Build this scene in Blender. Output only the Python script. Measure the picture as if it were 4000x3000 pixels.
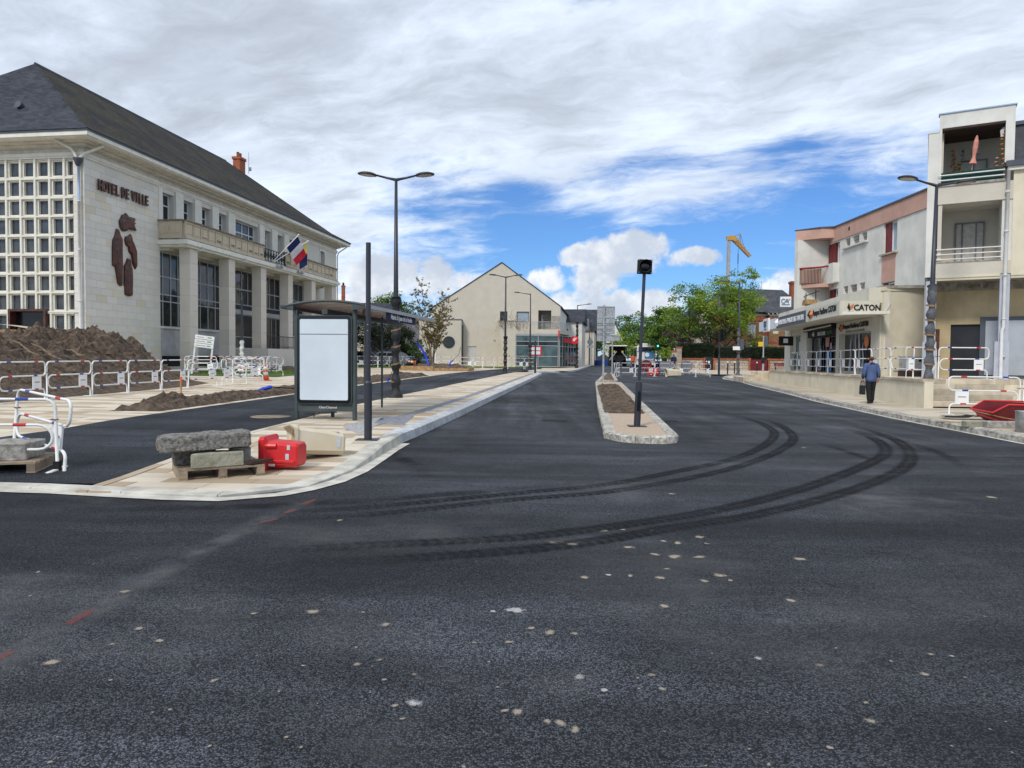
import bpy, bmesh, math, random
from mathutils import Vector, Matrix, noise
R_=random.Random(7)
sc=bpy.context.scene; COL=sc.collection
for o in list(bpy.data.objects): bpy.data.objects.remove(o)
PI=math.pi; rad=math.radians
# ---------------------------------------------------------------- camera
F=2800.; PITCH=math.atan(95/F); ROLL=0.0087; EYE=1.5
cd=bpy.data.cameras.new('camera'); cam=bpy.data.objects.new('camera',cd); COL.objects.link(cam)
cd.sensor_width=36; cd.lens=36*F/4000; cd.clip_end=6000; cd.clip_start=.05
CR=Matrix.Rotation(PI/2-PITCH,3,'X')@Matrix.Rotation(ROLL,3,'Z')
cam.matrix_world=Matrix.Translation((0,0,EYE))@CR.to_4x4()
sc.camera=cam
sc.view_settings.view_transform='Standard'; sc.view_settings.look='None'; sc.view_settings.exposure=0.6; sc.view_settings.gamma=1
sc.view_settings.use_curve_mapping=False
# ---------------------------------------------------------------- sun and sky
SUN_EL=rad(43); SUN_DIR=Vector((-.5,-1,0)).normalized()*math.cos(SUN_EL)+Vector((0,0,math.sin(SUN_EL)))  # towards the sun
sl=bpy.data.lights.new('sun','SUN'); sl.energy=1.5; sl.angle=rad(11); sl.color=(1,.95,.87)
so=bpy.data.objects.new('sun',sl); COL.objects.link(so); so.rotation_euler=SUN_DIR.to_track_quat('Z','Y').to_euler(); so.location=(0,0,40)
W=bpy.data.worlds.new('World'); sc.world=W; W.use_nodes=True
class NT:
    """small helper that writes node expressions"""
    def __init__(s,t): s.t=t; s.n=t.nodes; s.l=t.links
    def new(s,k,**kw):
        n=s.n.new(k)
        for a,b in kw.items(): setattr(n,a,b)
        return n
    def put(s,sock,v):
        if isinstance(v,bpy.types.NodeSocket): s.l.new(v,sock)
        elif v is not None: sock.default_value=v
    def m(s,op,a,b=None,c=None,clamp=False):
        n=s.new('ShaderNodeMath',operation=op,use_clamp=clamp); s.put(n.inputs[0],a); s.put(n.inputs[1],b)
        if c is not None: s.put(n.inputs[2],c)
        return n.outputs[0]
    def v(s,op,a,b=None):
        n=s.new('ShaderNodeVectorMath',operation=op); s.put(n.inputs[0],a)
        if op=='SCALE': s.put(n.inputs[3],b)
        else: s.put(n.inputs[1],b)
        return n.outputs['Value'] if op in('DOT_PRODUCT','LENGTH','DISTANCE') else n.outputs[0]
    def xyz(s,x,y,z):
        n=s.new('ShaderNodeCombineXYZ'); s.put(n.inputs[0],x); s.put(n.inputs[1],y); s.put(n.inputs[2],z); return n.outputs[0]
    def sep(s,v):
        n=s.new('ShaderNodeSeparateXYZ'); s.put(n.inputs[0],v); return n.outputs
    def noise(s,vec,scale,det=4,rough=.55,dist=0,col=False):
        n=s.new('ShaderNodeTexNoise'); s.put(n.inputs['Vector'],vec); n.inputs['Scale'].default_value=scale
        n.inputs['Detail'].default_value=det; n.inputs['Roughness'].default_value=rough; n.inputs['Distortion'].default_value=dist
        return n.outputs['Color' if col else 'Fac']
    def vor(s,vec,scale,feat='F1',out='Distance',rnd=1):
        n=s.new('ShaderNodeTexVoronoi',feature=feat); s.put(n.inputs['Vector'],vec); n.inputs['Scale'].default_value=scale
        n.inputs['Randomness'].default_value=rnd
        return n.outputs[out]
    def ramp(s,f,lo,hi,a=0.,b=1.,mode='SMOOTHSTEP'):
        n=s.new('ShaderNodeMapRange',interpolation_type=mode,clamp=True) if mode!='LINEAR' else s.new('ShaderNodeMapRange',clamp=True)
        s.put(n.inputs[0],f); s.put(n.inputs[1],lo); s.put(n.inputs[2],hi); s.put(n.inputs[3],a); s.put(n.inputs[4],b)
        return n.outputs[0]
    def mix(s,f,a,b,blend='MIX'):
        n=s.new('ShaderNodeMix',data_type='RGBA',blend_type=blend)
        s.put(n.inputs[0],f)
        for i,x in((6,a),(7,b)):
            if isinstance(x,(tuple,list)): x=tuple(x)+((1,) if len(x)==3 else ())
            s.put(n.inputs[i],x)
        return n.outputs[2]
    def bump(s,h,dist,strength=1.):
        n=s.new('ShaderNodeBump'); n.inputs['Strength'].default_value=strength; n.inputs['Distance'].default_value=dist; s.put(n.inputs['Height'],h)
        return n.outputs[0]
def px_dir(px,py): return CR@Vector(((px-2000)/F,-(py-1500)/F,-1.))
def make_world():
    t=NT(W.node_tree); t.n.clear()
    out=t.new('ShaderNodeOutputWorld'); bg=t.new('ShaderNodeBackground')
    sky=t.new('ShaderNodeTexSky',sky_type='NISHITA'); sky.sun_disc=False; sky.sun_elevation=SUN_EL
    sky.sun_rotation=math.atan2(SUN_DIR.x,SUN_DIR.y); sky.air_density=1.0; sky.dust_density=.3; sky.ozone_density=5.
    D=t.new('ShaderNodeTexCoord').outputs['Generated']; x,y,z=t.sep(D)
    blue=t.mix(1.,sky.outputs[0],(.044,.062,.084),'MULTIPLY')
    el=t.m('MAXIMUM',z,.0)
    zz=t.m('ADD',el,.13)
    pv=t.xyz(t.m('DIVIDE',x,zz),t.m('DIVIDE',y,zz),0.)
    mp=t.new('ShaderNodeMapping'); t.put(mp.inputs[0],pv); mp.inputs['Rotation'].default_value=(0,0,rad(24)); pv=mp.outputs[0]
    wob=t.v('SCALE',t.v('SUBTRACT',t.noise(pv,1.1,4,col=True),(.5,.5,.5)),.55)
    pw=t.v('ADD',t.v('ADD',pv,wob),(3.3,9.4,.0))
    pst=t.v('MULTIPLY',pw,(.85,1.35,1.))
    big=t.noise(pst,.8,9,.60); fine=t.noise(pst,3.1,9,.66); soft=t.noise(pw,.45,2,.5)
    d=t.m('ADD',t.m('MULTIPLY',big,.60),t.m('ADD',t.m('MULTIPLY',fine,.30),t.m('MULTIPLY',soft,.14)))
    cov=t.ramp(el,.08,.33,-.035,.075)
    def lobe(px,py,w,amp):
        v=px_dir(px,py).normalized()
        return t.ramp(t.v('DISTANCE',D,tuple(v)),0.,w,amp,0.)
    # where the deck opens and closes
    for a in((2450,640,.13,-.10),(2000,760,.10,-.07),(3250,720,.13,-.10),(2900,930,.16,-.13),(1650,900,.14,-.07),(700,250,.45,.06),(1500,250,.30,.05),(2300,420,.16,.05),(1300,720,.16,.06),(3500,250,.30,.05),(2700,300,.25,.05),(2150,930,.13,-.10),(3450,930,.12,-.08)):
        cov=t.m('ADD',cov,lobe(*a))
    dens=t.m('ADD',d,cov)
    alpha=t.ramp(dens,.43,.60)
    thick=t.ramp(dens,.575,.74)
    deck=t.mix(thick,(.56,.63,.735),(.375,.42,.495))
    lum=t.ramp(t.noise(t.v('ADD',pst,(5.2,1.1,0)),2.2,8,.66),.3,.7,.86,1.10)
    deck=t.mix(1.,deck,t.xyz(lum,lum,lum),'MULTIPLY')
    c=t.mix(alpha,blue,deck)
    # heaped clouds standing low over the street
    n1=t.noise(D,11.,9,.62); n2=t.noise(t.v('ADD',D,(4.,2.,1.)),26.,6,.6)
    heap=None
    for(px,py,rx,ry)in((2450,985,150,62),(2320,1075,85,80),(2250,1000,70,40),(1560,1100,230,70),(2530,1185,190,50),(1850,1110,100,55),(2130,1090,70,55),(3060,1115,140,50),(900,1200,300,80),(3500,1150,300,90),(-900,1150,500,110),(4900,1100,500,120),(1380,1190,260,50),(2230,1200,150,60),(2700,1010,90,35)):
        v=px_dir(px,py).normalized(); r_=Vector((v.y,-v.x,0)).normalized()
        dv=t.v('SUBTRACT',D,tuple(v))
        a=t.m('DIVIDE',t.v('DOT_PRODUCT',dv,tuple(r_)),rx/F*1.25); b=t.m('DIVIDE',t.v('DOT_PRODUCT',dv,(0,0,1)),ry/F*1.25)
        q=t.m('SUBTRACT',1.,t.m('ADD',t.m('MULTIPLY',a,a),t.m('MULTIPLY',b,b)))
        q=t.m('MAXIMUM',q,-1.)
        heap=q if heap is None else t.m('MAXIMUM',heap,q)
    nn=t.m('ADD',t.m('MULTIPLY',t.m('SUBTRACT',n1,.5),4.4),t.m('MULTIPLY',t.m('SUBTRACT',n2,.5),1.9))
    q=t.m('ADD',heap,nn)
    ah=t.ramp(q,.02,.72)
    sh=t.noise(t.v('ADD',D,(0,0,.012)),11.,6,.6)
    hc=t.mix(t.ramp(sh,.36,.62),(.70,.71,.72),(.40,.445,.52))
    c=t.mix(t.m('MULTIPLY',ah,.96),c,hc)
    # pale air at the horizon
    c=t.mix(t.ramp(el,0.,.07,.35,0.),c,(.40,.51,.64))
    t.l.new(c,bg.inputs[0]); bg.inputs[1].default_value=1.
    t.l.new(bg.outputs[0],out.inputs[0])
make_world()
# ---------------------------------------------------------------- the ground's shape and picking points on it
def zr(x,y): return .008*min(max(0.,y-12),290.)-.006*max(-40.,min(40.,x))
def sst(t): t=max(0.,min(1.,t)); return t*t*(3-2*t)
def zl(x,y): return zr(x,y)+.03+.14*sst((y-8.3)/4.2)          # raised paved side with its ramp to the road
def zp(x,y): return zr(x,y)+.13                                 # pavement on the shop side
def gp(px,py,f=zr):
    d=px_dir(px,py); z=0.
    for _ in range(60):
        p=Vector((0,0,EYE))+d*((z-EYE)/d.z); z=.5*z+.5*f(p.x,p.y)
    p.z=f(p.x,p.y); return p
def at(px,py,Y):
    d=px_dir(px,py); return Vector((0,0,EYE))+d*(Y/d.y)
S=4000/2212
def g2(px,py,f=zr): return gp(px*S,py*S,f)
# ---------------------------------------------------------------- mesh collector
GM=[Matrix.Identity(4)]
class frame:
    def __init__(s,M): s.M=M
    def __enter__(s): GM.append(GM[-1]@s.M)
    def __exit__(s,*a): GM.pop()
ROTZ=lambda a:Matrix.Rotation(a,4,'Z')
TR=lambda x,y,z:Matrix.Translation((x,y,z))
class MB:
    def __init__(s): s.v=[]; s.f=[]; s.mi=[]; s.cur=0; s.M=GM[-1].copy()
    def add(s,vs,fs):
        b=len(s.v); s.v+=[tuple(s.M@Vector(p)) for p in vs]; s.f+=[tuple(i+b for i in f) for f in fs]; s.mi+=[s.cur]*len(fs); return s
    def box(s,x0,x1,y0,y1,z0,z1,c=0.):
        if c<=0:
            return s.add([(x0,y0,z0),(x1,y0,z0),(x1,y1,z0),(x0,y1,z0),(x0,y0,z1),(x1,y0,z1),(x1,y1,z1),(x0,y1,z1)],
              [(0,3,2,1),(4,5,6,7),(0,1,5,4),(1,2,6,5),(2,3,7,6),(3,0,4,7)])
        V=[];key={}
        for i,X in enumerate((x0,x1)):
            for j,Y in enumerate((y0,y1)):
                for k,Z in enumerate((z0,z1)):
                    sx,sy,sz=(1-2*i)*c,(1-2*j)*c,(1-2*k)*c
                    for a,p in enumerate(((X,Y+sy,Z+sz),(X+sx,Y,Z+sz),(X+sx,Y+sy,Z))): key[i,j,k,a]=len(V); V.append(p)
        Fc=[]
        K=key
        for i in(0,1): q=[K[i,0,0,0],K[i,1,0,0],K[i,1,1,0],K[i,0,1,0]]; Fc.append(q if i else q[::-1])
        for j in(0,1): q=[K[0,j,0,1],K[1,j,0,1],K[1,j,1,1],K[0,j,1,1]]; Fc.append(q if not j else q[::-1])
        for k in(0,1): q=[K[0,0,k,2],K[1,0,k,2],K[1,1,k,2],K[0,1,k,2]]; Fc.append(q if k else q[::-1])
        for j in(0,1):
            for k in(0,1): q=[K[0,j,k,1],K[1,j,k,1],K[1,j,k,2],K[0,j,k,2]]; Fc.append(q if (j==k) else q[::-1])
        for i in(0,1):
            for k in(0,1): q=[K[i,0,k,0],K[i,1,k,0],K[i,1,k,2],K[i,0,k,2]]; Fc.append(q if (i!=k) else q[::-1])
        for i in(0,1):
            for j in(0,1): q=[K[i,j,0,0],K[i,j,1,0],K[i,j,1,1],K[i,j,0,1]]; Fc.append(q if (i==j) else q[::-1])
        for i in(0,1):
            for j in(0,1):
                for k in(0,1):
                    q=[K[i,j,k,0],K[i,j,k,1],K[i,j,k,2]]; Fc.append(q if (i+j+k)%2 else q[::-1])
        return s.add(V,Fc)
    def prism(s,poly,z0,z1):
        n=len(poly); v=[(p[0],p[1],z0) for p in poly]+[(p[0],p[1],z1) for p in poly]
        a=sum(poly[i][0]*poly[(i+1)%n][1]-poly[(i+1)%n][0]*poly[i][1] for i in range(n))
        f=[tuple(range(n))[::-1],tuple(range(n,2*n))]+[(i,(i+1)%n,n+(i+1)%n,n+i) for i in range(n)]
        if a<0: f=[q[::-1] for q in f]
        return s.add(v,f)
    def tube(s,pts,r,n=6,cap=True,closed=False):
        pts=[Vector(p) for p in pts]; m=len(pts); rr=r if isinstance(r,(list,tuple)) else [r]*m
        V=[];up=None
        for i,p in enumerate(pts):
            if closed: d=(pts[(i+1)%m]-pts[i-1])
            else: d=(pts[min(i+1,m-1)]-pts[max(i-1,0)])
            d=d.normalized() if d.length>1e-9 else Vector((0,0,1))
            if up is None:
                up=Vector((0,0,1)) if abs(d.z)<.9 else Vector((1,0,0))
            a=(up-d*up.dot(d)); a=a.normalized() if a.length>1e-6 else d.orthogonal().normalized(); up=a; b=d.cross(a)
            for k in range(n):
                t=2*PI*k/n; V.append(tuple(p+(a*math.cos(t)+b*math.sin(t))*rr[i]))
        Fc=[]
        for i in range(m if closed else m-1):
            j=(i+1)%m
            for k in range(n): Fc.append((i*n+k,j*n+k,j*n+(k+1)%n,i*n+(k+1)%n)[::-1])
        if cap and not closed: Fc+= [tuple(range(n)),tuple(range((m-1)*n,m*n))[::-1]]
        return s.add(V,Fc)
    def lathe(s,prof,n=12,cx=0,cy=0):
        V=[];m=len(prof)
        for r,z in prof:
            for k in range(n): t=2*PI*k/n; V.append((cx+r*math.cos(t),cy+r*math.sin(t),z))
        Fc=[(i*n+k,i*n+(k+1)%n,(i+1)*n+(k+1)%n,(i+1)*n+k) for i in range(m-1) for k in range(n)]
        Fc+=[tuple(range(n))[::-1],tuple(range((m-1)*n,m*n))]
        return s.add(V,Fc)
    def beam(s,a,b,w,h,up=(0,0,1)):
        a=Vector(a);b=Vector(b);d=(b-a);L=d.length;d.normalize();u=Vector(up);x=d.cross(u)
        if x.length<1e-5: x=d.orthogonal()
        x.normalize();u=x.cross(d)
        V=[]
        for p in(a,b):
            for i,j in((-1,-1),(1,-1),(1,1),(-1,1)): V.append(tuple(p+x*(w/2*i)+u*(h/2*j)))
        return s.add(V,[(0,1,2,3)[::-1],(4,5,6,7),(0,1,5,4)[::-1][::-1],(1,2,6,5),(2,3,7,6),(3,0,4,7)])
    def quad(s,*p): return s.add(p,[tuple(range(len(p)))])
    def mesh(s,name,mats,smooth=False,fixn=False):
        me=bpy.data.meshes.new(name); me.from_pydata(s.v,[],s.f)
        for m in (mats if isinstance(mats,(list,tuple)) else [mats]): me.materials.append(MT[m])
        if any(s.mi): me.polygons.foreach_set('material_index',s.mi)
        if fixn:
            b=bmesh.new(); b.from_mesh(me); bmesh.ops.recalc_face_normals(b,faces=b.faces); b.to_mesh(me); b.free()
        if smooth: me.polygons.foreach_set('use_smooth',[True]*len(me.polygons))
        me.update(); return me
    def build(s,name,mats,parent=None,smooth=False,fixn=False,loc=None,rot=None):
        o=bpy.data.objects.new(name,s.mesh(name,mats,smooth,fixn)); COL.objects.link(o)
        if parent: o.parent=parent
        if loc is not None: o.location=loc
        if rot is not None: o.rotation_euler=rot
        return o
def tag(o,label=None,cat=None,group=None,kind=None):
    if label:o['label']=label
    if cat:o['category']=cat
    if group:o['group']=group
    if kind:o['kind']=kind
    return o
def thing(name,label,cat,loc=(0,0,0),rz=0,group=None):
    o=bpy.data.objects.new(name,None); COL.objects.link(o); o.location=loc; o.rotation_euler=(0,0,rz); o.empty_display_size=.2
    return tag(o,label,cat,group)
KIDS={}
def kids(o):
    return [c for c in o.children]
def copy_tree(o,loc=None,rot=None,label=None,parent=None):
    c=o.copy(); COL.objects.link(c); c.parent=parent
    if loc is not None: c.location=loc
    if rot is not None: c.rotation_euler=rot
    if label: c['label']=label
    for ch in kids(o): copy_tree(ch,parent=c)
    return c
def link(name,me,parent=None,loc=(0,0,0),rot=(0,0,0)):
    o=bpy.data.objects.new(name,me); COL.objects.link(o); o.parent=parent; o.location=loc; o.rotation_euler=rot; return o
def sheet(name,grid,mat,parent=None,smooth=True):
    """grid: rows of points"""
    n=len(grid[0]); v=[tuple(p) for r in grid for p in r]
    f=[(i*n+j,i*n+j+1,(i+1)*n+j+1,(i+1)*n+j) for i in range(len(grid)-1) for j in range(n-1)]
    m=MB(); m.add(v,f); return m.build(name,mat,parent,smooth,fixn=False)
def text(name,s,mat,size,depth,parent=None,M=None,align='CENTER',bold=0.,xs=1.,shear=0.):
    """raised lettering, as a mesh; lies in local XZ facing -Y"""
    cu=bpy.data.curves.new(name,'FONT'); cu.body=s; cu.size=size; cu.extrude=depth/2; cu.align_x=align; cu.align_y='CENTER'; cu.offset=bold; cu.resolution_u=2; cu.shear=shear
    o=bpy.data.objects.new(name,cu); COL.objects.link(o)
    dg=bpy.context.evaluated_depsgraph_get(); me=bpy.data.meshes.new_from_object(o.evaluated_get(dg)); bpy.data.objects.remove(o)
    T=GM[-1]@(M or Matrix.Identity(4))@Matrix.Rotation(PI/2,4,'X')@Matrix.Diagonal((xs,1,1,1)); me.transform(T); me.materials.clear(); me.materials.append(MT[mat]); me.name=name
    return link(name,me,parent)
# ---------------------------------------------------------------- materials
MT={}
def mk(name):
    m=bpy.data.materials.new(name); m.use_nodes=True; t=NT(m.node_tree); b=t.n['Principled BSDF']; MT[name]=m
    return m,t,b
def mat(name,col,rough=.8,var=.12,scale=2.5,col2=None,bump=0.,bscale=60.,metal=0.,spec=.35,rnd=0.,streak=0.,coat=0.):
    """plain coloured surface with mottling, per-piece variation and fine relief"""
    m,t,b=mk(name); P=t.new('ShaderNodeNewGeometry').outputs['Position']
    c1=tuple(col); c2=tuple(col2) if col2 else tuple(max(0,x*(1-2*var)) for x in col); 
    if not col2: c1=tuple(min(1,x*(1+var)) for x in col)
    n=t.noise(P,scale,6,.6)
    c=t.mix(t.ramp(n,.3,.7),c1,c2)
    if streak:
        ps=t.v('MULTIPLY',P,(1.,1.,.06)); c=t.mix(t.ramp(t.noise(ps,4.,5,.6),.5,.75,0.,streak),c,tuple(x*.45 for x in col))
    if rnd:
        r=t.new('ShaderNodeObjectInfo').outputs['Random']; g=t.ramp(r,0.,1.,1-rnd,1+rnd,'LINEAR'); c=t.mix(1.,c,t.xyz(g,g,g),'MULTIPLY')
    t.put(b.inputs['Base Color'],c); b.inputs['Roughness'].default_value=rough; b.inputs['Metallic'].default_value=metal
    b.inputs['Specular IOR Level'].default_value=spec; b.inputs['Coat Weight'].default_value=coat
    if bump: t.put(b.inputs['Normal'],t.bump(t.noise(P,bscale,4,.6),bump))
    return m
def glassmat(name,col,rough=.06,spec=.5):
    m,t,b=mk(name); P=t.new('ShaderNodeNewGeometry').outputs['Position']
    n=t.noise(P,1.1,2); c=t.mix(t.ramp(n,.35,.65),col,tuple(x*.55 for x in col)); t.put(b.inputs['Base Color'],c)
    b.inputs['Roughness'].default_value=rough; b.inputs['IOR'].default_value=1.5; b.inputs['Specular IOR Level'].default_value=spec
    w=t.noise(P,.6,1); t.put(b.inputs['Normal'],t.bump(w,.02)); return m
def asphalt(name,base):
    m,t,b=mk(name); P=t.new('ShaderNodeNewGeometry').outputs['Position']
    vo=t.new('ShaderNodeTexVoronoi'); t.put(vo.inputs['Vector'],P); vo.inputs['Scale'].default_value=100.
    v2=t.new('ShaderNodeTexVoronoi'); t.put(v2.inputs['Vector'],t.v('ADD',P,(3.,7.,0.))); v2.inputs['Scale'].default_value=210.
    cell=t.sep(vo.outputs['Color'])[0]; cell2=t.sep(v2.outputs['Color'])[1]; dist=vo.outputs['Distance']
    big=t.noise(P,.22,6,.62); mid=t.noise(P,1.3,6,.65); dust=t.noise(t.v('ADD',P,(9.,4.,0.)),.55,8,.68); patch=t.noise(t.v('ADD',P,(1.,14.,0.)),.11,3,.5)
    k=t.m('ADD',t.m('MULTIPLY',cell,.62),t.m('MULTIPLY',cell2,.38))
    c=t.mix(t.ramp(k,.22,.86),tuple(x*.26 for x in base),tuple(min(1,x*1.8) for x in base))
    c=t.mix(t.ramp(dist,.42,.66,0.,.7),c,tuple(x*.12 for x in base))
    c=t.mix(t.ramp(cell2,.955,.985,0.,.55),c,(.20,.19,.175))
    g=t.m('MULTIPLY',t.m('MULTIPLY',t.ramp(big,.3,.7,.58,1.46),t.ramp(mid,.3,.7,.82,1.18)),t.ramp(patch,.42,.58,.78,1.2)); c=t.mix(1.,c,t.xyz(g,g,g),'MULTIPLY')
    c=t.mix(t.ramp(dust,.50,.72,0.,.46),c,(.15,.15,.148)); c=t.mix(t.ramp(t.noise(t.v('ADD',P,(2.,2.,5.)),2.7,7,.72),.62,.78,0.,.30),c,(.15,.142,.125))
    # sweeping roller and tyre traces round the junction
    x,y,z=t.sep(P); w=t.m('MULTIPLY',t.noise(P,.35,3),1.1)
    rr=t.m('ADD',t.m('SQRT',t.m('ADD',t.m('POWER',t.m('SUBTRACT',x,-1.),2.),t.m('POWER',t.m('SUBTRACT',y,16.5),2.))),w)
    brk=t.ramp(t.noise(P,.6,4,.6),.4,.62)
    ring=t.noise(t.xyz(rr,0.,0.),3.1,5,.72)
    c=t.mix(t.m('MULTIPLY',t.ramp(ring,.56,.72,0.,.55),brk),c,tuple(x_*.30 for x_ in base)); c=t.mix(t.m('MULTIPLY',t.ramp(ring,.44,.30,0.,.32),brk),c,(.085,.086,.088))
    # roller lanes: along the street further up, across it at the junction
    def lanes(ang,sx,sy,off):
        mp=t.new('ShaderNodeMapping'); t.put(mp.inputs[0],t.v('ADD',P,wv)); mp.inputs['Rotation'].default_value=(0,0,ang); mp.inputs['Scale'].default_value=(sx,sy,1.); mp.inputs['Location'].default_value=(off,off,0); return t.noise(mp.outputs[0],1.,6,.62)
    wv=t.v('SCALE',t.noise(P,.3,2,col=True),.7)
    far=t.ramp(y,11.,17.); st=lanes(rad(8),1.5,.05,3.); cr_=lanes(rad(-6),.07,1.1,8.); dg=lanes(rad(32),.12,.9,21.)
    ln=t.m('ADD',t.m('MULTIPLY',st,far),t.m('MULTIPLY',cr_,t.m('SUBTRACT',1.,far)))
    g2_=t.m('MULTIPLY',t.ramp(ln,.34,.66,.66,1.34),t.ramp(dg,.36,.64,.78,1.2)); c=t.mix(1.,c,t.xyz(g2_,g2_,g2_),'MULTIPLY')
    t.put(b.inputs['Base Color'],c); t.put(b.inputs['Roughness'],t.ramp(mid,.3,.7,.66,.86)); b.inputs['Specular IOR Level'].default_value=.22
    h=t.m('SUBTRACT',t.m('MULTIPLY',mid,.5),t.m('ADD',t.m('MULTIPLY',dist,1.1),t.m('MULTIPLY',v2.outputs['Distance'],.35)))
    t.put(b.inputs['Normal'],t.bump(h,.016)); return m
asphalt('asphalt',(.074,.080,.094)); asphalt('asphalt_path',(.054,.061,.076))
def paving(name,c1,c2,angle=0.,row=.30,ln=.95,mottle=.2):
    """bands of long slabs in two tones, for where single slabs are too small to see"""
    m,t,b=mk(name); P=t.new('ShaderNodeNewGeometry').outputs['Position']
    mp=t.new('ShaderNodeMapping'); t.put(mp.inputs[0],P); mp.inputs['Rotation'].default_value=(0,0,angle)
    x,y,z=t.sep(mp.outputs[0]); ry=t.m('FLOOR',t.m('DIVIDE',y,row))
    wn=t.new('ShaderNodeTexWhiteNoise',noise_dimensions='1D'); t.put(wn.inputs['W'],ry)
    cx=t.m('FLOOR',t.m('ADD',t.m('DIVIDE',x,ln),t.m('MULTIPLY',wn.outputs[0],7.3)))
    w2=t.new('ShaderNodeTexWhiteNoise',noise_dimensions='2D'); t.put(w2.inputs['Vector'],t.xyz(cx,ry,0.))
    k=t.m('ADD',t.m('MULTIPLY',w2.outputs[0],.6),t.m('MULTIPLY',wn.outputs[0],.45))
    c=t.mix(t.ramp(k,.3,.75),c1,c2)
    fy=t.m('ABSOLUTE',t.m('SUBTRACT',t.m('FRACT',t.m('DIVIDE',y,row)),.5)); c=t.mix(t.ramp(fy,.47,.5,0.,.4),c,(.26,.22,.17))
    dirt=t.noise(P,.7,6,.65); c=t.mix(t.ramp(dirt,.5,.75,0.,mottle*1.6),c,(.36,.28,.19))
    c=t.mix(t.ramp(t.noise(P,90.,3),.35,.7,0.,.14),c,(.3,.25,.19))
    t.put(b.inputs['Base Color'],c); b.inputs['Roughness'].default_value=.85; b.inputs['Specular IOR Level'].default_value=.25
    t.put(b.inputs['Normal'],t.bump(t.noise(P,150.,3),.002)); return m
SLAB1=(.67,.595,.475); SLAB2=(.43,.33,.22)
paving('paving',SLAB1,SLAB2,rad(4))
paving('paving_shop',(.56,.49,.385),(.43,.36,.27),rad(-5),.4,1.1)
def slabmat(name,c1,c2):
    m,t,b=mk(name); P=t.new('ShaderNodeNewGeometry').outputs['Position']; r=t.new('ShaderNodeObjectInfo').outputs['Random']
    c=t.mix(t.ramp(r,.35,.7),c1,c2); g=t.ramp(t.m('FRACT',t.m('MULTIPLY',r,17.3)),0.,1.,.86,1.08,'LINEAR'); c=t.mix(1.,c,t.xyz(g,g,g),'MULTIPLY')
    c=t.mix(t.ramp(t.noise(P,60.,3),.35,.7,0.,.22),c,(.38,.31,.22)); c=t.mix(t.ramp(t.noise(P,.9,6,.65),.48,.72,0.,.45),c,(.36,.27,.175))
    t.put(b.inputs['Base Color'],c); b.inputs['Roughness'].default_value=.85; t.put(b.inputs['Normal'],t.bump(t.noise(P,140.,3),.002)); return m
slabmat('slab',SLAB1,SLAB2)
mat('kerb',(.50,.51,.52),.75,.14,5.,bump=.004,bscale=70,rnd=.08)
mat('kerb_old',(.42,.39,.34),.85,.3,7.,bump=.012,bscale=30,rnd=.1)
mat('concrete_strip',(.56,.53,.46),.85,.14,3.,bump=.003)
mat('granite_pave',(.47,.44,.38),.85,.26,14.,bump=.012,bscale=24,rnd=.16)
mat('island_top',(.50,.385,.28),.9,.2,60.,bump=.004,bscale=120)
mat('blue_slab',(.24,.25,.28),.8,.15,8.,bump=.003)
mat('rough_slab',(.42,.41,.40),.85,.25,25.,bump=.006,bscale=40)
mat('soil',(.155,.112,.078),.95,.35,5.,col2=(.050,.035,.026),bump=.07,bscale=11.)
mat('soil_dry',(.17,.125,.085),.95,.3,4.,col2=(.085,.06,.042),bump=.04,bscale=16.)
mat('earth',(.13,.12,.08),.95,.3,.3)
mat('mud',(.30,.24,.17),.9,.3,2.)
mat('grass',(.065,.115,.022),.9,.3,3.)
def stonewall(name,base,tint,u_ang):
    """plain face of one cut stone: the courses are built as blocks"""
    m,t,b=mk(name); P=t.new('ShaderNodeNewGeometry').outputs['Position']; r=t.new('ShaderNodeObjectInfo').outputs['Random']
    c=t.mix(t.ramp(r,.80,.97),base,tint); g=t.ramp(t.m('FRACT',t.m('MULTIPLY',r,23.1)),0.,1.,.94,1.05,'LINEAR'); c=t.mix(1.,c,t.xyz(g,g,g),'MULTIPLY')
    c=t.mix(t.ramp(t.noise(P,1.2,5,.6),.45,.75,0.,.22),c,tuple(x*.72 for x in base)); c=t.mix(t.ramp(t.noise(t.v('MULTIPLY',P,(1,1,.08)),3.,5,.6),.55,.8,0.,.2),c,tuple(x*.6 for x in base))
    t.put(b.inputs['Base Color'],c); b.inputs['Roughness'].default_value=.85; b.inputs['Specular IOR Level'].default_value=.25
    t.put(b.inputs['Normal'],t.bump(t.noise(P,40.,4),.003)); return m
stonewall('limestone',(.68,.645,.575),(.66,.59,.46),0)
stonewall('limestone_column',(.66,.60,.52),(.63,.56,.47),0)
mat('cream_trim',(.73,.70,.61),.7,.05,2.,streak=.12)
mat('cornice_buff',(.60,.555,.465),.8,.08,2.,streak=.12)  # duller buff than the trim; also mortar, pier and column cores
mat('balcony_stone',(.56,.48,.365),.85,.12,2.,col2=(.50,.42,.30),streak=.25,bump=.004)
mat('black_stain',(.11,.095,.075),.95,.4,6.,col2=(.28,.24,.18))
mat('render_grey',(.46,.45,.46),.85,.1,2.,streak=.25)
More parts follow.
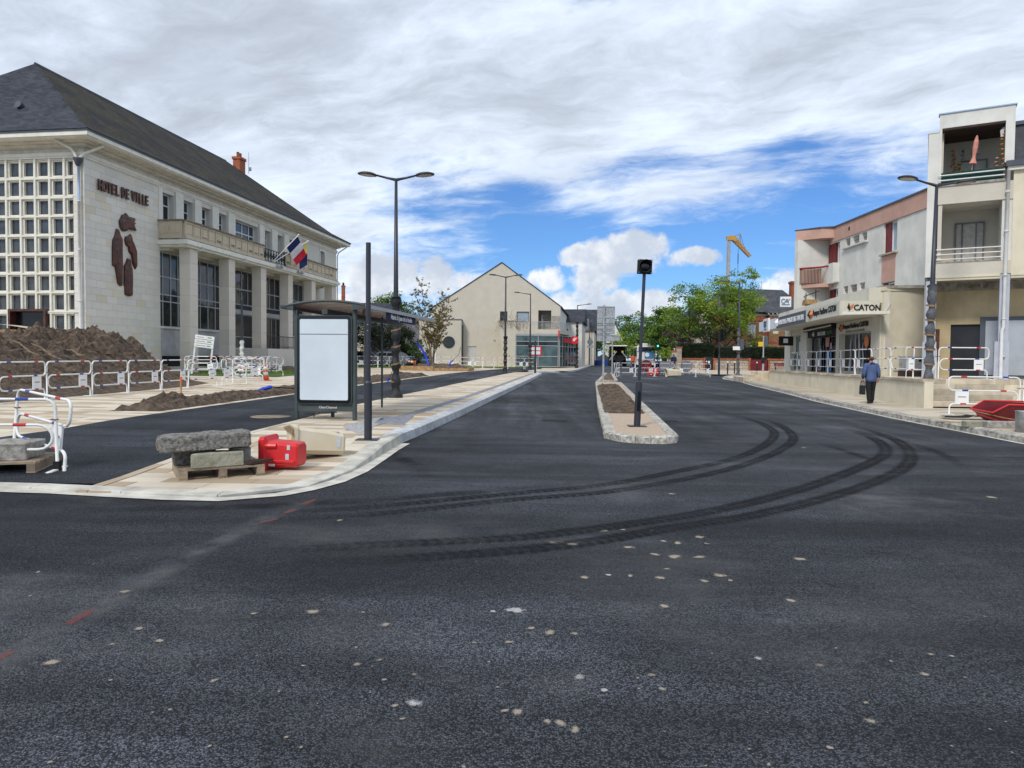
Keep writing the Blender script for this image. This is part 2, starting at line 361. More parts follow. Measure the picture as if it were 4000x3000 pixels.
def slates(name,c1,c2,row=.24):
    m,t,b=mk(name); P=t.new('ShaderNodeNewGeometry').outputs['Position']; x,y,z=t.sep(P); h=t.m('DIVIDE',z,row*.62); fr=t.m('FRACT',h); ry=t.m('FLOOR',h)
    wn=t.new('ShaderNodeTexWhiteNoise',noise_dimensions='2D'); t.put(wn.inputs['Vector'],t.xyz(t.m('FLOOR',t.m('ADD',t.m('MULTIPLY',t.m('ADD',x,y),4.2),t.m('MULTIPLY',ry,.5))),ry,0.))
    c=t.mix(t.ramp(t.noise(t.v('MULTIPLY',P,(1.,1.,.35)),.7,6,.65),.38,.64),c1,c2); g=t.ramp(wn.outputs[0],0.,1.,.72,1.25,'LINEAR'); c=t.mix(1.,c,t.xyz(g,g,g),'MULTIPLY')
    c=t.mix(t.ramp(fr,.0,.16,.55,0.),c,(.012,.012,.014)); t.put(b.inputs['Base Color'],c); b.inputs['Roughness'].default_value=.8; b.inputs['Specular IOR Level'].default_value=.14
    t.put(b.inputs['Normal'],t.bump(t.m('ADD',t.m('MULTIPLY',t.m('SUBTRACT',1.,fr),.6),t.m('MULTIPLY',wn.outputs[0],.5)),.03)); return m
slates('slate',(.037,.040,.050),(.052,.056,.068)); slates('slate_villa',(.062,.066,.075),(.088,.093,.104)); slates('slate_front',(.017,.016,.017),(.045,.038,.021))  # front slope of the town hall roof: darker, browner slate
mat('slate_old',(.060,.064,.076),.55,.25,1.2,bump=.012,bscale=9,rnd=.12,spec=.45)
mat('zinc',(.055,.062,.085),.45,.1,2.,spec=.5)
mat('pipe_white',(.63,.63,.62),.5,.06,3.); mat('pipe_blue',(.33,.41,.55),.5,.06,3.)
mat('iron',(.025,.026,.028),.5,.1,3.); mat('iron_dark',(.016,.017,.021),.42,.1,2.,spec=.45)
mat('anthracite',(.030,.033,.045),.42,.08,1.5,spec=.45)
mat('alu',(.42,.43,.44),.4,.05,3.,metal=.3); mat('galv',(.44,.45,.46),.45,.14,8.,metal=.35)
mat('shelter_green',(.060,.075,.075),.5,.1,3.)
mat('black_gloss',(.006,.006,.007),.18,.1,3.,spec=.5); mat('black_matt',(.012,.012,.013),.7,.1,3.); mat('rubber',(.02,.02,.021),.85,.2,8.)
mat('poster_white',(.60,.67,.72),.35,.04,1.2)
mat('white_paint',(.78,.78,.76),.45,.05,6.,col2=(.70,.69,.65)); mat('white_plain',(.80,.80,.79),.6,.03,3.)
mat('band_red',(.50,.022,.025),.4,.1,5.); mat('band_blue',(.018,.055,.30),.4,.1,5.)
mat('rust',(.22,.10,.04),.9,.3,30.)
mat('plastic_red',(.62,.020,.024),.38,.08,2.,spec=.5,bump=.002,bscale=12); mat('plastic_white',(.66,.60,.47),.45,.12,2.,col2=(.60,.50,.34),spec=.45)
mat('reflector',(.50,.54,.58),.3,.05,20.)
mat('wood_pallet',(.33,.25,.17),.85,.3,9.,col2=(.22,.175,.13),bump=.006,bscale=25,rnd=.22); mat('wood_new',(.40,.245,.115),.8,.2,6.,bump=.004)
mat('stone_rough',(.42,.40,.37),.9,.3,9.,col2=(.20,.185,.16),bump=.02,bscale=22)
mat('stone_dark',(.29,.275,.25),.9,.3,24.,col2=(.085,.08,.07),bump=.02,bscale=40)
mat('stone_green',(.36,.34,.265),.9,.2,8.,col2=(.24,.235,.17),bump=.02,bscale=16)
mat('bronze_wood',(.034,.017,.014),.42,.4,2.2,col2=(.12,.032,.016),bump=.04,bscale=5.,spec=.5)
mat('black_wrap',(.020,.021,.023),.55,.3,8.,bump=.02,bscale=18,spec=.4); mat('grey_wrap',(.135,.14,.15),.6,.3,8.,col2=(.07,.073,.08),bump=.03,bscale=16)
mat('tape_brown',(.30,.17,.085),.45,.15,6.); mat('white_wrap',(.74,.74,.72),.55,.12,8.,bump=.02,bscale=18)
mat('cone_orange',(.72,.13,.04),.55,.15,5.,col2=(.55,.16,.09)); mat('tube_blue',(.012,.06,.55),.4,.1,5.)
mat('yellow',(.75,.50,.03),.5,.1,5.)
# render coats of the other buildings
mat('render_cream',(.57,.52,.435),.9,.03,1.2,streak=.05,bump=.003,bscale=90)
mat('render_white',(.68,.665,.61),.9,.06,1.1,streak=.18,bump=.003,bscale=90)
mat('render_yellow',(.66,.60,.46),.9,.07,.9,streak=.15,bump=.003,bscale=90)
mat('render_ochre',(.53,.43,.265),.9,.09,1.3,streak=.2,bump=.003,bscale=90)
mat('render_pink',(.53,.325,.255),.9,.06,1.2,streak=.15,bump=.003,bscale=90)
mat('render_blue',(.46,.48,.55),.85,.06,2.)
mat('slab_dirty',(.40,.38,.34),.9,.3,5.,col2=(.20,.18,.15))
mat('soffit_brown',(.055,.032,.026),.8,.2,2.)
mat('shutter_red',(.155,.014,.018),.5,.15,3.); mat('rail_red',(.30,.02,.025),.45,.1,3.)
mat('frame_white',(.74,.74,.74),.4,.03,3.); mat('grey_panel',(.40,.43,.48),.6,.06,1.5); mat('dark_panel',(.018,.021,.027),.5,.2,1.)
mat('sign_grey',(.085,.10,.125),.6,.06,2.); mat('sign_cream',(.66,.62,.51),.6,.03,2.); mat('sign_white',(.74,.76,.80),.5,.02,2.)
mat('ink',(.012,.012,.014),.6,.05,3.); mat('ink_white',(.80,.80,.80),.6,.02,3.); mat('ink_teal',(.01,.11,.17),.6,.02,3.); mat('ink_red',(.60,.03,.04),.5,.03,3.); mat('leaf_orange',(.70,.22,.06),.6,.1,3.); mat('ink_grey',(.33,.29,.24),.7,.05,3.); mat('sign_red',(.62,.012,.022),.45,.05,3.); mat('ink_green',(.10,.30,.10),.6,.05,3.)
mat('brick_red',(.33,.105,.050),.9,.22,5.,rnd=.15); mat('brick_ochre',(.30,.175,.085),.9,.3,7.,col2=(.17,.085,.04)); mat('rubble',(.47,.40,.32),.9,.3,4.,col2=(.30,.25,.20),rnd=.22)
mat('door_grey',(.52,.52,.49),.6,.04,3.); mat('terrace_stone',(.53,.455,.345),.85,.13,2.,rnd=.24,bump=.003,bscale=60); mat('wall_grey',(.20,.20,.22),.85,.15,1.5,streak=.2)
glassmat('glass_dark',(.022,.026,.03)); glassmat('glass_grid',(.075,.085,.095),.1); glassmat('glass_sky',(.035,.05,.07),.04); glassmat('glass_green',(.08,.13,.14),.06); glassmat('glass_shop',(.02,.022,.024),.05); glassmat('car_glass',(.01,.012,.014),.05)
mat('curtain',(.50,.48,.43),.9,.1,6.); mat('curtain_blue',(.33,.40,.48),.8,.1,4.)
mat('lamp_glass',(.55,.53,.42),.3,.1,5.)
mat('hedge',(.016,.026,.009),.95,.4,9.,bump=.1,bscale=7)
def leafmat(name,c1,c2,tr=.35):
    m,t,b=mk(name); P=t.new('ShaderNodeNewGeometry').outputs['Position']; r=t.noise(P,1.4,4,.6); r2=t.noise(P,22.,2)
    c=t.mix(t.ramp(t.m('ADD',t.m('MULTIPLY',r,.6),t.m('MULTIPLY',r2,.4)),.38,.62),c1,c2); t.put(b.inputs['Base Color'],c); b.inputs['Roughness'].default_value=.6; b.inputs['Specular IOR Level'].default_value=.3
    tl=t.new('ShaderNodeBsdfTranslucent'); t.put(tl.inputs[0],c); mx=t.new('ShaderNodeMixShader'); mx.inputs[0].default_value=tr
    o=t.n['Material Output']; t.l.new(b.outputs[0],mx.inputs[1]); t.l.new(tl.outputs[0],mx.inputs[2]); t.l.new(mx.outputs[0],o.inputs[0]); return m
leafmat('leaf_lime',(.34,.43,.045),(.19,.29,.03)); leafmat('leaf_mid',(.18,.29,.038),(.10,.18,.024)); leafmat('leaf_dark',(.075,.13,.025),(.04,.075,.016)); leafmat('leaf_ever',(.026,.042,.014),(.012,.020,.007)); leafmat('leaf_olive',(.20,.165,.055),(.12,.095,.032)); leafmat('leaf_purple',(.16,.075,.095),(.10,.05,.06)); leafmat('leaf_maroon',(.05,.014,.018),(.025,.008,.01))
mat('bark',(.10,.075,.05),.9,.3,8.,bump=.02,bscale=14); mat('bark_light',(.20,.15,.095),.9,.25,8.,bump=.01,bscale=20)
mat('coat_blue',(.075,.115,.24),.8,.12,6.,bump=.006,bscale=30); mat('coat_navy',(.016,.020,.055),.8,.15,6.); mat('trousers',(.014,.015,.018),.85,.2,8.,bump=.005,bscale=20); mat('hair',(.11,.045,.022),.65,.25,30.,bump=.01,bscale=60); mat('skin',(.48,.25,.17),.55,.06,8.); mat('shoe',(.02,.017,.015),.5,.2,8.); mat('bag',(.012,.012,.014),.6,.2,8.); mat('hivis',(.80,.12,.02),.7,.08,5.)
mat('flag_blue',(.012,.018,.10),.8,.08,4.); mat('flag_white',(.68,.68,.72),.8,.05,4.); mat('flag_red',(.55,.015,.03),.8,.08,4.); mat('flag_yellow',(.62,.48,.10),.8,.08,4.)
mat('parasol_pink',(.62,.26,.20),.8,.1,6.); mat('green_cloth',(.012,.05,.04),.8,.2,5.)
mat('car_silver',(.25,.27,.30),.3,.04,2.,metal=.5,coat=.5); mat('car_blue',(.06,.11,.22),.3,.05,2.,coat=.5); mat('bus_white',(.74,.74,.72),.35,.04,1.,coat=.3); mat('bus_blue',(.02,.07,.30),.4,.05,2.); mat('poster_blue',(.06,.22,.50),.5,.1,3.)
mat('crane_yellow',(.55,.31,.06),.6,.12,4.); mat('crane_steel',(.40,.43,.47),.4,.1,2.,metal=.3); mat('tail_red',(.45,.01,.01),.3,.05,3.)
def glow(name,col,s):
    m,t,b=mk(name); b.inputs['Base Color'].default_value=(*col,1); b.inputs['Emission Color'].default_value=(*col,1); b.inputs['Emission Strength'].default_value=s
glow('green_light',(.05,.85,.55),1.6)
m,t,b=mk('smoked_roof'); b.inputs['Base Color'].default_value=(.20,.075,.05,1); b.inputs['Roughness'].default_value=.18; b.inputs['Specular IOR Level'].default_value=.5
P=t.new('ShaderNodeNewGeometry').outputs['Position']; tr=t.new('ShaderNodeBsdfTransparent'); tr.inputs[0].default_value=(.34,.17,.13,1); mx=t.new('ShaderNodeMixShader'); t.put(mx.inputs[0],t.ramp(t.noise(P,1.5,3),.35,.65,.55,.8)); t.l.new(tr.outputs[0],mx.inputs[1]); t.l.new(b.outputs[0],mx.inputs[2]); t.l.new(mx.outputs[0],t.n['Material Output'].inputs[0])
m,t,b=mk('tyre_mark'); P=t.new('ShaderNodeNewGeometry').outputs['Position']; uv=t.new('ShaderNodeUVMap').outputs[0]; u,v_,_=t.sep(uv)
b.inputs['Base Color'].default_value=(.0065,.007,.008,1); b.inputs['Roughness'].default_value=.75; b.inputs['Specular IOR Level'].default_value=.12
at_=t.new('ShaderNodeAttribute'); at_.attribute_name='fade'; fade=at_.outputs['Fac']; edge=t.m('MULTIPLY',t.ramp(t.m('ABSOLUTE',t.m('SUBTRACT',u,.5)),.22,.5,1.,0.),t.ramp(t.m('ABSOLUTE',t.m('SUBTRACT',u,.5)),.0,.2,.7,1.))
tread=t.ramp(t.m('SINE',t.m('ADD',t.m('MULTIPLY',v_,60.),t.m('MULTIPLY',t.m('ABSOLUTE',t.m('SUBTRACT',u,.5)),7.))),-.6,.6,.55,1.)
a_=t.m('MULTIPLY',t.m('MULTIPLY',edge,tread),t.m('MULTIPLY',t.ramp(t.noise(P,2.4,7,.75),.30,.60,.40,1.),t.m('MULTIPLY',t.ramp(t.noise(P,.45,3,.6),.34,.58,.55,1.),fade))); tr=t.new('ShaderNodeBsdfTransparent'); mx=t.new('ShaderNodeMixShader'); t.put(mx.inputs[0],a_); t.l.new(tr.outputs[0],mx.inputs[1]); t.l.new(b.outputs[0],mx.inputs[2]); t.l.new(mx.outputs[0],t.n['Material Output'].inputs[0])
def splash(name,col,al=.85):
    m,t,b=mk(name); P=t.new('ShaderNodeNewGeometry').outputs['Position']; b.inputs['Base Color'].default_value=(*col,1); b.inputs['Roughness'].default_value=.9
    uv=t.new('ShaderNodeUVMap').outputs[0]; r=t.v('LENGTH',t.v('SUBTRACT',uv,(.5,.5,0.))); k=t.m('ADD',r,t.m('ADD',t.m('MULTIPLY',t.m('SUBTRACT',t.noise(P,17.,5,.7),.5),.9),t.m('MULTIPLY',t.m('SUBTRACT',t.noise(P,120.,4,.75),.5),.55)))
    a=t.ramp(k,.1 if al<.5 else .12,.44,al,0.); tr=t.new('ShaderNodeBsdfTransparent'); mx=t.new('ShaderNodeMixShader'); t.put(mx.inputs[0],a); t.l.new(tr.outputs[0],mx.inputs[1]); t.l.new(b.outputs[0],mx.inputs[2]); t.l.new(mx.outputs[0],t.n['Material Output'].inputs[0])
splash('splash',(.42,.355,.27),.7); splash('splash_white',(.48,.47,.45),.8); splash('dust_patch',(.22,.215,.205),.07); splash('red_paint',(.22,.05,.045),.5)

m,t,b=mk('joint_dust'); P=t.new('ShaderNodeNewGeometry').outputs['Position']; uv=t.new('ShaderNodeUVMap').outputs[0]; u,v_,_=t.sep(uv); b.inputs['Base Color'].default_value=(.13,.13,.13,1); b.inputs['Roughness'].default_value=.9
a_=t.m('MULTIPLY',t.ramp(t.m('ABSOLUTE',t.m('SUBTRACT',u,.5)),.05,.5,.5,0.),t.ramp(t.noise(P,3.,7,.75),.35,.65,.1,1.)); tr=t.new('ShaderNodeBsdfTransparent'); mx=t.new('ShaderNodeMixShader'); t.put(mx.inputs[0],a_); t.l.new(tr.outputs[0],mx.inputs[1]); t.l.new(b.outputs[0],mx.inputs[2]); t.l.new(mx.outputs[0],t.n['Material Output'].inputs[0])

m,t,b=mk('tyre_faint'); P=t.new('ShaderNodeNewGeometry').outputs['Position']; uv=t.new('ShaderNodeUVMap').outputs[0]; u,v_,_=t.sep(uv); b.inputs['Base Color'].default_value=(.012,.0125,.014,1); b.inputs['Roughness'].default_value=.85; b.inputs['Specular IOR Level'].default_value=.12
at_=t.new('ShaderNodeAttribute'); at_.attribute_name='fade'
a_=t.m('MULTIPLY',t.m('MULTIPLY',t.ramp(t.m('ABSOLUTE',t.m('SUBTRACT',u,.5)),.1,.5,.55,0.),at_.outputs['Fac']),t.ramp(t.noise(P,1.7,7,.75),.35,.62,.1,1.)); tr=t.new('ShaderNodeBsdfTransparent'); mx=t.new('ShaderNodeMixShader'); t.put(mx.inputs[0],a_); t.l.new(tr.outputs[0],mx.inputs[1]); t.l.new(b.outputs[0],mx.inputs[2]); t.l.new(mx.outputs[0],t.n['Material Output'].inputs[0])
# ---------------------------------------------------------------- ground, road, paved areas
def lin(pts,y):
    """x on a polyline given as (y,x) pairs"""
    if y<=pts[0][0]: a,b=pts[0],pts[1]
    elif y>=pts[-1][0]: a,b=pts[-2],pts[-1]
    else:
        for a,b in zip(pts,pts[1:]):
            if a[0]<=y<=b[0]: break
    return a[1]+(b[1]-a[1])*(y-a[0])/(b[0]-a[0])
ys=[-14,0,4,8,10,12,14,17,20,24,28,33,38,44,50,56,62,70,80,90,100,115,130,150,175,200,240,302,500,900,2000,5000]
tag(sheet('ground',[[Vector((x,y,zr(x,y)-.30-(0 if y<300 else 2.5))) for x in(-4000,-900,-300,-120,-40,0,40,120,300,900,4000)] for y in ys],'earth'),kind='structure')
yr=[-14,-5,0,3,6,8,10,12,14,17,20,24,28,33,38,44,50,56,62,70,80,90,100,115,130,150,175,200,240]
def xroad(y): return -60,60
road=tag(sheet('road',[[Vector((x,y,zr(x,y))) for x in(-60,-40,-20,-10,-5,0,5,10,15,20,28,40,60)] for y in yr],'asphalt'),kind='structure')
# outlines of the raised side, as (y,x)
KR=[(7.55,-3.0),(7.75,-2.55),(8.1,-2.33),(8.6,-2.16),(9.4,-2.05),(10.5,-2.02),(11.6,-2.0),(12.5,-1.94),(13.7,-1.77),(15.1,-1.62),(18.4,-1.26),(24,-.71),(40,.9),(55,2.3)]     # right kerb
PL=[(7.6,-4.66),(9.5,-4.70),(12,-4.62),(14.8,-4.43),(19.8,-4.18),(24,-3.72),(28.7,-3.08),(33.4,-2.61),(42,-1.55),(52,-.35),(55,.1)]   # platform / path
PA=[(8.0,-9.3),(9.8,-8.6),(12.3,-7.9),(14.4,-7.96),(19.1,-7.52),(23.4,-7.12),(30.6,-6.44),(38,-5.65),(45.2,-4.85),(52.3,-4.16),(58,-3.0)]           # path / plaza
def strip(name,fl,fr,yy,n,mat_,dz=0.,zf=zl):
    return sheet(name,[[Vector((fl(y)+(fr(y)-fl(y))*k/n,y,0)) for k in range(n+1)] for y in yy],mat_) if zf is None else \
        sheet(name,[[(lambda x:Vector((x,y,zf(x,y)+dz)))(fl(y)+(fr(y)-fl(y))*k/n) for k in range(n+1)] for y in yy],mat_)
ya=[7.9,8.2,8.6,9,9.5,10,10.5,11,11.6,12.3,13,14,15,17,19,21,23.4,26,28.7,31,33.4,37,40,45,50,55]
NEAR=14.2
plat=tag(strip('platform',lambda y:lin(PL,y),lambda y:lin(KR,y)-.24,[y for y in ya if y>=NEAR-.3][0:0]+[NEAR]+[y for y in ya if y>NEAR],4,'paving'),kind='structure')
bed=tag(strip('platform_bed',lambda y:lin(PL,y)-.0,lambda y:lin(KR,y)-.2,[7.56,7.7]+[y for y in ya if y<=NEAR]+[NEAR+.2],4,'mud',-.022),kind='structure')
path=tag(strip('cycle_path',lambda y:lin(PA,y),lambda y:lin(PL,y),[8.06]+ya[1:]+[60,66,75],5,'asphalt_path',.0),kind='structure')
plaza=tag(strip('plaza',lambda y:-70,lambda y:lin(PA,y),ya+[60,66,75,90],24,'paving',.0),kind='structure')
# single slabs of the platform near the road
rr=R_
for yy in range(200):
    y0=7.62+yy*.302
    if y0>NEAR: break
    y1=min(y0+.296,NEAR)
    if y1-y0<.05: break
    lo0,lo1=lin(PL,y0)+.13,lin(PL,y1)+.13; hi0,hi1=lin(KR,y0)-.25,lin(KR,y1)-.25
    cuts=[]; x=min(lo0,lo1)+rr.uniform(.2,.9)
    while x<min(hi0,hi1)-.25: cuts.append(x); x+=rr.uniform(.55,1.15)
    ed=[(lo0,lo1)]+[(c,c) for c in cuts]+[(hi0,hi1)]
    for(a0,a1),(b0,b1)in zip(ed,ed[1:]):
        g=.004; q=[(a0+g,y0),(b0-g,y0),(b1-g,y1),(a1+g,y1)]; cx=sum(p[0] for p in q)/4; cy=sum(p[1] for p in q)/4
        j=rr.uniform(-.0012,.0012); m=MB(); m.add([(p[0]-cx,p[1]-cy,zl(*p)-zl(cx,cy)+d+j) for d in(-.04,0) for p in q],[(3,2,1,0),(4,5,6,7),(0,1,5,4),(1,2,6,5),(2,3,7,6),(3,0,4,7)])
        m.build('paving_slab','slab',bed,loc=(cx,cy,zl(cx,cy)))
# edging slabs between platform and cycle path
y=7.62
while y<NEAR:
    y1=min(y+.9,NEAR); a,b=lin(PL,y),lin(PL,y1); q=[(a,y+.004),(a+.122,y+.004),(b+.122,y1-.004),(b,y1-.004)]; m=MB()
    m.add([(p[0],p[1],zl(*p)+d) for d in(-.04,.003) for p in q],[(3,2,1,0),(4,5,6,7),(0,1,5,4),(1,2,6,5),(2,3,7,6),(3,0,4,7)]); m.build('edging_slab','slab',bed); y=y1
# kerbs -----------------------------------------------------------
def kerb_run(pts,zt,zb,w_in,mat_,parent,length=1.,name='kerb_stone',batter=.03,jit=0.):
    """stones along a line of road-side feet; zt/zb top and bottom heights (functions), w_in points away from the road (left of travel)"""
    P=[Vector((p[0],p[1],0)) for p in pts]; seg=[(b-a).length for a,b in zip(P,P[1:])]; L=sum(seg); n=max(1,round(L/length))
    def pos(s):
        for i,l in enumerate(seg):
            if s<=l or i==len(seg)-1: return P[i]+(P[i+1]-P[i])*(s/l)
            s-=l
    def nor(s):
        d=(pos(min(L,s+.15))-pos(max(0,s-.15))).normalized(); return Vector((-d.y,d.x,0))
    for k in range(n):
        a=k*L/n+.006; b=(k+1)*L/n-.006; pa,pb,na,nb=pos(a),pos(b),nor(a),nor(b); j=R_.uniform(-jit,jit); jo=R_.uniform(-jit,jit)
        V=[];
        for p,nn in((pa,na),(pb,nb)):
            zT=zt(p.x,p.y)+j; zB=zb(p.x,p.y)-.06; c=min(.02,max(.004,(zT-zb(p.x,p.y))*.2))
            for off,z in((0+jo,zB),(0+jo+batter*.3,zT-c),(batter+c+jo,zT),(w_in,zT),(w_in,zB)): q=p+nn*off; V.append((q.x,q.y,z))
        c0=Vector(((pa+pb)/2).xy.to_3d()); c0.z=zb(c0.x,c0.y); V=[tuple(Vector(v)-c0) for v in V]
        m=MB(); m.add(V,[(0,1,6,5),(1,2,7,6),(2,3,8,7),(3,4,9,8),(4,3,2,1,0),(5,6,7,8,9)]); m.build(name,mat_,parent,loc=c0)
kp=[(x,y) for y,x in KR]
tall=[p for p in kp if p[1]>=12.4]; low=[(-9.6,7.62),(-7.5,7.95-.07),(-5.65,7.80),(-4.9,7.74),(-4.3,7.62),(-3.6,7.50),(-3.0,7.47)]+[p for p in kp[1:] if p[1]<12.6]
kerb_run(tall,lambda x,y:zl(x,y)+.01,zr,.30,'kerb',plat,1.0,batter=.045)
kerb_run(low,lambda x,y:zl(x,y)+.004+.0*x,zr,.25,'concrete_strip',bed,1.1,batter=.02)
# pale concrete bed in front of the dropped kerb, growing out of the road
gut=tag(sheet('gutter',[[Vector((p[0]+d[0]*k,p[1]+d[1]*k,zr(*p)+.012-.004*k*5)) for k in(-.02,.17)] for p,d in [((x,y),((.0,-1) if y<7.6 or x<-3.2 else (1,-.25) if y>8.4 else (.75,-.65))) for x,y in low]],'concrete_strip'),kind='structure')
# tip of the platform, far end
m=MB(); m.prism([(.1,55),(2.0,55),(2.2,56.6),(1.2,57.2),(.4,56.6)],zl(1,56)-.2,zl(1,56)); tip=tag(m.build('platform_end','paving'),kind='structure')
# guidance strip, dark slab and rough slabs let into the platform
def decal(name,quad,mat_,dz,zf=zl,parent=None,label=None,th=.012):
    q=[Vector((p[0],p[1],zf(p[0],p[1])+dz)) for p in quad]; m=MB(); m.add([tuple(p) for p in q]+[(p.x,p.y,p.z-th) for p in q],[(0,1,2,3),(0,4,5,1),(1,5,6,2),(2,6,7,3),(3,7,4,0)]); return m.build(name,mat_,parent)
def dq(pp,f=zl): return [g2(*p,f) for p in pp]
gs=[(12.9,-3.02,.26),(15,-2.68,.26),(18,-2.28,.26),(24,-1.56,.26),(33,-.62,.26),(45,.55,.26),(53,1.35,.26)]
for(a,b)in zip(gs,gs[1:]):
    n=max(1,int((b[0]-a[0])/1.2))
    for k in range(n):
        f0,f1=k/n,(k+1)/n; ya_,xa=a[0]+(b[0]-a[0])*f0+.01,a[1]+(b[1]-a[1])*f0; yb,xb=a[0]+(b[0]-a[0])*f1-.01,a[1]+(b[1]-a[1])*f1
        decal('guidance_strip',[(xa,ya_),(xa+.26,ya_),(xb+.26,yb),(xb,yb)],'blue_slab',.006,parent=plat)
for q,mt in(([(740,921),(820,899),(832,908),(777,940)],'rough_slab'),([(806,915),(828,900),(895,899),(872,918)],'blue_slab')):
    w=dq(q); q2=sorted(w,key=lambda p:p.y); 
    decal('let_in_slab',[w[0],w[3],w[2],w[1]] if (w[3]-w[0]).cross(w[1]-w[0]).z>0 else w,mt,.007,parent=plat)
# shop-side pavement --------------------------------------------------
RK=[(4.0,9.75),(9,9.8),(13.9,9.98),(19.5,10.41),(26.4,11.32),(32.2,12.37),(40,13.6),(46.6,14.9),(51.8,15.4),(55,16.2),(57.3,17.4),(58.2,19.5)]
yb_=[4,7,10,13.9,16,19.5,23,26.4,29,32.2,36,40,43,46.6,49,51.8,55,57.3]
pav=tag(strip('pavement',lambda y:lin(RK,y)+.2,lambda y:max(lin(RK,y)+1,33.),yb_+[58.2],14,'paving_shop',0,zp),kind='structure')
kerb_run([(x,y) for y,x in RK][::-1],lambda x,y:zp(x,y)+.006,zr,.26,'kerb_old',pav,1.0,batter=.05,jit=.006)
tag(sheet('gutter',[[Vector((x-k,y,zr(x,y)+.005)) for k in(.11,-.02)] for y,x in RK],'concrete_strip'),kind='structure')
pav2=tag(sheet('pavement',[[Vector((x,y,zp(x,y))) for x in (17,20,25,30,36,45)] for y in(60.5,64,70,76,82)],'paving_shop'),kind='structure')
kerb_run([(45,60.5),(19,60.5),(17.0,61.5),(16.8,70),(19.5,90)],lambda x,y:zp(x,y)+.005,zr,.25,'kerb_old',pav2,1.1,batter=.03)
# pavement beyond the cycle path in front of the bank
LK=[(64,-12.),(64,2.),(65.5,5.2),(72,6.6),(85,8.6),(110,12.4),(150,18.5)]
pav3=tag(sheet('pavement',[[Vector((x+k,y+.25,zr(x,y)+.15)) for k in(-14,-6,-1.5,-.15)] for y,x in [(a,b) for a,b in [(64,5.0),(68,5.9),(72,6.6),(85,8.6),(110,12.4),(150,18.5)]]],'paving'),kind='structure')
kerb_run([(18.5,150),(12.4,110),(8.6,85),(6.6,72),(5.4,66),(4.6,64.4),(2.,63.9),(-10,63.9)][::-1],lambda x,y:zr(x,y)+.16,zr,.25,'kerb',pav3,1.2)
# traffic islands -------------------------------------------------------
def ring(poly,w):
    n=len(poly); out=[]
    for i in range(n):
        a,b,c=Vector(poly[i-1]),Vector(poly[i]),Vector(poly[(i+1)%n]); d1=(b-a).normalized(); d2=(c-b).normalized(); n1=Vector((-d1.y,d1.x)); n2=Vector((-d2.y,d2.x)); nn=(n1+n2).normalized(); out.append(b+nn*(w/max(.5,nn.dot(n1))))
    return out
def island(poly,soils,top):
    inn=ring(poly,.22)
    z=lambda x,y:zr(x,y)+.13
    me=MB(); n=len(inn); me.add([(p[0],p[1],z(*p)-.012) for p in inn],[tuple(range(n))]); base=tag(me.build('traffic_island','island_top' if top else 'soil_dry'),kind='structure')
    kerb_run([tuple(p) for p in poly]+[tuple(poly[0])],z,zr,.22,'granite_pave',base,.30,'kerb_sett',batter=.02,jit=.006)
    return base
isl=[(1.78,13.75),(1.98,13.22),(2.32,12.98),(2.75,12.97),(3.02,13.12),(3.16,13.5),(4.6,26.5),(6.06,39.6),(4.66,40.1),(2.62,21.9)]
I1=island(isl,1,True)
I2=island([(5.0,42.2),(6.3,42.4),(8.5,60.4),(7.75,60.2)],1,False)
def heap(name,outline,h,mat_,cell=.12,parent=None,label=None,cat=None,group=None,f=zr,kind=None,seed=0,rough=.5,fall=.6,dz=0.):
    """heap of loose earth over an outline: lumpy, falling to nothing at its edge"""
    pts=[Vector((p[0],p[1])) for p in outline]; x0=min(p.x for p in pts); x1=max(p.x for p in pts); y0=min(p.y for p in pts); y1=max(p.y for p in pts)
    nx=max(4,int((x1-x0)/cell)); ny=max(4,int((y1-y0)/cell)); n=len(pts)
    def sd(p):
        d=1e9; ins=False
        for i in range(n):
            a,b=pts[i],pts[(i+1)%n]; e=b-a; w=p-a; t=max(0,min(1,w.dot(e)/e.length_squared)); d=min(d,(w-e*t).length)
            if (a.y>p.y)!=(b.y>p.y) and p.x<(b.x-a.x)*(p.y-a.y)/(b.y-a.y)+a.x: ins=not ins
        return d if ins else -d
    V=[];idx={}
    for j in range(ny+1):
        for i in range(nx+1):
            p=Vector((x0+(x1-x0)*i/nx,y0+(y1-y0)*j/ny)); s=sd(p)
            if s<-cell*1.2: continue
            k=sst(max(0,s)/fall); q=Vector((p.x,p.y,seed)); hh=h(p.x,p.y) if callable(h) else h
            e=noise.fractal(q*1.3,.9,2.1,5)*.5+noise.fractal(q*4.5,.8,2.,3)*.28
            z=hh*k*(1+rough*e)+(.05*noise.fractal(q*9.,.8,2.,2)+.09*abs(noise.fractal(q*2.7+Vector((5,5,0)),.7,2.2,4)))*min(1.,k*3)*min(1.,rough*2)
            if s<0: z=-.03
            idx[i,j]=len(V); V.append((p.x,p.y,f(p.x,p.y)+dz+max(-.03,z)))
    Fc=[]
    for j in range(ny):
        for i in range(nx):
            q=[(i,j),(i+1,j),(i+1,j+1),(i,j+1)]
            if all(a in idx for a in q): Fc.append(tuple(idx[a] for a in q))
    m=MB(); m.add(V,Fc); o=m.build(name,mat_,parent,smooth=False); tag(o,label,cat,group,kind); return o
heap('soil_bed',[(2.36,18.3),(3.42,18.3),(4.45,28.),(5.15,34.2),(4.05,34.2)],.07,'soil',.09,I1,f=lambda x,y:zr(x,y)+.13,kind='stuff',rough=1.2,fall=.15,seed=3)
heap('soil_bed',[(5.3,42.6),(6.05,42.7),(8.2,59.8),(7.95,59.8)],.1,'soil_dry',.25,I2,f=lambda x,y:zr(x,y)+.11,kind='stuff',rough=1.,fall=.3,seed=4)
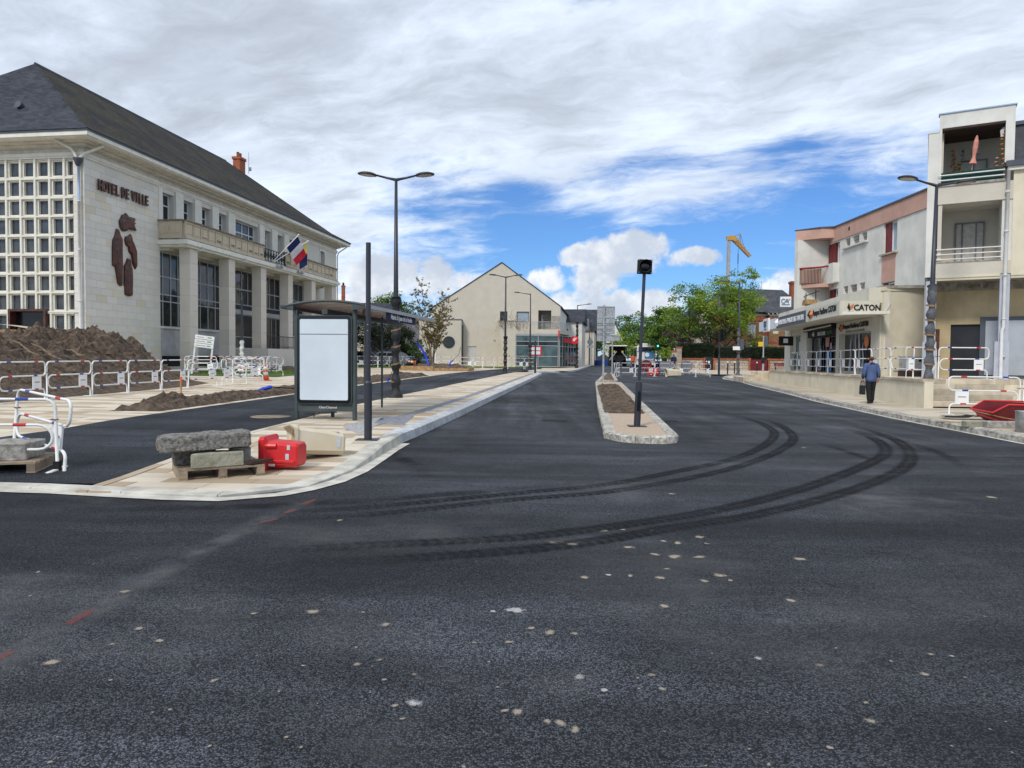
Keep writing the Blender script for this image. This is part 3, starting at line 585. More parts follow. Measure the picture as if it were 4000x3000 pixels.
# drain gratings and manhole covers
def grating(cx,cy,w,d,f,parent,ang=0.):
    m=MB(); m.M=Matrix.Rotation(ang,4,'Z'); n=8
    m.box(-w/2,w/2,-d/2,d/2,-.02,.004)
    for k in range(n): x=-w/2+w*(k+.5)/n; m.box(x-w/n*.28,x+w/n*.28,-d/2+.03,d/2-.03,.004,.014)
    o=m.build('drain_grating','rubber',parent,loc=(cx,cy,f(cx,cy)))
for px,py,w,d in((1198,908,.62,.55),(1440,909,.5,.5)): p=g2(px,py); grating(p.x,p.y,w,d,zr,road,rad(-8))
p=g2(1371,895,lambda x,y:zr(x,y)+.13)
for px,py,r,mt in((585,900,.42,'concrete_strip'),(692,891,.38,'rubber')):
    p=g2(px,py,zl); m=MB(); m.lathe([(r,-.02),(r,.006),(r-.03,.008),(r-.05,.004)],22); m.build('manhole_cover','mud' if mt!='rubber' else 'rubber',path,loc=(p.x,p.y,zl(p.x,p.y)))
# tyre tracks on the fresh asphalt
def track(pts,w,name='tyre_track',mt='tyre_mark'):
    P=[gp(*p) for p in pts]; Q=[]
    for i in range(len(P)-1):
        p0,p1,p2,p3=P[max(0,i-1)],P[i],P[i+1],P[min(len(P)-1,i+2)]
        for k in range(8):
            t=k/8; Q.append(.5*((2*p1)+(p2-p0)*t+(2*p0-5*p1+4*p2-p3)*t*t+(3*p1-p0-3*p2+p3)*t**3))
    Q.append(P[-1]); V=[];uv=[];s=0
    for i,p in enumerate(Q):
        d=(Q[min(i+1,len(Q)-1)]-Q[max(0,i-1)]).normalized(); nn=Vector((-d.y,d.x,0))
        if i: s+=(p-Q[i-1]).length
        for k in(-.5,.5): q=p+nn*(w*k); V.append((q.x,q.y,zr(q.x,q.y)+.005)); uv.append((k+.5,s))
    m=MB(); m.add(V,[(2*i,2*i+1,2*i+3,2*i+2) for i in range(len(Q)-1)]); o=m.build(name,mt,road); L=o.data.uv_layers.new(name='UVMap'); fa=o.data.attributes.new('fade','FLOAT','POINT'); fa.data.foreach_set('value',[sst(min(uv[k][1]/2.2,(s-uv[k][1])/3.)) for k in range(len(uv))])
    for l in o.data.loops: L.data[l.index].uv=uv[l.vertex_index]
    o['kind']='stuff'
z=lambda a,b:(2000+a/1.106,1600+b/1.106); y_=lambda a,b:(a/1.106,1950+b/1.106)
track([y_(900,72),y_(1500,42),z(0,363),z(400,325),z(700,270),z(950,215),z(1090,155),z(1135,105),z(1100,72),z(1040,45),z(960,18)],.26)
track([y_(1000,92),y_(1600,66),z(0,390),z(400,357),z(750,300),z(1000,240),z(1150,180),z(1215,130),z(1190,88),z(1130,55),z(1050,28)],.26)
track([y_(1000,235),y_(1600,200),z(0,555),z(400,510),z(800,450),z(1100,385),z(1350,310),z(1550,230),z(1612,190),z(1600,150),z(1530,112),z(1400,70)],.3)
track([y_(1080,292),y_(1600,268),z(0,610),z(350,570),z(700,510),z(1050,455),z(1400,370),z(1600,300),z(1700,245),z(1722,195),z(1680,145),z(1590,105),z(1430,60)],.3)
for q,w in(([z(1350,405),z(1700,392),z(2250,400)],.3),([z(1400,432),z(1750,428),z(2260,438)],.3),([z(1000,590),z(1250,600),z(1700,640),z(2250,655)],.45),([z(1250,125),z(1380,160),z(1560,220),z(1800,300)],.3),([z(1400,75),z(1640,125),z(1850,190),z(2000,280)],.3),([z(600,385),z(700,380),z(790,378)],.3),([y_(60,60),y_(700,40),y_(1500,12),z(500,300)],.4),([y_(1000,640),y_(1700,760),z(150,1150),z(900,1330)],.6),([z(0,930),z(500,1010),z(1200,1180),z(1900,1330)],.7),([z(-900,30),z(-700,120),z(-500,200),z(-300,330)],.4)): track(q,w,'faint_track','tyre_faint')
track([y_(-60,725),y_(290,545),y_(450,462),y_(750,290),y_(1100,112),y_(1330,10)],.34,'asphalt_joint','joint_dust')
# spots of cement and dust, red marking paint
def spots(name,lst,mat_,kind='stuff'):
    V=[];Fc=[];uv=[]
    for k,(px,py,w) in enumerate(lst):
        if name!='dust_patch': w*=.72
        p=gp(px,py); a=R_.uniform(0,PI); b=len(V); h=w*R_.uniform(.5,1.)
        for u,v in((0,0),(1,0),(1,1),(0,1)):
            dx,dy=(u-.5)*w,(v-.5)*h; x=p.x+dx*math.cos(a)-dy*math.sin(a); yy=p.y+dx*math.sin(a)+dy*math.cos(a); V.append((x,yy,zr(x,yy)+.004+.00012*(k%9))); uv.append((u,v))
        Fc.append((b,b+1,b+2,b+3))
    m=MB(); m.add(V,Fc); o=m.build(name,mat_,road); o['kind']=kind; L=o.data.uv_layers.new(name='UVMap')
    for l in o.data.loops: L.data[l.index].uv=uv[l.vertex_index]
sp=[y_(*a)+(w,) for a,w in(((220,708),.16),((1350,488),.17),((1665,545),.12),((925,785),.10),((600,562),.10),((690,615),.09),((1095,497),.09),((538,402),.13),((1545,717),.08),((1640,697),.07),((485,628),.06),((2200,620),.1),((2050,622),.07),((2180,917),.07),((1790,760),.06),((1740,952),.05),((1705,897),.07),((165,317),.08),((1470,92),.15))]
sp+=[z(*a)+(w,) for a,w in(((195,577),.22),((260,582),.2),((395,525),.2),((505,597),.18),((620,627),.18),((700,638),.24),((810,638),.2),((715,578),.2),((810,552),.18),((655,570),.12),((840,580),.12),((480,520),.12),((600,525),.12),((900,718),.2),((830,743),.13),((510,720),.12),((315,727),.13),((640,728),.13),((670,690),.1),((657,850),.14),((160,967),.14),((80,947),.1),((273,970),.09),((210,1360),.12),((270,1385),.1),((150,1350),.08),((25,1310),.09),((605,1150),.08),((650,1210),.08),((1550,1350),.09),((1330,1107),.1),((1530,1270),.05),((1785,1147),.09),((1810,1060),.07),((1205,828),.12),((945,740),.08),((1245,647),.2),((1260,165),.2),((690,365),.2),((2070,380),.25),((1375,1465),.05),((1110,1535),.05))]
rs=random.Random(5)
for k in range(70): sp.append((rs.uniform(0,4000),1980+1020*rs.random()**1.4,rs.uniform(.018,.045)))
spots('cement_splash',sp,'splash')
spots('lime_splash',[z(20,870)+(.2,),z(290,1158)+(.14,),z(397,1215)+(.06,),z(1065,1078)+(.08,),z(1900,1068)+(.05,),y_(1785,882)+(.15,),y_(1660,783)+(.06,),y_(1310,722)+(.04,),y_(2195,483)+(.1,),y_(2130,487)+(.07,),z(415,716)+(.09,)],'splash_white')
spots('dust_patch',[z(500,760)+(2.2,),z(1560,900)+(1.6,),y_(850,510)+(1.5,),y_(1500,570)+(1.3,),z(850,1000)+(1.2,),y_(640,240)+(1.2,),y_(1700,165)+(1.6,),y_(1300,155)+(1.2,),z(1800,800)+(1.4,),z(1300,1080)+(1.,),z(250,1180)+(.7,),y_(500,620)+(.6,)],'dust_patch')
def paint(a,b,w):
    a,b=gp(*a),gp(*b); d=(b-a).normalized(); n_=Vector((-d.y,d.x,0))*w/2; m=MB(); V=[a-n_,b-n_,b+n_,a+n_]; m.add([(p.x,p.y,zr(p.x,p.y)+.006) for p in V],[(0,1,2,3)]); o=m.build('paint_mark','red_paint',road); o['kind']='stuff'
    L=o.data.uv_layers.new(name='UVMap')
    for l,u in zip(o.data.loops,((.32,.3),(.68,.3),(.68,.7),(.32,.7))): L.data[l.index].uv=u
paint(y_(-10,695),y_(55,662),.04); paint(y_(290,545),y_(395,485),.05); paint(y_(1230,64),y_(1270,48),.06); paint(y_(1310,25),y_(1360,3),.06); paint(y_(1120,102),y_(1200,88),.05)
# ---------------------------------------------------------------- shared building pieces
def window(parent,x0,x1,z0,z1,y,xs=(),zs=(),fw=.06,dp=.07,fm='alu',gm='glass_dark',name='window',cells=None):
    """frame with its panes; lies in local XZ, faces -Y, glass a little behind the frame"""
    m=MB(); m.box(x0,x0+fw,y-dp,y,z0,z1); m.box(x1-fw,x1,y-dp,y,z0,z1); m.box(x0+fw,x1-fw,y-dp,y,z0,z0+fw); m.box(x0+fw,x1-fw,y-dp,y,z1-fw,z1)
    X=[x0]+list(xs)+[x1]; Z=[z0]+list(zs)+[z1]
    for x in xs: m.box(x-fw/2,x+fw/2,y-dp,y,z0+fw,z1-fw)
    for a,b in zip(X,X[1:]):
        aa=a+(fw if a==x0 else fw/2); bb=b-(fw if b==x1 else fw/2)
        for z in zs: m.box(aa,bb,y-dp+.004,y,z-fw/2,z+fw/2)
    w=m.build(name,fm,parent)
    k=0
    for a,b in zip(X,X[1:]):
        for c,d in zip(Z,Z[1:]):
            aa=a+(fw if a==x0 else fw/2); bb=b-(fw if b==x1 else fw/2); cc=c+(fw if c==z0 else fw/2); dd=d-(fw if d==z1 else fw/2)
            g=MB(); g.box(aa-.006,bb+.006,y-.028,y-.014,cc-.006,dd+.006); g.build('pane',(cells or {}).get(k,gm),w); k+=1
    return w
def holed(m,x0,x1,z0,z1,y0,y1,holes):
    """wall slab with rectangular openings"""
    X=sorted({x0,x1}|{min(max(h[i],x0),x1) for h in holes for i in(0,1)}); 
    for a,b in zip(X,X[1:]):
        cut=sorted((max(h[2],z0),min(h[3],z1)) for h in holes if h[0]<(a+b)/2<h[1]); z=z0
        for c,d in cut:
            if c>z: m.box(a,b,y0,y1,z,c)
            z=max(z,d)
        if z<z1: m.box(a,b,y0,y1,z,z1)
    return m
def part(name,mt,parent,*boxes,c=0.):
    m=MB()
    for b in boxes: m.box(*b,c=c)
    return m.build(name,mt,parent)
# ---------------------------------------------------------------- town hall
HD=px_dir(2408,1410); HD.z=0; HD.normalize(); HC=at(335,1300,36.8); HC.z=0.
HN=Vector((HD.y,-HD.x,0))
def huz(px,py,v=0.):
    r=px_dir(px,py); o=HC+HN*v; e=Vector((0,0,EYE)); t=(o-e).dot(HN)/r.dot(HN); p=e+r*t; return (p-HC).dot(HD),p.z
TH=thing('town_hall','cream stone town hall with slate hip roof, columns and long balcony','town hall',HC,math.atan2(HD.y,HD.x))
LU=33.2; DV=16.; HU=5.95
op_up=[(6.34,7.5),(8.32,9.5),(10.31,11.5),(12.33,13.5),(14.46,17.9),(18.76,19.9),(20.85,22.),(22.92,24.05),(25.,26.1)]
bays=[(6.1,9.0,3.3),(9.95,13.3,3.3),(14.3,17.7,2.15),(18.6,21.9,2.15),(22.9,26.2,3.3)]
holes=[(a,b,9.45,11.32) for a,b in op_up]+[(29.35,30.3,9.45,11.3)]+[(a,b,z,7.82) for a,b,z in bays]+[(6.2,8.9,.9,1.55),(10.,13.2,.9,1.55)]
m=MB(); holed(m,6.12,LU,.2,11.58,0,.5,holes); m.build('front_wall','limestone',TH)
part('inner_dark','dark_panel',TH,(6.3,LU-.6,1.6,1.7,.3,11.5))
# cut stones of the blank end of the front, one by one, over a mortar backing
part('mortar_wall','cornice_buff',TH,(0.02,6.1,.03,.5,.2,11.58))
rs=random.Random(11); z=.55; row=0
while z<11.56:
    z1=min(z+.378,11.58); x=0.
    first=.40 if row%2 else .79
    while x<6.1:
        x1=min(6.1,x+first if x==0 else x+.79)
        if 6.1-x1<.2: x1=6.1
        q=MB(); q.box(x+.004,x1-.004,-.0-rs.uniform(0,.003),.03,z+.004,z1-.004); q.build('stone_block','limestone',TH); x=x1
    z=z1; row+=1
part('plinth','render_grey',TH,(6.15,8.95,-.03,-.002,1.6,3.2),(10.0,13.25,-.03,-.002,1.6,3.2)); part('sill','cream_trim',TH,(6.1,9.,-.12,.1,3.2,3.3)); part('sill','cream_trim',TH,(9.95,13.3,-.12,.1,3.2,3.3))
part('base_course','limestone',TH,(-.06,33.3,-.07,-.004,.1,1.6-.7),(-.06,6.12,-.05,-.004,.2,.55))
for a,b in((6.2,8.9),(10.,13.2)):
    part('basement_opening','black_matt',TH,(a,b,.2,.25,.9,1.55))
m=MB(); [m.tube([(10.+k*.2,-.06,.75),(10.+k*.2,-.06,1.62)],.012,4) for k in range(17)]; m.tube([(10.,-.06,1.62),(13.2,-.06,1.62)],.014,4); m.build('basement_grille','iron',TH)
# tall ground-floor windows
for i,(a,b,z0) in enumerate(bays):
    w=b-a
    if i in(0,1,4): window(TH,a,b,z0,7.82,.30,[a+w*.2,a+w*.47,a+w*.73],[4.85,5.26,6.33],.07,gm='glass_dark',cells={2:'glass_sky',3:'glass_sky',6:'glass_sky',7:'glass_sky',10:'glass_sky',11:'glass_sky',15:'glass_sky',14:'glass_dark'})
    else: window(TH,a,b,5.3,7.82,.30,[a+w*.2,a+w*.47,a+w*.73],[6.45],.07,cells={1:'glass_sky',2:'glass_sky',3:'glass_sky'})
    if i in(2,3):
        part('spandrel','dark_panel',TH,(a,b,.22,.30,4.95,5.3)); part('door_canopy','alu',TH,(a,b,-.0,.30,4.62,4.95))
        window(TH,a,b,2.15,4.62,.28,[a+w*.55,a+w*.78] if i==3 else [],[3.0] if i==2 else [],.06,fm='alu',gm='glass_shop',name='entrance_door' if i==3 else 'window')
# small upper windows in deep reveals
for a,b in op_up+[(29.35,30.3)]:
    w=b-a
    if w>2: window(TH,a,b,9.3,11.32,.42,[a+w*.22,a+w*.5,a+w*.78],[10.55],.07,fm='frame_white',gm='glass_sky')
    else: window(TH,a,b,9.3,11.32,.42,[a+w*.5],[10.65],.06,fm='frame_white',gm='glass_dark',cells={1:'glass_sky',3:'glass_sky'})
for a,b in zip([8.32-.82]+[x[0] for x in op_up[1:]],[x[1] for x in op_up]): pass
px_=[(op_up[i][1],op_up[i+1][0]) for i in range(len(op_up)-1)]
for a,b in px_: part('pilaster','cream_trim',TH,(a+.02,b-.02,-.14,.05,9.45,11.57),c=.008)
for a,b in((5.98,6.32),(26.12,26.4)): part('pilaster','cream_trim',TH,(a,b,-.05,.05,9.45,11.57))
part('window_surround','cream_trim',TH,(29.2,29.35,-.05,.04,9.45,11.45),(30.3,30.45,-.05,.04,9.45,11.45),(29.2,30.45,-.055,.04,11.3,11.5))
# columns, each of eight drums
for k in range(6):
    u=6.62+4.32*k
    zs=[.4,1.55,2.35,3.3,4.25,5.2,6.15,7.1,8.0]
    for a,b in zip(zs,zs[1:]): part('column_block','limestone_column',TH,(u,u+.78,-1.62,-.9,a+.006,b-.006),c=.012)
    part('column_core','cornice_buff',TH,(u+.02,u+.76,-1.6,-.92,.3,8.))
part('column_plinth','limestone_column',TH,(15.0,16.4,-1.9,-.7,.3,2.1))
# balcony
bal=part('balcony_slab','cream_trim',TH,(6.0,29.25,-1.78,0,8.0,8.14),(5.85,29.4,-1.92,0,8.14,8.36),(5.95,29.3,-1.84,0,8.36,8.42)); 
part('balcony_base','slab_dirty',TH,(5.98,29.28,-1.80,-.0,8.42,8.50))
part('soffit_beam','cornice_buff',TH,(6.2,29.,-.5,-.0,7.82,8.0))
def parapet(a,b,ends=True):
    m=MB(); m.box(a,b,-1.74,-1.52,8.50,8.66); n=max(1,round((b-a)/.83)); w=(b-a)/n
    m.box(a,b,-1.66,-1.54,8.66,9.5)
    p=m.build('parapet','balcony_stone',TH)
    for k in range(n): x=a+k*w; part('parapet_panel','balcony_stone',p,(x+.12,x+w-.12,-1.69,-1.66,8.80,9.36),c=.01); part('parapet_stile','balcony_stone',p,(x-.05,x+.05,-1.72,-1.66,8.66,9.5)) 
    for k in range(n):
        x=a+k*w
        if rs.random()<.45: part('stain','black_stain',p,(x+.14,x+w-.2,-1.694,-1.690,8.81,8.81+rs.uniform(.05,.16)))
    part('parapet_rail','balcony_stone',p,(a,b,-1.72,-1.53,9.38,9.5))
    part('coping','black_stain',p,(a-.03,b+.03,-1.80,-1.46,9.5,9.60),c=.012); return p
parapet(6.05,10.9); parapet(10.98,15.6); parapet(19.0,24.); parapet(24.08,29.15)
with frame(TR(6.05,0,0)@ROTZ(-PI/2)): 
    m=MB(); m.box(0,1.52,-.12,.08,8.5,9.5); m.box(.12,.68,-.15,-.12,8.8,9.36); m.box(.84,1.4,-.15,-.12,8.8,9.36); q=m.build('parapet_return','balcony_stone',TH); part('coping','black_stain',TH,(-.05,1.6,-.17,.12,9.5,9.605),c=.01)
m=MB()
for x in(15.62,18.98): m.box(x-.03,x+.03,-1.68,-1.62,8.5,9.45)
m.box(15.6,19.,-1.68,-1.63,9.38,9.43); m.box(15.6,19.,-1.67,-1.64,8.56,8.6)
rg=m.build('iron_railing','iron',TH)
for k in range(8):
    x=15.85+k*.42; m=MB()
    for s_ in(-1,1):
        m.tube([(x+s_*(.02+.13*math.sin(t*PI)*(1 if t<.5 else .75)),-1.655,8.6+.78*t) for t in [i/12 for i in range(13)]],.018,5)
        m.tube([(x+s_*.16+.075*math.cos(a),-1.655,8.95+.075*math.sin(a)) for a in [i*PI/5 for i in range(10)]],.014,4)
    m.box(x-.03,x+.03,-1.68,-1.63,8.75,9.2); m.build('railing_scroll','iron',rg)
for x,z0 in((17.4,8.2),(20.9,8.2)):
    m=MB(); m.box(x-.5,x+.5,-2.02,-1.93,8.18,8.24)
    for s_ in(-.3,.3): m.box(x+s_-.16,x+s_+.16,-2.12,-1.98,8.22,8.42,c=.02)
    m.build('floodlight','galv',TH)
m=MB()
for x in(7.3,12.4,21.6): m.tube([(x-1.,-1.2,7.93),(x,-1.7,7.93),(x+.1,-1.98,7.98),(x+.1,-1.98,8.22)],.035,6); 
m.build('overflow_pipe','pipe_white',TH)
# emblem on the last bay
m=MB()
for k in range(9): a=k*2*PI/9; m.box(27.6+.42*math.cos(a)-.09,27.6+.42*math.cos(a)+.09,-.06,-.01,5.7+.42*math.sin(a)-.06,5.7+.42*math.sin(a)+.06)
m.box(27.52,27.68,-.06,-.01,6.1,6.5); m.build('wall_emblem','bronze_wood',TH)
# cornice, eave, gutter (front and end), as moulded courses
def course(name,mt,z0,z1,out):
    m=MB(); m.box(-out,LU+out,-out,.3,z0,z1); m.box(-out,.3,.3,DV+out,z0,z1); m.box(LU-.3,LU+out,.3,DV+out,z0,z1); return m.build(name,mt,TH)
course('cornice','cream_trim',11.58,11.68,.05); course('cornice','cream_trim',11.68,11.85,.10); course('frieze','cornice_buff',11.85,12.06,.03); course('frieze','cornice_buff',12.06,12.11,.14); course('frieze','cornice_buff',12.11,12.24,.30); course('soffit','cornice_buff',12.24,12.34,.55)
course('eave','cream_trim',12.34,12.40,.94); course('eave','cream_trim',12.40,12.60,1.02); course('gutter','zinc',12.60,12.70,1.06)
# roof: hip with a slight kick at the eave
e1,z1,e2,z2,zt=1.10,12.70,-.35,13.45,19.1; h=DV/2
A=[(-e1,-e1,z1),(LU+e1,-e1,z1),(LU+e1,DV+e1,z1),(-e1,DV+e1,z1)]; B=[(-e2,-e2,z2),(LU+e2,-e2,z2),(LU+e2,DV+e2,z2),(-e2,DV+e2,z2)]; r0,r1=(HU,h,zt),(LU-HU,h,zt)
def slope(fs,nm,mt):
    m=MB()
    for f in fs: m.quad(*f)
    return m.build(nm,mt,TH)
rf=slope([(A[0],A[1],B[1],B[0]),(B[0],B[1],r1,r0)],'roof','slate_front'); slope([(A[3],A[0],B[0],B[3]),(B[3],B[0],r0)],'roof','slate'); slope([(A[1],A[2],B[2],B[1]),(B[1],B[2],r1)],'roof','slate'); slope([(A[2],A[3],B[3],B[2]),(B[2],B[3],r0,r1)],'roof','slate')
m=MB(); m.tube([r0,r1],.09,6); m.build('ridge','zinc',rf)
for q in((A[0],B[0],r0),(A[1],B[1],r1)): m=MB(); m.tube(q,.03,5); m.build('hip_tile','slate',rf)
m=MB(); m.M=m.M@TR(2.1,5.2,14.95); m.tube([(-.1,0,0),(-.5,0,.1)],[.16,.2],8); m.build('roof_vent','zinc',rf)
cu,cz=huz(944,675,-h); 
ch=part('chimney','brick_red',TH,(cu-.5,cu+.5,h-.1,h+.6,18.,19.9),(cu-.58,cu+.58,h-.18,h+.68,19.9,20.15),c=.02); m=MB(); [m.lathe([(.14,20.1),(.12,20.55),(.15,20.6)],8,cu+x,h+.25) for x in(-.22,.22)]; m.build('chimney_pot','brick_red',ch)
m=MB(); m.tube([(cu+1.3,h,19.),(cu+1.3,h,21.)],.025,5); m.lathe([(.0,19.3),(.14,19.35),(.14,19.65),(0,19.7)],8,cu+1.55,h); m.build('antenna','galv',ch)
# end wall with the concrete window grid; wall coordinate s runs along the end, 0 at the corner
with frame(ROTZ(-PI/2)):
    part('corner_pier','cornice_buff',TH,(-.60,-.02,.03,.5,.2,11.58))
    z=.55; row=0
    while z<11.5:
        z1=min(z+.378,11.58)
        for a,b in(((-.62,-.3),(-.3,-.0)) if row%2 else ((-.62,-.0),)): q=MB(); q.box(a+.004,b-.004,-.001,.03,z+.004,z1-.004); q.build('stone_block','limestone',TH)
        z=z1; row+=1
    ncol=13; rows=[(2.83,3.58),(3.88,4.63),(4.87,5.60),(5.85,6.57),(6.83,7.55),(7.79,8.53),(8.77,9.47),(9.75,10.46),(10.73,11.44)]
    S0=-.62; E=[S0-.35-.3]; op=[(S0-.35,S0)]
    for k in range(ncol): op.append((-1.81-.835*k,-1.27-.835*k))
    gx0=op[-1][0]-.2
    for k in range(len(op)-1):
        a,b=op[k+1][1],op[k][0]; part('mullion','cream_trim',TH,(a+.09,b-.09,-.04,.40,2.6 if not -4.3<(a+b)/2<-2.2 else 3.9,11.58),c=.01); part('mullion_face','cream_trim',TH,(a,b,.06,.38,2.6 if not -4.3<(a+b)/2<-2.2 else 3.9,11.58))
    zz=[2.55]+[ (rows[i][1]+rows[i+1][0])/2 for i in range(8)]+[11.5]
    for i in range(10):
        z0=(rows[i-1][1] if i else 2.55); z1=(rows[i][0] if i<9 else 11.58)
        if i in(0,): segs=((gx0,-4.3),(-2.13,-.62))
        elif i==1: segs=((gx0,-4.3),(-2.13,-.62))
        else: segs=((gx0,-.62),)
        for a,b in segs: part('transom','cream_trim',TH,(a,b,-.032,.39,z0+.08,max(z1-.08,z0+.1))); part('transom_face','cream_trim',TH,(a,b,.065,.385,z0,z1))
    for(a,b)in op:
        for r,(c,d)in enumerate(rows):
            if r==0 and -4.3<(a+b)/2<-2.1: continue
            g=MB(); g.box(a-.01,b+.01,.20,.22,c-.01,d+.01); g.build('pane','glass_grid',TH)
    m=MB(); holed(m,-DV,gx0,.2,11.58,.0,.4,[]); m.box(gx0,-4.3,.02,.4,.2,2.56); m.box(-2.13,-.62,.02,.4,.2,2.56); m.build('end_wall','limestone',TH)
    fr=part('door_frame','bronze_wood',TH,(-4.3,-4.18,-.2,.4,.6,3.9),(-2.25,-2.13,-.2,.4,.6,3.9),(-4.18,-2.25,-.2,.4,3.78,3.9)); part('door','black_gloss',TH,(-4.18,-2.25,.2,.25,.6,3.78))
    part('drip_moulding','cream_trim',TH,(-2.1,-.3,-.06,-.002,3.72,3.78))
m=MB(); holed(m,0,1,0,1,0,1,[(0,1,0,1)]); m.box(LU-.4,LU,.5,DV,.2,11.58); m.box(0,LU,DV-.4,DV,.2,11.58); m.build('rear_wall','limestone',TH)
# rainwater pipes at the corner: two branches, blue hopper, long pipe
m=MB(); m.tube([(-.75,1.0,12.3),(-.32,.45,11.95),(-.28,.3,11.75),(-.2,.25,11.5)],.07,8); m.tube([(.55,-.72,12.3),(.1,-.42,11.95),(-.12,-.15,11.75),(-.22,.08,11.5)],.07,8); m.build('rain_branch','cream_trim',TH,smooth=True)
m=MB(); m.lathe([(.22,11.52),(.22,11.44),(.15,11.3),(.13,11.18),(.07,11.1)],12,-.2,.17); m.build('rain_hopper','zinc',TH,smooth=True)
m=MB(); m.tube([(-.16,.17,11.15),(-.16,.17,9.35)],.065,10); m.build('rain_pipe','pipe_blue',TH,smooth=True); m=MB(); m.tube([(-.16,.17,9.35),(-.16,.17,.4)],.07,10); [m.lathe([(.085,z-.04),(.085,z+.04)],10,-.16,.17) for z in(9.35,6.9,4.3,2.9)]; m.build('rain_pipe','pipe_white',TH,smooth=True)
m=MB(); m.tube([(-.03,-.03,11.4),(-.03,-.03,3.75)],.03,5); m.build('conduit','pipe_white',TH)
m=MB(); m.tube([(LU+.75,-.75,12.3),(LU+.2,-.15,11.7),(LU+.08,-.08,11.3),(LU+.08,-.08,.6)],.06,6); m.build('rain_pipe','pipe_white',TH)
# lettering
LX=lambda x:huz(*(x/2.37,200+1300/2.37))[0]
lw=[(w,(LX(a)+LX(b))/2,LX(b)-LX(a)) for w,a,b in(('HOTEL',893,1088),('DE',1110,1182),('VILLE',1202,1357))]
for word,c,wd in lw:
    n=len(word)
    for k,chh in enumerate(word): text('letter',chh,'bronze_wood',.78,.09,TH,TR(c-wd/2+wd*(k+.5)/n,-.10,10.41),bold=.022,xs=.60 if chh!='I' else .7)
# four carved relief pieces under the letters
Zs=lambda x,y:(380+x/4.367,800+y/4.367)
SC=thing('wall_sculpture','carved dark red wood figure in four pieces under the lettering','sculpture',HC,math.atan2(HD.y,HD.x))
for poly in([(360,300),(365,260),(385,230),(410,165),(432,200),(465,140),(492,195),(620,230),(625,280),(600,290),(635,310),(610,345),(625,380),(645,445),(490,415),(465,455),(410,450),(375,385)],
    [(300,470),(312,408),(350,420),(365,480),(385,540),(405,565),(408,800),(412,1000),(405,1385),(370,1385),(335,1340),(320,1240),(290,1060),(245,1030),(245,720),(250,600),(285,530)],
    [(455,600),(465,545),(520,530),(550,498),(568,590),(610,670),(655,800),(662,1040),(632,1100),(590,1010),(570,860),(525,800),(515,720),(475,690)],
    [(478,980),(500,912),(545,940),(555,1040),(578,1090),(588,1250),(580,1550),(520,1562),(460,1535),(455,1390),(440,1360),(445,1040),(470,1000)]):
    P=[huz(*Zs(*p)) for p in poly]; n=len(P); cx=sum(p[0] for p in P)/n; cz_=sum(p[1] for p in P)/n
    V=[(p[0],-.005,p[1]) for p in P]; lay=[(1.,.07),(.8,.13),(.42,.16)]
    for s_,d in lay: V+=[(cx+(p[0]-cx)*s_+rs.uniform(-.02,.02),-d-rs.uniform(0,.03),p[1]*1+(cz_-p[1])*(1-s_)*.5) for p in P]
    Fc=[(l*n+i,l*n+(i+1)%n,(l+1)*n+(i+1)%n,(l+1)*n+i) for l in range(3) for i in range(n)]+[tuple(range(3*n,4*n))]
    m=MB(); m.add(V,Fc); m.build('carved_piece','bronze_wood',SC,fixn=True)
# entrance landing with its railing
part('landing','limestone_column',TH,(13.2,18.6,-3.2,-1.95,.3,2.12),(13.3,18.6,-1.95,-.02,.3,2.1)); m=MB()
for k in range(24): m.tube([(13.3+k*.2,-3.1,2.12),(13.3+k*.2,-3.1,3.0)],.016,4)
m.box(13.3,17.95,-3.13,-3.07,2.98,3.03); m.box(13.3,17.95,-3.12,-3.08,2.24,2.27); m.build('landing_railing','iron',TH)
# flags on the balcony
def flag(name,label,p0,tip,cols,L,Hh,swing,loc=None):
    f=thing(name,label,'flag',HC,math.atan2(HD.y,HD.x),'flags on the balcony'); m=MB(); p0=Vector(p0);tip=Vector(tip); m.tube([p0,tip],.03,6); m.lathe([(.05,0),(.07,.06),(.0,.12)],8) if False else None; m.build('flag_pole','white_paint',f)
    m=MB(); m.M=m.M@TR(*tip); m.lathe([(.02,-.05),(.07,.0),(.05,.07),(.0,.09)],8); m.build('finial','white_paint',f)
    d=(p0-tip).normalized(); nx=18; ny=8
    for ci,c in enumerate(cols):
        V=[]
        for i in range(7):
            for j in range(9):
                s_=(ci+i/6)/len(cols); t=j/8      # s away from the pole, t down the pole
                base=tip+d*(t*Hh+.12); out=Vector(swing)*L*s_; wv=.10*math.sin(s_*9+t*3)*s_
                V.append(tuple(base+out+Vector((wv,wv*.8,0))))
        m=MB(); m.add(V,[(i*9+j,i*9+j+1,(i+1)*9+j+1,(i+1)*9+j) for i in range(6) for j in range(8)]); m.build('flag_stripe',c,f,smooth=True)
flag('flag','tricolour flag of blue, white and red on the balcony railing',(16.8,-1.75,8.6),(18.2,-3.1,10.75),('flag_blue','flag_white','flag_red'),1.75,1.25,(.72,-.1,-.68))
flag('flag','blue and yellow flag hanging limp below the tricolour on the balcony',(16.9,-1.75,8.55),(19.6,-3.2,10.5),('flag_yellow','flag_blue'),1.7,.9,(.1,.0,-1.))
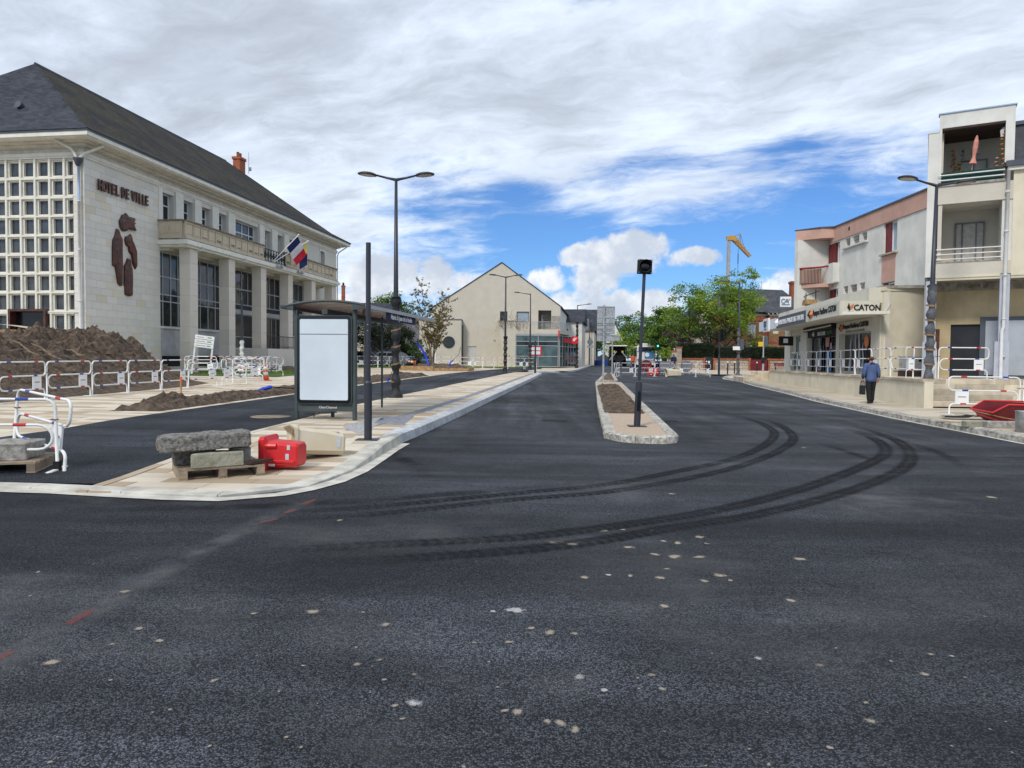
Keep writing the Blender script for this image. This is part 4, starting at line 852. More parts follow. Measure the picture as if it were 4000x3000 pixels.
# ---------------------------------------------------------------- shop side: terrace, corner block, flats, shops
class Fac:
    """a building face: root, heading; turns pixels of the photograph into places on the face"""
    def __init__(s,o,rz): s.o=Vector((o[0],o[1],0)); s.rz=rz; s.x=Vector((math.cos(rz),math.sin(rz),0)); s.n=Vector((math.sin(rz),-math.cos(rz),0))
    def __call__(s,px,py,v=0.):
        r=px_dir(px,py); e=Vector((0,0,EYE)); t=(s.o+s.n*v-e).dot(s.n)/r.dot(s.n); p=e+r*t; return (p-s.o).dot(s.x),p.z
TZ=1.0
tw0=Vector((12.55,21.8,0)); twd=Vector((.153,.988,0)).normalized()
def tw(s): return tw0+twd*s
# terrace with its low wall, coping stones and steps
terr=thing('terrace','cream rendered shop terrace with stone coping and steps','terrace',(tw0.x,tw0.y,0),0)
poly=[(0,1.4)]+[(0,0)]
def L(p): return (p.x-tw0.x,p.y-tw0.y)
inn=[L(tw(0)),L(tw(23.4)),(16.,23.4),(16.,1.35),(.3,1.35),(.3,0)]
m=MB(); m.prism([inn[0],(.28,0),(.28,1.36),(22,1.36),(22,24),inn[1]],-.2,TZ-.06); m.build('terrace_wall','render_yellow',terr)
m=MB(); m.prism([(.3,1.36),(22,1.36),(22,24),(L(tw(23.3))[0]+.3,23.2)],TZ-.06,TZ-.012); m.build('terrace_floor','terrace_stone',terr)
for k in range(20):
    a,b=L(tw(k*1.17+.004)),L(tw((k+1)*1.17-.004)); m=MB(); m.prism([(a[0]-.05,a[1]),(b[0]-.05,b[1]),(b[0]+.32,b[1]),(a[0]+.32,a[1])],TZ-.07,TZ+.012); m.build('coping_stone','terrace_stone',terr)
for k in range(5):
    z1=TZ-.165*k; y0=1.36-.30*k
    x=.30
    while x<9:
        w=rs.uniform(1.1,1.7); m=MB(); m.box(x+.003,min(9,x+w)-.003,y0-.30+.30 -.02,y0+.34,z1-.17,z1-.004 if k else z1-.006,c=.008); m.build('step_stone','terrace_stone',terr); x+=w
# far steps where the pavement has risen
fs=tw(23.5)
for k in range(3):
    m=MB(); m.prism([(a[0]-tw0.x,a[1]-tw0.y) for a in((fs.x-.7-.45*k,fs.y+.02*k),(fs.x+4-.05*k,fs.y+.02*k),(fs.x+4-.05*k,fs.y+3+.4*k),(fs.x-.3-.45*k,fs.y+2.6+.4*k))],.1-.02*k,.86-.17*k); m.build('step_stone','terrace_stone',terr)
# ---- corner block of flats turned to the junction
o=at(3648,1400,25.); TW=Fac((o.x,o.y),rad(-30)); CB=thing('corner_flats','cream corner block of flats with stacked loggias over an arcade','building',(o.x,o.y,0),rad(-30))
X0,X1=-.34,2.13
m=MB(); m.box(-.02,2.13,-.0,.30,9.58,10.06); m.box(-.02,.06,0,.30,7.72,9.58); m.box(1.87,2.13,0,.30,8.2,9.58); m.build('loggia_frame','render_white',CB)
part('parapet_cap','pipe_blue',CB,(-.06,2.17,-.04,.34,10.06,10.10))
part('side_wall','render_white',CB,(X0,-.02,.02,6.,4.5,9.46),(X0-.02,-.0,.0,6.,9.46,9.5))
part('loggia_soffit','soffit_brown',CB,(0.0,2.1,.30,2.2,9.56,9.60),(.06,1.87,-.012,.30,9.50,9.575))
part('rear_wall','render_cream',CB,(.0,2.4,2.0,2.2,7.6,9.56),(.0,2.4,1.6,1.8,4.5,7.0)); part('rear_wall','render_cream',CB,(-.0,.12,.3,2.,7.6,9.56),(-.0,.12,.02,1.6,4.5,7.0))
part('loggia_floor','slab_dirty',CB,(-.06,1.9,-.06,2.,7.58,7.66)); part('loggia_parapet','render_cream',CB,(-.02,2.13,-.02,.22,6.98,7.58)); part('loggia_ceiling','render_white',CB,(.0,2.1,.22,1.7,6.98,7.2))
part('loggia_parapet','render_cream',CB,(-.04,2.13,-.03,.25,4.52,4.96)); part('loggia_floor','slab_dirty',CB,(-.05,1.85,-.05,1.6,4.96,5.0)); part('slab','render_white',CB,(-.02,2.13,.25,1.8,4.42,4.96))
part('beam_moulding','render_yellow',CB,(-.02,1.84,-.05,.2,4.44,4.52),(-.02,1.84,-.02,.2,4.36,4.44)); part('beam_moulding','render_yellow',CB,(2.13,8.2,-.05,.2,4.44,4.52),(2.13,8.2,-.02,.2,4.36,4.44))
part('loggia_side','render_white',CB,(1.84,2.13,.02,1.7,4.96,6.98))
# railings
m=MB(); [m.tube([(.0,-.05,z),(1.86,-.05,z)],.022,6) for z in(7.76,7.90,8.04)]; 
for q in(7.78,7.95):
    m=MB(); m.tube([(-.02,-.08,q),(1.88,-.08,q)],.022,6); m.build('railing_bar','white_paint',CB)
part('balcony_cloth','green_cloth',CB,(.06,1.84,.0,.02,7.66,8.06))
for q in(5.08,5.25,5.42): m=MB(); m.tube([(-.02,-.04,q),(1.84,-.04,q)],.02,6); m.build('railing_bar','white_paint',CB)
window(CB,.62,1.5,7.66,8.85,1.98,[1.06],[],.05,fm='wall_grey',gm='curtain'); window(CB,.55,1.45,5.0,6.55,1.58,[.78,1.2],[],.05,fm='wall_grey',gm='curtain')
part('wall_lamp','galv',CB,(1.02,1.25,1.85,1.98,9.05,9.15)); m=MB(); m.tube([(1.86,.25,9.4),(1.78,.2,9.3),(1.80,.2,9.1)],.06,6); m.build('rain_elbow','pipe_white',CB)
# ground-floor arcade
part('pillar','render_blue',CB,(-.30,.02,-.0,.32,TZ-.1,4.36),(-.36,.06,-.04,.36,TZ-.1,2.25)); part('pillar','render_blue',CB,(1.84,2.12,-.0,.3,TZ-.1,4.52),(1.74,2.15,-.05,.34,TZ-.1,2.25))
part('arcade_beam','slab_dirty',CB,(.02,8.2,1.3,1.55,4.12,4.42)); part('arcade_ceiling','slab_dirty',CB,(-.3,8.2,.2,1.5,4.40,4.44))
m=MB(); holed(m,-.35,8.2,TZ-.1,4.3,1.5,1.8,[(.51,1.42,TZ-.1,2.91),(1.42,7.5,1.02,3.15)]); m.build('arcade_wall','render_ochre',CB)
part('arcade_side','render_cream',CB,(-.34,-.2,.32,1.5,TZ-.1,4.36)); part('brown_panel','bronze_wood',CB,(.05,.17,1.44,1.49,1.6,2.75))
part('dark_door','dark_panel',CB,(.5,1.43,1.60,1.68,TZ-.1,2.92)); sf=part('shop_shutter_frame','sign_grey',CB,(1.40,7.5,1.46,1.62,1.0,3.16)); part('shop_shutter','grey_panel',CB,(1.56,7.4,1.42,1.45,1.1,3.02),c=.008)
part('chimney_grille','black_stain',CB,(.9,1.35,1.285,1.298,4.2,4.32)); part('chimney_grille','black_stain',CB,(1.45,1.58,1.285,1.298,4.18,4.36))
# right-hand continuation of the block
part('wing_wall','render_yellow',CB,(2.13,8.2,-.01,.25,4.52,7.98)); part('wing_cornice','zinc',CB,(1.9,8.3,-.22,.2,8.02,8.2)); part('wing_cornice','cream_trim',CB,(1.95,8.2,-.14,.2,7.9,8.02))
m=MB(); m.quad((2.14,.12,8.2),(8.2,.12,8.2),(8.2,.55,9.55),(2.14,.55,9.55)); m.build('slate_mansard','slate',CB); 
for i in range(7):
    for k in range(8): part('slate_tile','slate_old',CB,(2.16+k*.42,2.16+k*.42+.41,.10+.063*i,.125+.063*i,8.2+.193*i,8.2+.193*i+.19))
part('mansard_cap','zinc',CB,(2.14,8.2,.4,1.2,9.5,9.62)); part('block_core','render_white',CB,(2.2,8.2,.6,7.,4.5,9.5),(X0+.3,2.2,2.2,7.,4.5,9.5))
m=MB(); m.tube([(1.98,-.09,7.95),(1.97,-.09,4.6),(1.97,-.11,2.75),(1.93,-.13,2.6),(1.93,-.13,TZ)],.055,8); [m.lathe([(.072,z-.03),(.072,z+.03)],8,1.97,-.10) for z in(7.2,5.9,4.45,3.0,1.75)]; m.build('rain_pipe','pipe_white',CB,smooth=True)
# parasol and flowers in the top loggia
pz=lambda x,y:TW(3400+x/2.675,380+y/2.675,-.2)
ps=thing('parasol','folded pink parasol standing in the top loggia','parasol',(o.x,o.y,7.66),rad(-30)); a=pz(1040,840); b=pz(1115,400); a=(a[0],7.66)
m=MB(); m.tube([(a[0],.15,0),(b[0],.15,b[1]-7.66)],.015,5); m.build('pole','galv',ps); dx=b[0]-a[0]; H_=b[1]-7.66
m=MB(); m.tube([(a[0]+dx*f,.15,H_*f) for f in(.40,.52,.58,.72,.86,.97,1.)],[.12,.055,.05,.085,.075,.035,.01],9); m.build('cloth','parasol_pink',ps)
for nm,x,y0,y1,mt,lab in(('flower_garland',875,560,770,'leaf_orange','garland of orange flowers on the left of the top loggia wall'),('flower_garland',1385,390,700,'leaf_orange','garland of orange flowers on the right post of the top loggia'),('flower_bunch',965,545,650,'curtain_blue','pale blue flower bunch on the top loggia wall'),('flower_bunch',940,690,770,'yellow','yellow flower with green stem on the top loggia wall'),('flower_bunch',1320,640,720,'parasol_pink','pink flower with green stem on the top loggia wall')):
    vv=-1.85 if x<1300 else -.2
    p=TW(3400+x/2.675,380+y0/2.675,vv); q=TW(3400+x/2.675,380+y1/2.675,vv); g=tag(bpy.data.objects.new(nm,None),lab,'flowers'); COL.objects.link(g); g.location=(o.x,o.y,0); g.rotation_euler=(0,0,rad(-30))
    m1,m2=MB(),MB(); n=7 if nm=='flower_garland' else 3
    for k in range(n):
        z=p[1]+(q[1]-p[1])*k/(n-1); xx=p[0]+rs.uniform(-.04,.04); M0=m1.M; m1.M=M0@TR(xx,-vv-.04,z); m1.lathe([(.005,-.035),(.045,-.01),(.05,.02),(.01,.035)],6); m1.M=M0
        for j in range(3): a_=rs.uniform(0,6.3); m2.quad((xx,-vv-.03,z-.05),(xx+.07*math.cos(a_),-vv-.05,z-.05+.07*math.sin(a_)),(xx+.09*math.cos(a_+.4),-vv-.03,z-.05+.09*math.sin(a_+.4)))
    m2.tube([(p[0],-vv-.02,p[1]),(q[0],-vv-.02,q[1])],.008,4); m1.build('blossoms',mt,g)['kind']='stuff'; m2.build('leaves','leaf_dark',g)['kind']='stuff'
# ---- flats with the pink band behind the shops; local x = minus distance from the near end
PK=thing('pink_flats','white block of flats with pink roof band and dark red shutters','building',(19,33,0),rad(-90))
PF=Fac((19,33),rad(-90))
hl=[(-8.24,-7.66,8.06,8.56),(-7.37,-6.62,8.06,8.56),(-6.3,-5.75,8.06,8.56),(-8.36,-7.8,5.4,5.86),(-7.53,-6.74,5.4,5.86),(-6.45,-5.86,5.4,5.86),(-4.0,-2.72,7.05,8.62),(-4.05,-2.83,4.9,5.6),(-10.5,-8.95,7.34,8.55),(-10.2,-9.04,5.0,5.83)]
m=MB(); holed(m,-10.2,1.5,4.0,8.63,0,.35,hl[:8]+[(-10.5,-8.95,7.34,8.55),(-10.2,-9.04,5.0,5.83)]); m.build('front_wall','render_white',PK)
part('pink_band','render_pink',PK,(-10.13,1.5,-.06,.35,8.63,9.44)); part('roof_edge','zinc',PK,(-10.2,1.5,-.12,.4,9.44,9.52)); part('pink_panel','render_pink',PK,(-4.1,-2.8,-.02,-.002,5.6,6.95)); part('body','render_white',PK,(-11,1.5,2.2,9.,4.,9.45))
part('sill','render_white',PK,(-8.4,-5.6,-.16,-.0,7.98,8.06)); part('sill','render_white',PK,(-8.5,-5.7,-.14,-.0,5.32,5.40)); part('sill','terrace_stone',PK,(-4.15,-2.6,-.16,-.0,6.97,7.05))
for i,(a,b,c,d) in enumerate(hl[:6]): part('niche_back','render_grey',PK,(a-.02,b+.02,.36,.42,c,d)); m=MB(); m.tube([(a,.1,(c+d)/2),(b,.1,(c+d)/2)],.02,5); m.build('niche_bar','rust',PK); 
window(PK,-7.15,-6.85,8.1,8.5,.33,fm='frame_white',fw=.05)
window(PK,-3.45,-2.75,7.08,8.6,.22,[],[],.07,fm='frame_white',gm='curtain_blue'); part('shutter','shutter_red',PK,(-4.0,-3.45,.1,.16,7.08,8.6)); part('shutter','shutter_red',PK,(-2.76,-2.72,.02,.3,7.08,8.6))
window(PK,-3.7,-2.95,4.95,5.55,.22,fm='frame_white'); part('shutter','shutter_red',PK,(-4.04,-3.7,.1,.16,4.95,5.55)); part('shutter','shutter_red',PK,(-2.95,-2.84,.1,.16,4.95,5.55))
window(PK,-9.45,-9.1,7.36,8.5,.2,fm='frame_white',gm='curtain_blue',fw=.06); part('shutter','shutter_red',PK,(-10.45,-9.47,.02,.09,7.36,8.54)); part('shutter','shutter_red',PK,(-9.08,-8.95,.05,.12,7.36,8.54))
window(PK,-9.55,-9.1,5.05,5.8,.2,fm='frame_white',fw=.06); part('shutter','shutter_red',PK,(-10.15,-9.56,.02,.09,5.0,5.83))
part('wall_vent','black_matt',PK,(-7.78,-7.62,-.07,-.055,8.95,9.15)); part('tank_panel','render_white',PK,(-11.3,-9.0,-.35,-.02,6.15,7.32)); part('tank_panel_side','render_white',PK,(-9.0,-8.95,-.3,0,6.2,7.3))
# loggia at the far end, its front turned to the junction:  A far column, B front bend, C wall (local: x=33-Y, y=X-19)
A_=(33-43.9,17.2-19); B_=(33-42.8,18.3-19); C_=(33-42.6,0.)
def lp(pl,z0,z1,nm,mt): m=MB(); m.prism(pl,z0,z1); return m.build(nm,mt,PK,fixn=True)
def inset(p,d): return (p[0]-d,p[1]+d*.3)
lp([A_,B_,C_,(-9.4,2.),(-11.4,2.)],8.87,9.46,'loggia_roof','render_pink'); lp([(A_[0]-.06,A_[1]-.06),(B_[0]+.02,B_[1]-.08),(C_[0]+.1,-.1),(-9.4,2.),(-11.5,2.)],9.46,9.53,'roof_edge','zinc')
lp([A_,B_,C_,(-9.4,2.),(-11.4,2.)],5.98,6.2,'loggia_floor','render_pink'); lp([(A_[0]-.03,A_[1]-.03),(A_[0]+.30,A_[1]+.02),(A_[0]+.12,2.),(A_[0]-.5,2.)],2.,8.87,'loggia_side_wall','render_white')
lp([(-11.5,1.9),(-9.6,1.9),(-9.6,2.2),(-11.5,2.2)],2.,8.87,'loggia_back','render_white'); lp([(-10.1,.2),(-9.5,.2),(-9.5,2.),(-10.1,2.)],4.,8.87,'loggia_inner_wall','render_white')
m=MB(); q0,q1=Vector((*A_,0))+Vector((.3,.15,0)),Vector((*B_,0)); 
m.tube([q0+Vector((0,0,7.15)),q1+Vector((0,0,7.15)),Vector((C_[0],C_[1]-.35,7.2))],.055,6); lr=m.build('loggia_railing','rail_red',PK)
for k in range(15): p=q0.lerp(q1,(k+.5)/15); m=MB(); m.tube([(p.x,p.y,6.2),(p.x,p.y,7.12)],.02,4); m.build('baluster','iron',lr)
lp([(A_[0]+.35,A_[1]+.2),(B_[0]-.05,B_[1]+.05),(B_[0]-.1,B_[1]+.1),(A_[0]+.3,A_[1]+.25)],6.25,7.05,'loggia_screen','render_pink')
# ---- row of shops; local x = minus distance from the near corner
so_=at(3440,1400,29.); SRZ=rad(-98.4); SF=Fac((so_.x,so_.y),SRZ); SHP=thing('shop_row','single-storey row of shops under a wide canopy','building',(so_.x,so_.y,0),SRZ)
sx=lambda *a:SF(*a)[0]
z9=lambda x,y:(3000+x/3.687,1150+y/3.687)
w0,w1=sx(*z9(1500,700)),sx(*z9(1050,700)); b0,b1=sx(*z9(1000,700)),sx(*z9(585,700)); k0,k1=sx(*z9(500,700)),sx(*z9(345,700)); end=sx(*z9(265,700))
ZH=3.42; ZR=4.5
m=MB(); holed(m,end,0.02,TZ-.05,ZR,0,.3,[(w1,w0,TZ+.05,2.85),(b1,b0,TZ-.05,3.40),(k1,k0,TZ+.0,3.1)]); m.build('front_wall','sign_cream',SHP)
part('near_wall','render_yellow',SHP,(-.0,.02,.3,.31,0,.01)); 
with frame(ROTZ(rad(98.4))): part('near_wall','render_yellow',SHP,(.0,3.2,-.03,.27,TZ-.05,ZR),(-.06,3.2,-.07,.28,ZR-.1,ZR+.06)); m=MB(); m.tube([(.22,-.08,ZR-.15),(.30,-.08,3.9),(.1,-.08,3.55),(.02,-.09,3.3)],.02,5); m.build('wall_cable','pipe_white',SHP); part('meter_box','render_yellow',SHP,(.5,.86,-.09,-.03,1.2,2.15)); part('meter_box','render_cream',SHP,(.15,.38,-.09,-.03,1.7,2.6))
part('roof','slab_dirty',SHP,(end-.2,.05,.0,6.,ZR,ZR+.12)); part('roof_upstand','sign_cream',SHP,(end-.1,.0,-.5,.0,ZH+.5,ZR+.04))
m=MB(); holed(m,end,0,TZ,ZR,3.,3.1,[]); m.build('inner_wall','wall_grey',SHP)
part('pier','cream_trim',SHP,(end,k1-.02,-.10,.0,TZ-.05,ZH)); part('pier','cream_trim',SHP,(k0+.03,b1-.05,-.10,.0,TZ-.05,ZH)); part('pier','sign_cream',SHP,(w0+.02,-.0,-.06,.0,TZ-.05,ZH)); part('pier','sign_cream',SHP,(b0+.03,w1-.03,-.08,.0,TZ-.05,ZH))
# canopy: soffit slab, fascia panels
cv=1.68
def cxp(px,py): return SF(px,py,cv)[0]
c_far=cxp(2967,1275); c_w=cxp(*z9(130,400)); c_g=cxp(*z9(555,300)); c_n=.35
m=MB(); m.prism([(c_far,-cv+.02),(c_n,-cv+.02),(.9,-.0),(c_far+1,0)],ZH,ZH+.12); m.build('canopy','cream_trim',SHP)
ZB,ZT=3.40,3.98
part('fascia','sign_white',SHP,(c_far,c_w,-cv-.03,-cv+.02,ZB,ZT)); part('fascia','sign_grey',SHP,(c_w,c_g,-cv-.03,-cv+.02,ZB,ZT)); part('fascia','sign_cream',SHP,(c_g,c_n-.02,-cv-.03,-cv+.02,ZB,ZT))
with frame(TR(c_n,-cv,0)@ROTZ(rad(98.4))): 
    part('fascia','sign_cream',SHP,(.0,1.56,-.03,.02,ZB,ZT)); text('sign_letters','CATON','ink',.33,.02,SHP,TR(1.05,-.045,3.70),bold=.008,xs=.93)
    m=MB(); m.tube([(.36,-.05,3.62),(.42,-.05,3.76),(.50,-.05,3.86)],[.01,.055,.01],6); m.build('sign_leaf','leaf_orange',SHP); m=MB(); m.tube([(.34,-.05,3.58),(.30,-.05,3.72),(.31,-.05,3.88)],[.01,.06,.012],6); m.build('sign_leaf','ink',SHP); m=MB(); m.box(.28,.52,-.045,-.033,3.55,3.565); m.build('sign_rule','ink_grey',SHP)
def ltr(txt,mt,xa,xb,zc,size,v,bold=.006,name='sign_letters'):
    o_=text(name,txt,mt,size,.015,SHP,TR(0,0,0),bold=bold); me=o_.data; xs=[q.co.x for q in me.vertices]; zs=[q.co.z for q in me.vertices]; s_=(xb-xa)/(max(xs)-min(xs)); cx=(max(xs)+min(xs))/2; cz_=(max(zs)+min(zs))/2
    me.transform(TR((xa+xb)/2,-v-.01,zc)@Matrix.Diagonal((s_,1,1,1))@TR(-cx,0,-cz_)); return o_
ltr('Pompes Funèbres CATON','ink',cxp(*z9(660,250)),cxp(*z9(995,200)),3.70,.36,cv+.03,.012)
ltr('BOUCHERIE-CHARCUTERIE-TRAITEUR','ink_white',cxp(*z9(170,370)),cxp(*z9(525,300)),3.68,.36,cv+.03,.004)
for a,mt,dx in((635,'leaf_orange',.12),(625,'ink',-.12)): x=cxp(*z9(a,280)); m=MB(); m.tube([(x+dx*.3,-cv-.045,3.52),(x+dx,-cv-.045,3.70),(x+dx*.7,-cv-.045,3.9)],[.02,.12,.02],6); m.build('sign_leaf',mt,SHP)
x=cxp(*z9(150,390)); m=MB(); m.tube([(x,-cv-.045,3.5),(x,-cv-.045,3.7),(x+.05,-cv-.045,3.92)],[.12,.2,.02],6); m.build('sign_leaf','ink_white',SHP)
def ca_logo(par,M,s):
    with frame(M):
        m=MB(); m.tube([(-.26*s+.20*s*math.cos(a),-.02,.03*s+.22*s*math.sin(a)) for a in [rad(40+i*25) for i in range(12)]],.035*s,5); m.build('logo_c','ink_teal',par)
        m=MB(); m.beam((-.18*s,-.02,-.2*s),(.1*s,-.02,.25*s),.03*s,.07*s); m.beam((.1*s,-.02,.25*s),(.26*s,-.02,-.2*s),.03*s,.07*s); m.beam((-.08*s,-.02,-.05*s),(.26*s,-.02,-.05*s),.03*s,.05*s); m.build('logo_a','ink_teal',par)
        m=MB(); m.beam((.18*s,-.02,.1*s),(.42*s,-.02,.26*s),.03*s,.06*s); m.build('logo_stroke','ink_red',par); m=MB(); m.box(-.45*s,.38*s,-.03,-.01,-.37*s,-.31*s); m.build('logo_line','ink_teal',par)
xa=cxp(*z9(35,430)); part('fascia_badge','sign_white',SHP,(xa-1.5,xa,-cv-.12,-cv-.03,3.3,4.08)); ca_logo(SHP,TR(xa-.75,-cv-.13,3.72),.8)
# shop windows, doors and what is in them
sw=window(SHP,w1,w0,TZ+.05,2.85,.2,[(w0+w1)/2],[],.05,fm='sign_cream',gm='glass_shop',name='shop_window'); part('window_hood','sign_cream',SHP,(w1,w1+(w0-w1)*.55,-.02,.02,2.6,2.86)) if False else None
part('signboard','sign_cream',SHP,(w1-.3,w0+.1,-.07,-.002,2.85,3.4)); ltr('Pompes Funèbres CATON','ink',sx(*z9(1110,420)),sx(*z9(1475,390)),3.14,.3,.08,.01); ltr('Une famille au service des familles','ink_grey',sx(*z9(1150,480)),sx(*z9(1425,470)),2.93,.15,.08,0.)
for dx,mt in((.1,'leaf_orange'),(-.08,'ink')): x=sx(*z9(1085,450)); m=MB(); m.tube([(x+dx*.3,-.09,2.95),(x+dx,-.09,3.1),(x+dx*.7,-.09,3.3)],[.02,.1,.02],6); m.build('sign_leaf',mt,SHP)
x=sx(*z9(1365,700)); m=MB(); m.M=m.M@TR(x,.15,2.42); m.M=m.M@Matrix.Rotation(PI/2,4,'X'); m.lathe([(.0,-.005),(.28,-.005),(.28,.005),(0,.005)],16); m.build('window_sticker','leaf_orange',SHP)
bd=window(SHP,b1,b0,TZ-.03,2.85,.25,[b0-.75,b0-1.05,b0-2.4,b0-3.0,b0-3.5],[],.07,fm='black_gloss',gm='glass_shop',name='shop_door')
part('signboard','black_matt',SHP,(b1,b0,-.05,.2,2.85,3.30)); part('awning_box','black_matt',SHP,(b1-.05,b0+.02,-.30,-.05,3.16,3.38)); m=MB(); m.tube([(b1,-.34,3.22),(b0-.8,-.34,3.28),(b0+.02,-.34,3.3)],.035,6); m.build('awning_roll','cream_trim',SHP)
ltr('BOUCHERIE','ink_white',sx(*z9(735,575)),sx(*z9(845,570)),3.0,.3,.06,0.); ltr('DUCHET','ink_green',sx(*z9(865,560)),sx(*z9(945,550)),3.02,.22,.06,0.)
ltr('Maison','ink_white',sx(*z9(575,540)),sx(*z9(715,520)),3.24,.12,.31,0.); x=sx(*z9(675,580)); m=MB(); m.tube([(x,-.06,2.9),(x,-.06,3.02),(x+.03,-.06,3.16)],[.05,.1,.01],6); m.build('sign_leaf','ink_white',SHP)
px1=sx(*z9(510,600)); hs=part('hanging_sign','black_matt',SHP,(px1-.03,px1+.03,-1.35,-.55,2.45,2.98)); m=MB(); m.box(px1+.03,px1+.04,-1.1,-.85,2.6,2.85); m.build('hanging_sign_mark','ink_white',SHP)
for a,b,zb,zt_,mt in((790,830,TZ+.02,2.0,'poster_blue'),(840,865,TZ+.02,2.05,'poster_blue'),(925,955,TZ+.02,2.0,'poster_blue'),(700,725,TZ+.1,2.2,'curtain_blue'),(850,862,2.2,2.5,'poster_white'),(780,830,2.3,2.8,'parasol_pink')):
    part('window_poster',mt,bd,(sx(*z9(a,800)),sx(*z9(b,800)),.16,.175,zb,zt_))
bk=window(SHP,k1,k0,TZ+.02,3.1,.2,[k1+(k0-k1)*.35],[],.06,fm='alu',gm='glass_green',name='shop_window'); part('window_poster','poster_white',bk,(k1+(k0-k1)*.5,k1+(k0-k1)*.85,.1,.12,1.9,2.7)); part('window_poster','ink_green',bk,(k1+.1,k0-.1,.1,.12,1.25,1.4))
# ribbons and vases behind the undertaker's glass are left dark; plain bouquet shapes stand inside
for a,h in((1145,1.5),(1215,1.75),(1270,1.9),(1320,1.3)): x=sx(*z9(a,900)); m=MB(); m.tube([(x,.13,TZ+.1),(x+.05,.13,TZ+.1+h*.5),(x-.06,.13,TZ+.1+h*.8),(x+.02,.13,TZ+.1+h)],[.10,.03,.025,.01],6); m.build('window_motif','reflector',sw)
# bank sign sticking out over the far end of the canopy
bs=thing('bank_sign','white square bank sign on the corner above the grey canopy','sign',(0,0,0)); p=at(3068,1179,42.5); bs.location=p; bs.rotation_euler=(0,0,rad(-10)); hw=.66; part('panel','sign_white',bs,(-.30,.32,-.06,.06,-.3,.3),c=.01); ca_logo(bs,TR(.02,-.07,.02),.55)
# black rack and stacked boards on the canopy roof
rk=thing('roof_rack','black metal rack standing on the canopy roof','rack',SHP.location,SRZ); xr=sx(*z9(600,100)); m=MB()
for a in(545,685): x=SF(*z9(a,100),-.6)[0]; m.tube([(x,.6,ZR),(x,.6,ZR+1.15)],.03,5)
m.build('post','iron',rk)['kind']='stuff'; m=MB(); m.tube([(SF(*z9(505,70),-.6)[0],.6,ZR+.98),(SF(*z9(735,65),-.6)[0],.6,ZR+1.0)],.03,5); m.build('rail','iron',rk)
sb=thing('board_stack','stack of brown boards on the canopy edge','boards',SHP.location,SRZ); x=SF(*z9(575,190),.3)[0]; 
for k in range(4): part('board','wood_new',sb,(x-.5+.05*k,x+.45-.05*k,-.5,.1,ZR+.13+.07*k,ZR+.19+.07*k))
# air conditioner and its stand
ac=thing('cooling_unit','steel cooling unit on a dark stand against the yellow wall','machine',(0,0,0)); p=at(3555,1480,27.6); ac.location=(p.x,p.y,TZ); part('stand','soffit_brown',ac,(-.33,.33,-.28,.28,-.01,.2)); part('housing','galv',ac,(-.31,.31,-.26,.26,.2,.72),c=.012); part('lid','alu',ac,(-.34,.34,-.29,.29,.72,.76)); part('control','black_matt',ac,(.16,.3,-.275,-.262,.56,.66))
# ---------------------------------------------------------------- far buildings
def xz_prism(m,poly,y0,y1):
    n=len(poly); a=sum(poly[i][0]*poly[(i+1)%n][1]-poly[(i+1)%n][0]*poly[i][1] for i in range(n))
    if a<0: poly=poly[::-1]
    v=[(p[0],y0,p[1]) for p in poly]+[(p[0],y1,p[1]) for p in poly]
    return m.add(v,[tuple(range(n)),tuple(range(n,2*n))[::-1]]+[((i+1)%n,i,n+i,n+(i+1)%n) for i in range(n)])
# ---- bank with the big plain gable
BZ=zr(0,80)+.15
BK=thing('gabled_bank','cream building with tall plain gable and glass bank front','building',(0,80,0))
m=MB(); holed(m,-8.9,5.33,.4,7.1,0,.35,[(-1.4,-.58,5.75,6.86),(.46,1.84,5.68,6.86),(2.86,4.31,4.86,7.02),(-4.99,-3.99,.6,2.95)]); m.build('gable_wall','render_cream',BK)
m=MB(); xz_prism(m,[(-8.9,7.1),(5.33,7.1),(5.33,7.42),(-1.24,12.22),(-8.9,7.3)],0,.35); m.build('gable_top','render_cream',BK)
for a,b in(((-1.24,12.24),(5.5,7.33)),((-1.24,12.24),(-9.6,6.75))):
    m=MB(); m.add([(a[0],-.08,a[1]),(b[0],-.08,b[1]),(b[0]+2.2,17,b[1]),(a[0]+2.2,17,a[1]),(a[0],-.08,a[1]+.1),(b[0],-.08,b[1]+.1),(b[0]+2.2,17,b[1]+.1),(a[0]+2.2,17,a[1]+.1)],[(0,1,2,3),(4,7,6,5),(0,4,5,1),(1,5,6,2),(2,6,7,3),(3,7,4,0)]); m.build('roof_slope','slate',BK,fixn=True)
m=MB(); m.add([(5.33,.35,.4),(5.33,.35,7.3),(7.5,17,7.3),(7.5,17,.4)],[(0,1,2,3)]); m.add([(-8.9,.35,.4),(-8.9,.35,7.1),(-6.7,17,7.1),(-6.7,17,.4)],[(3,2,1,0)]); m.build('side_wall','render_white',BK)['kind']='stuff'
window(BK,-1.4,-.58,5.75,6.86,.2,fm='iron',fw=.05); window(BK,.46,1.84,5.68,6.86,.2,fm='iron',fw=.05,gm='curtain_blue'); part('door','door_grey',BK,(-4.99,-3.99,.1,.16,.6,2.95)); part('loggia_back','slab_dirty',BK,(2.8,4.4,1.4,1.5,4.8,7.1)); part('loggia_post','slab_dirty',BK,(3.2,3.45,.9,1.3,4.86,6.6)); part('raw_concrete','slab_dirty',BK,(4.33,5.33,-.01,-.003,4.86,6.4))
m=MB(); xz_prism(m,[(-1.58,5.70),(.36,5.70),(.36,.5),(-.86,.5)],-1.7,0); m.build('flared_wall','render_cream',BK); part('coping','slab_dirty',BK,(-1.62,.4,-1.74,0,5.70,5.75))
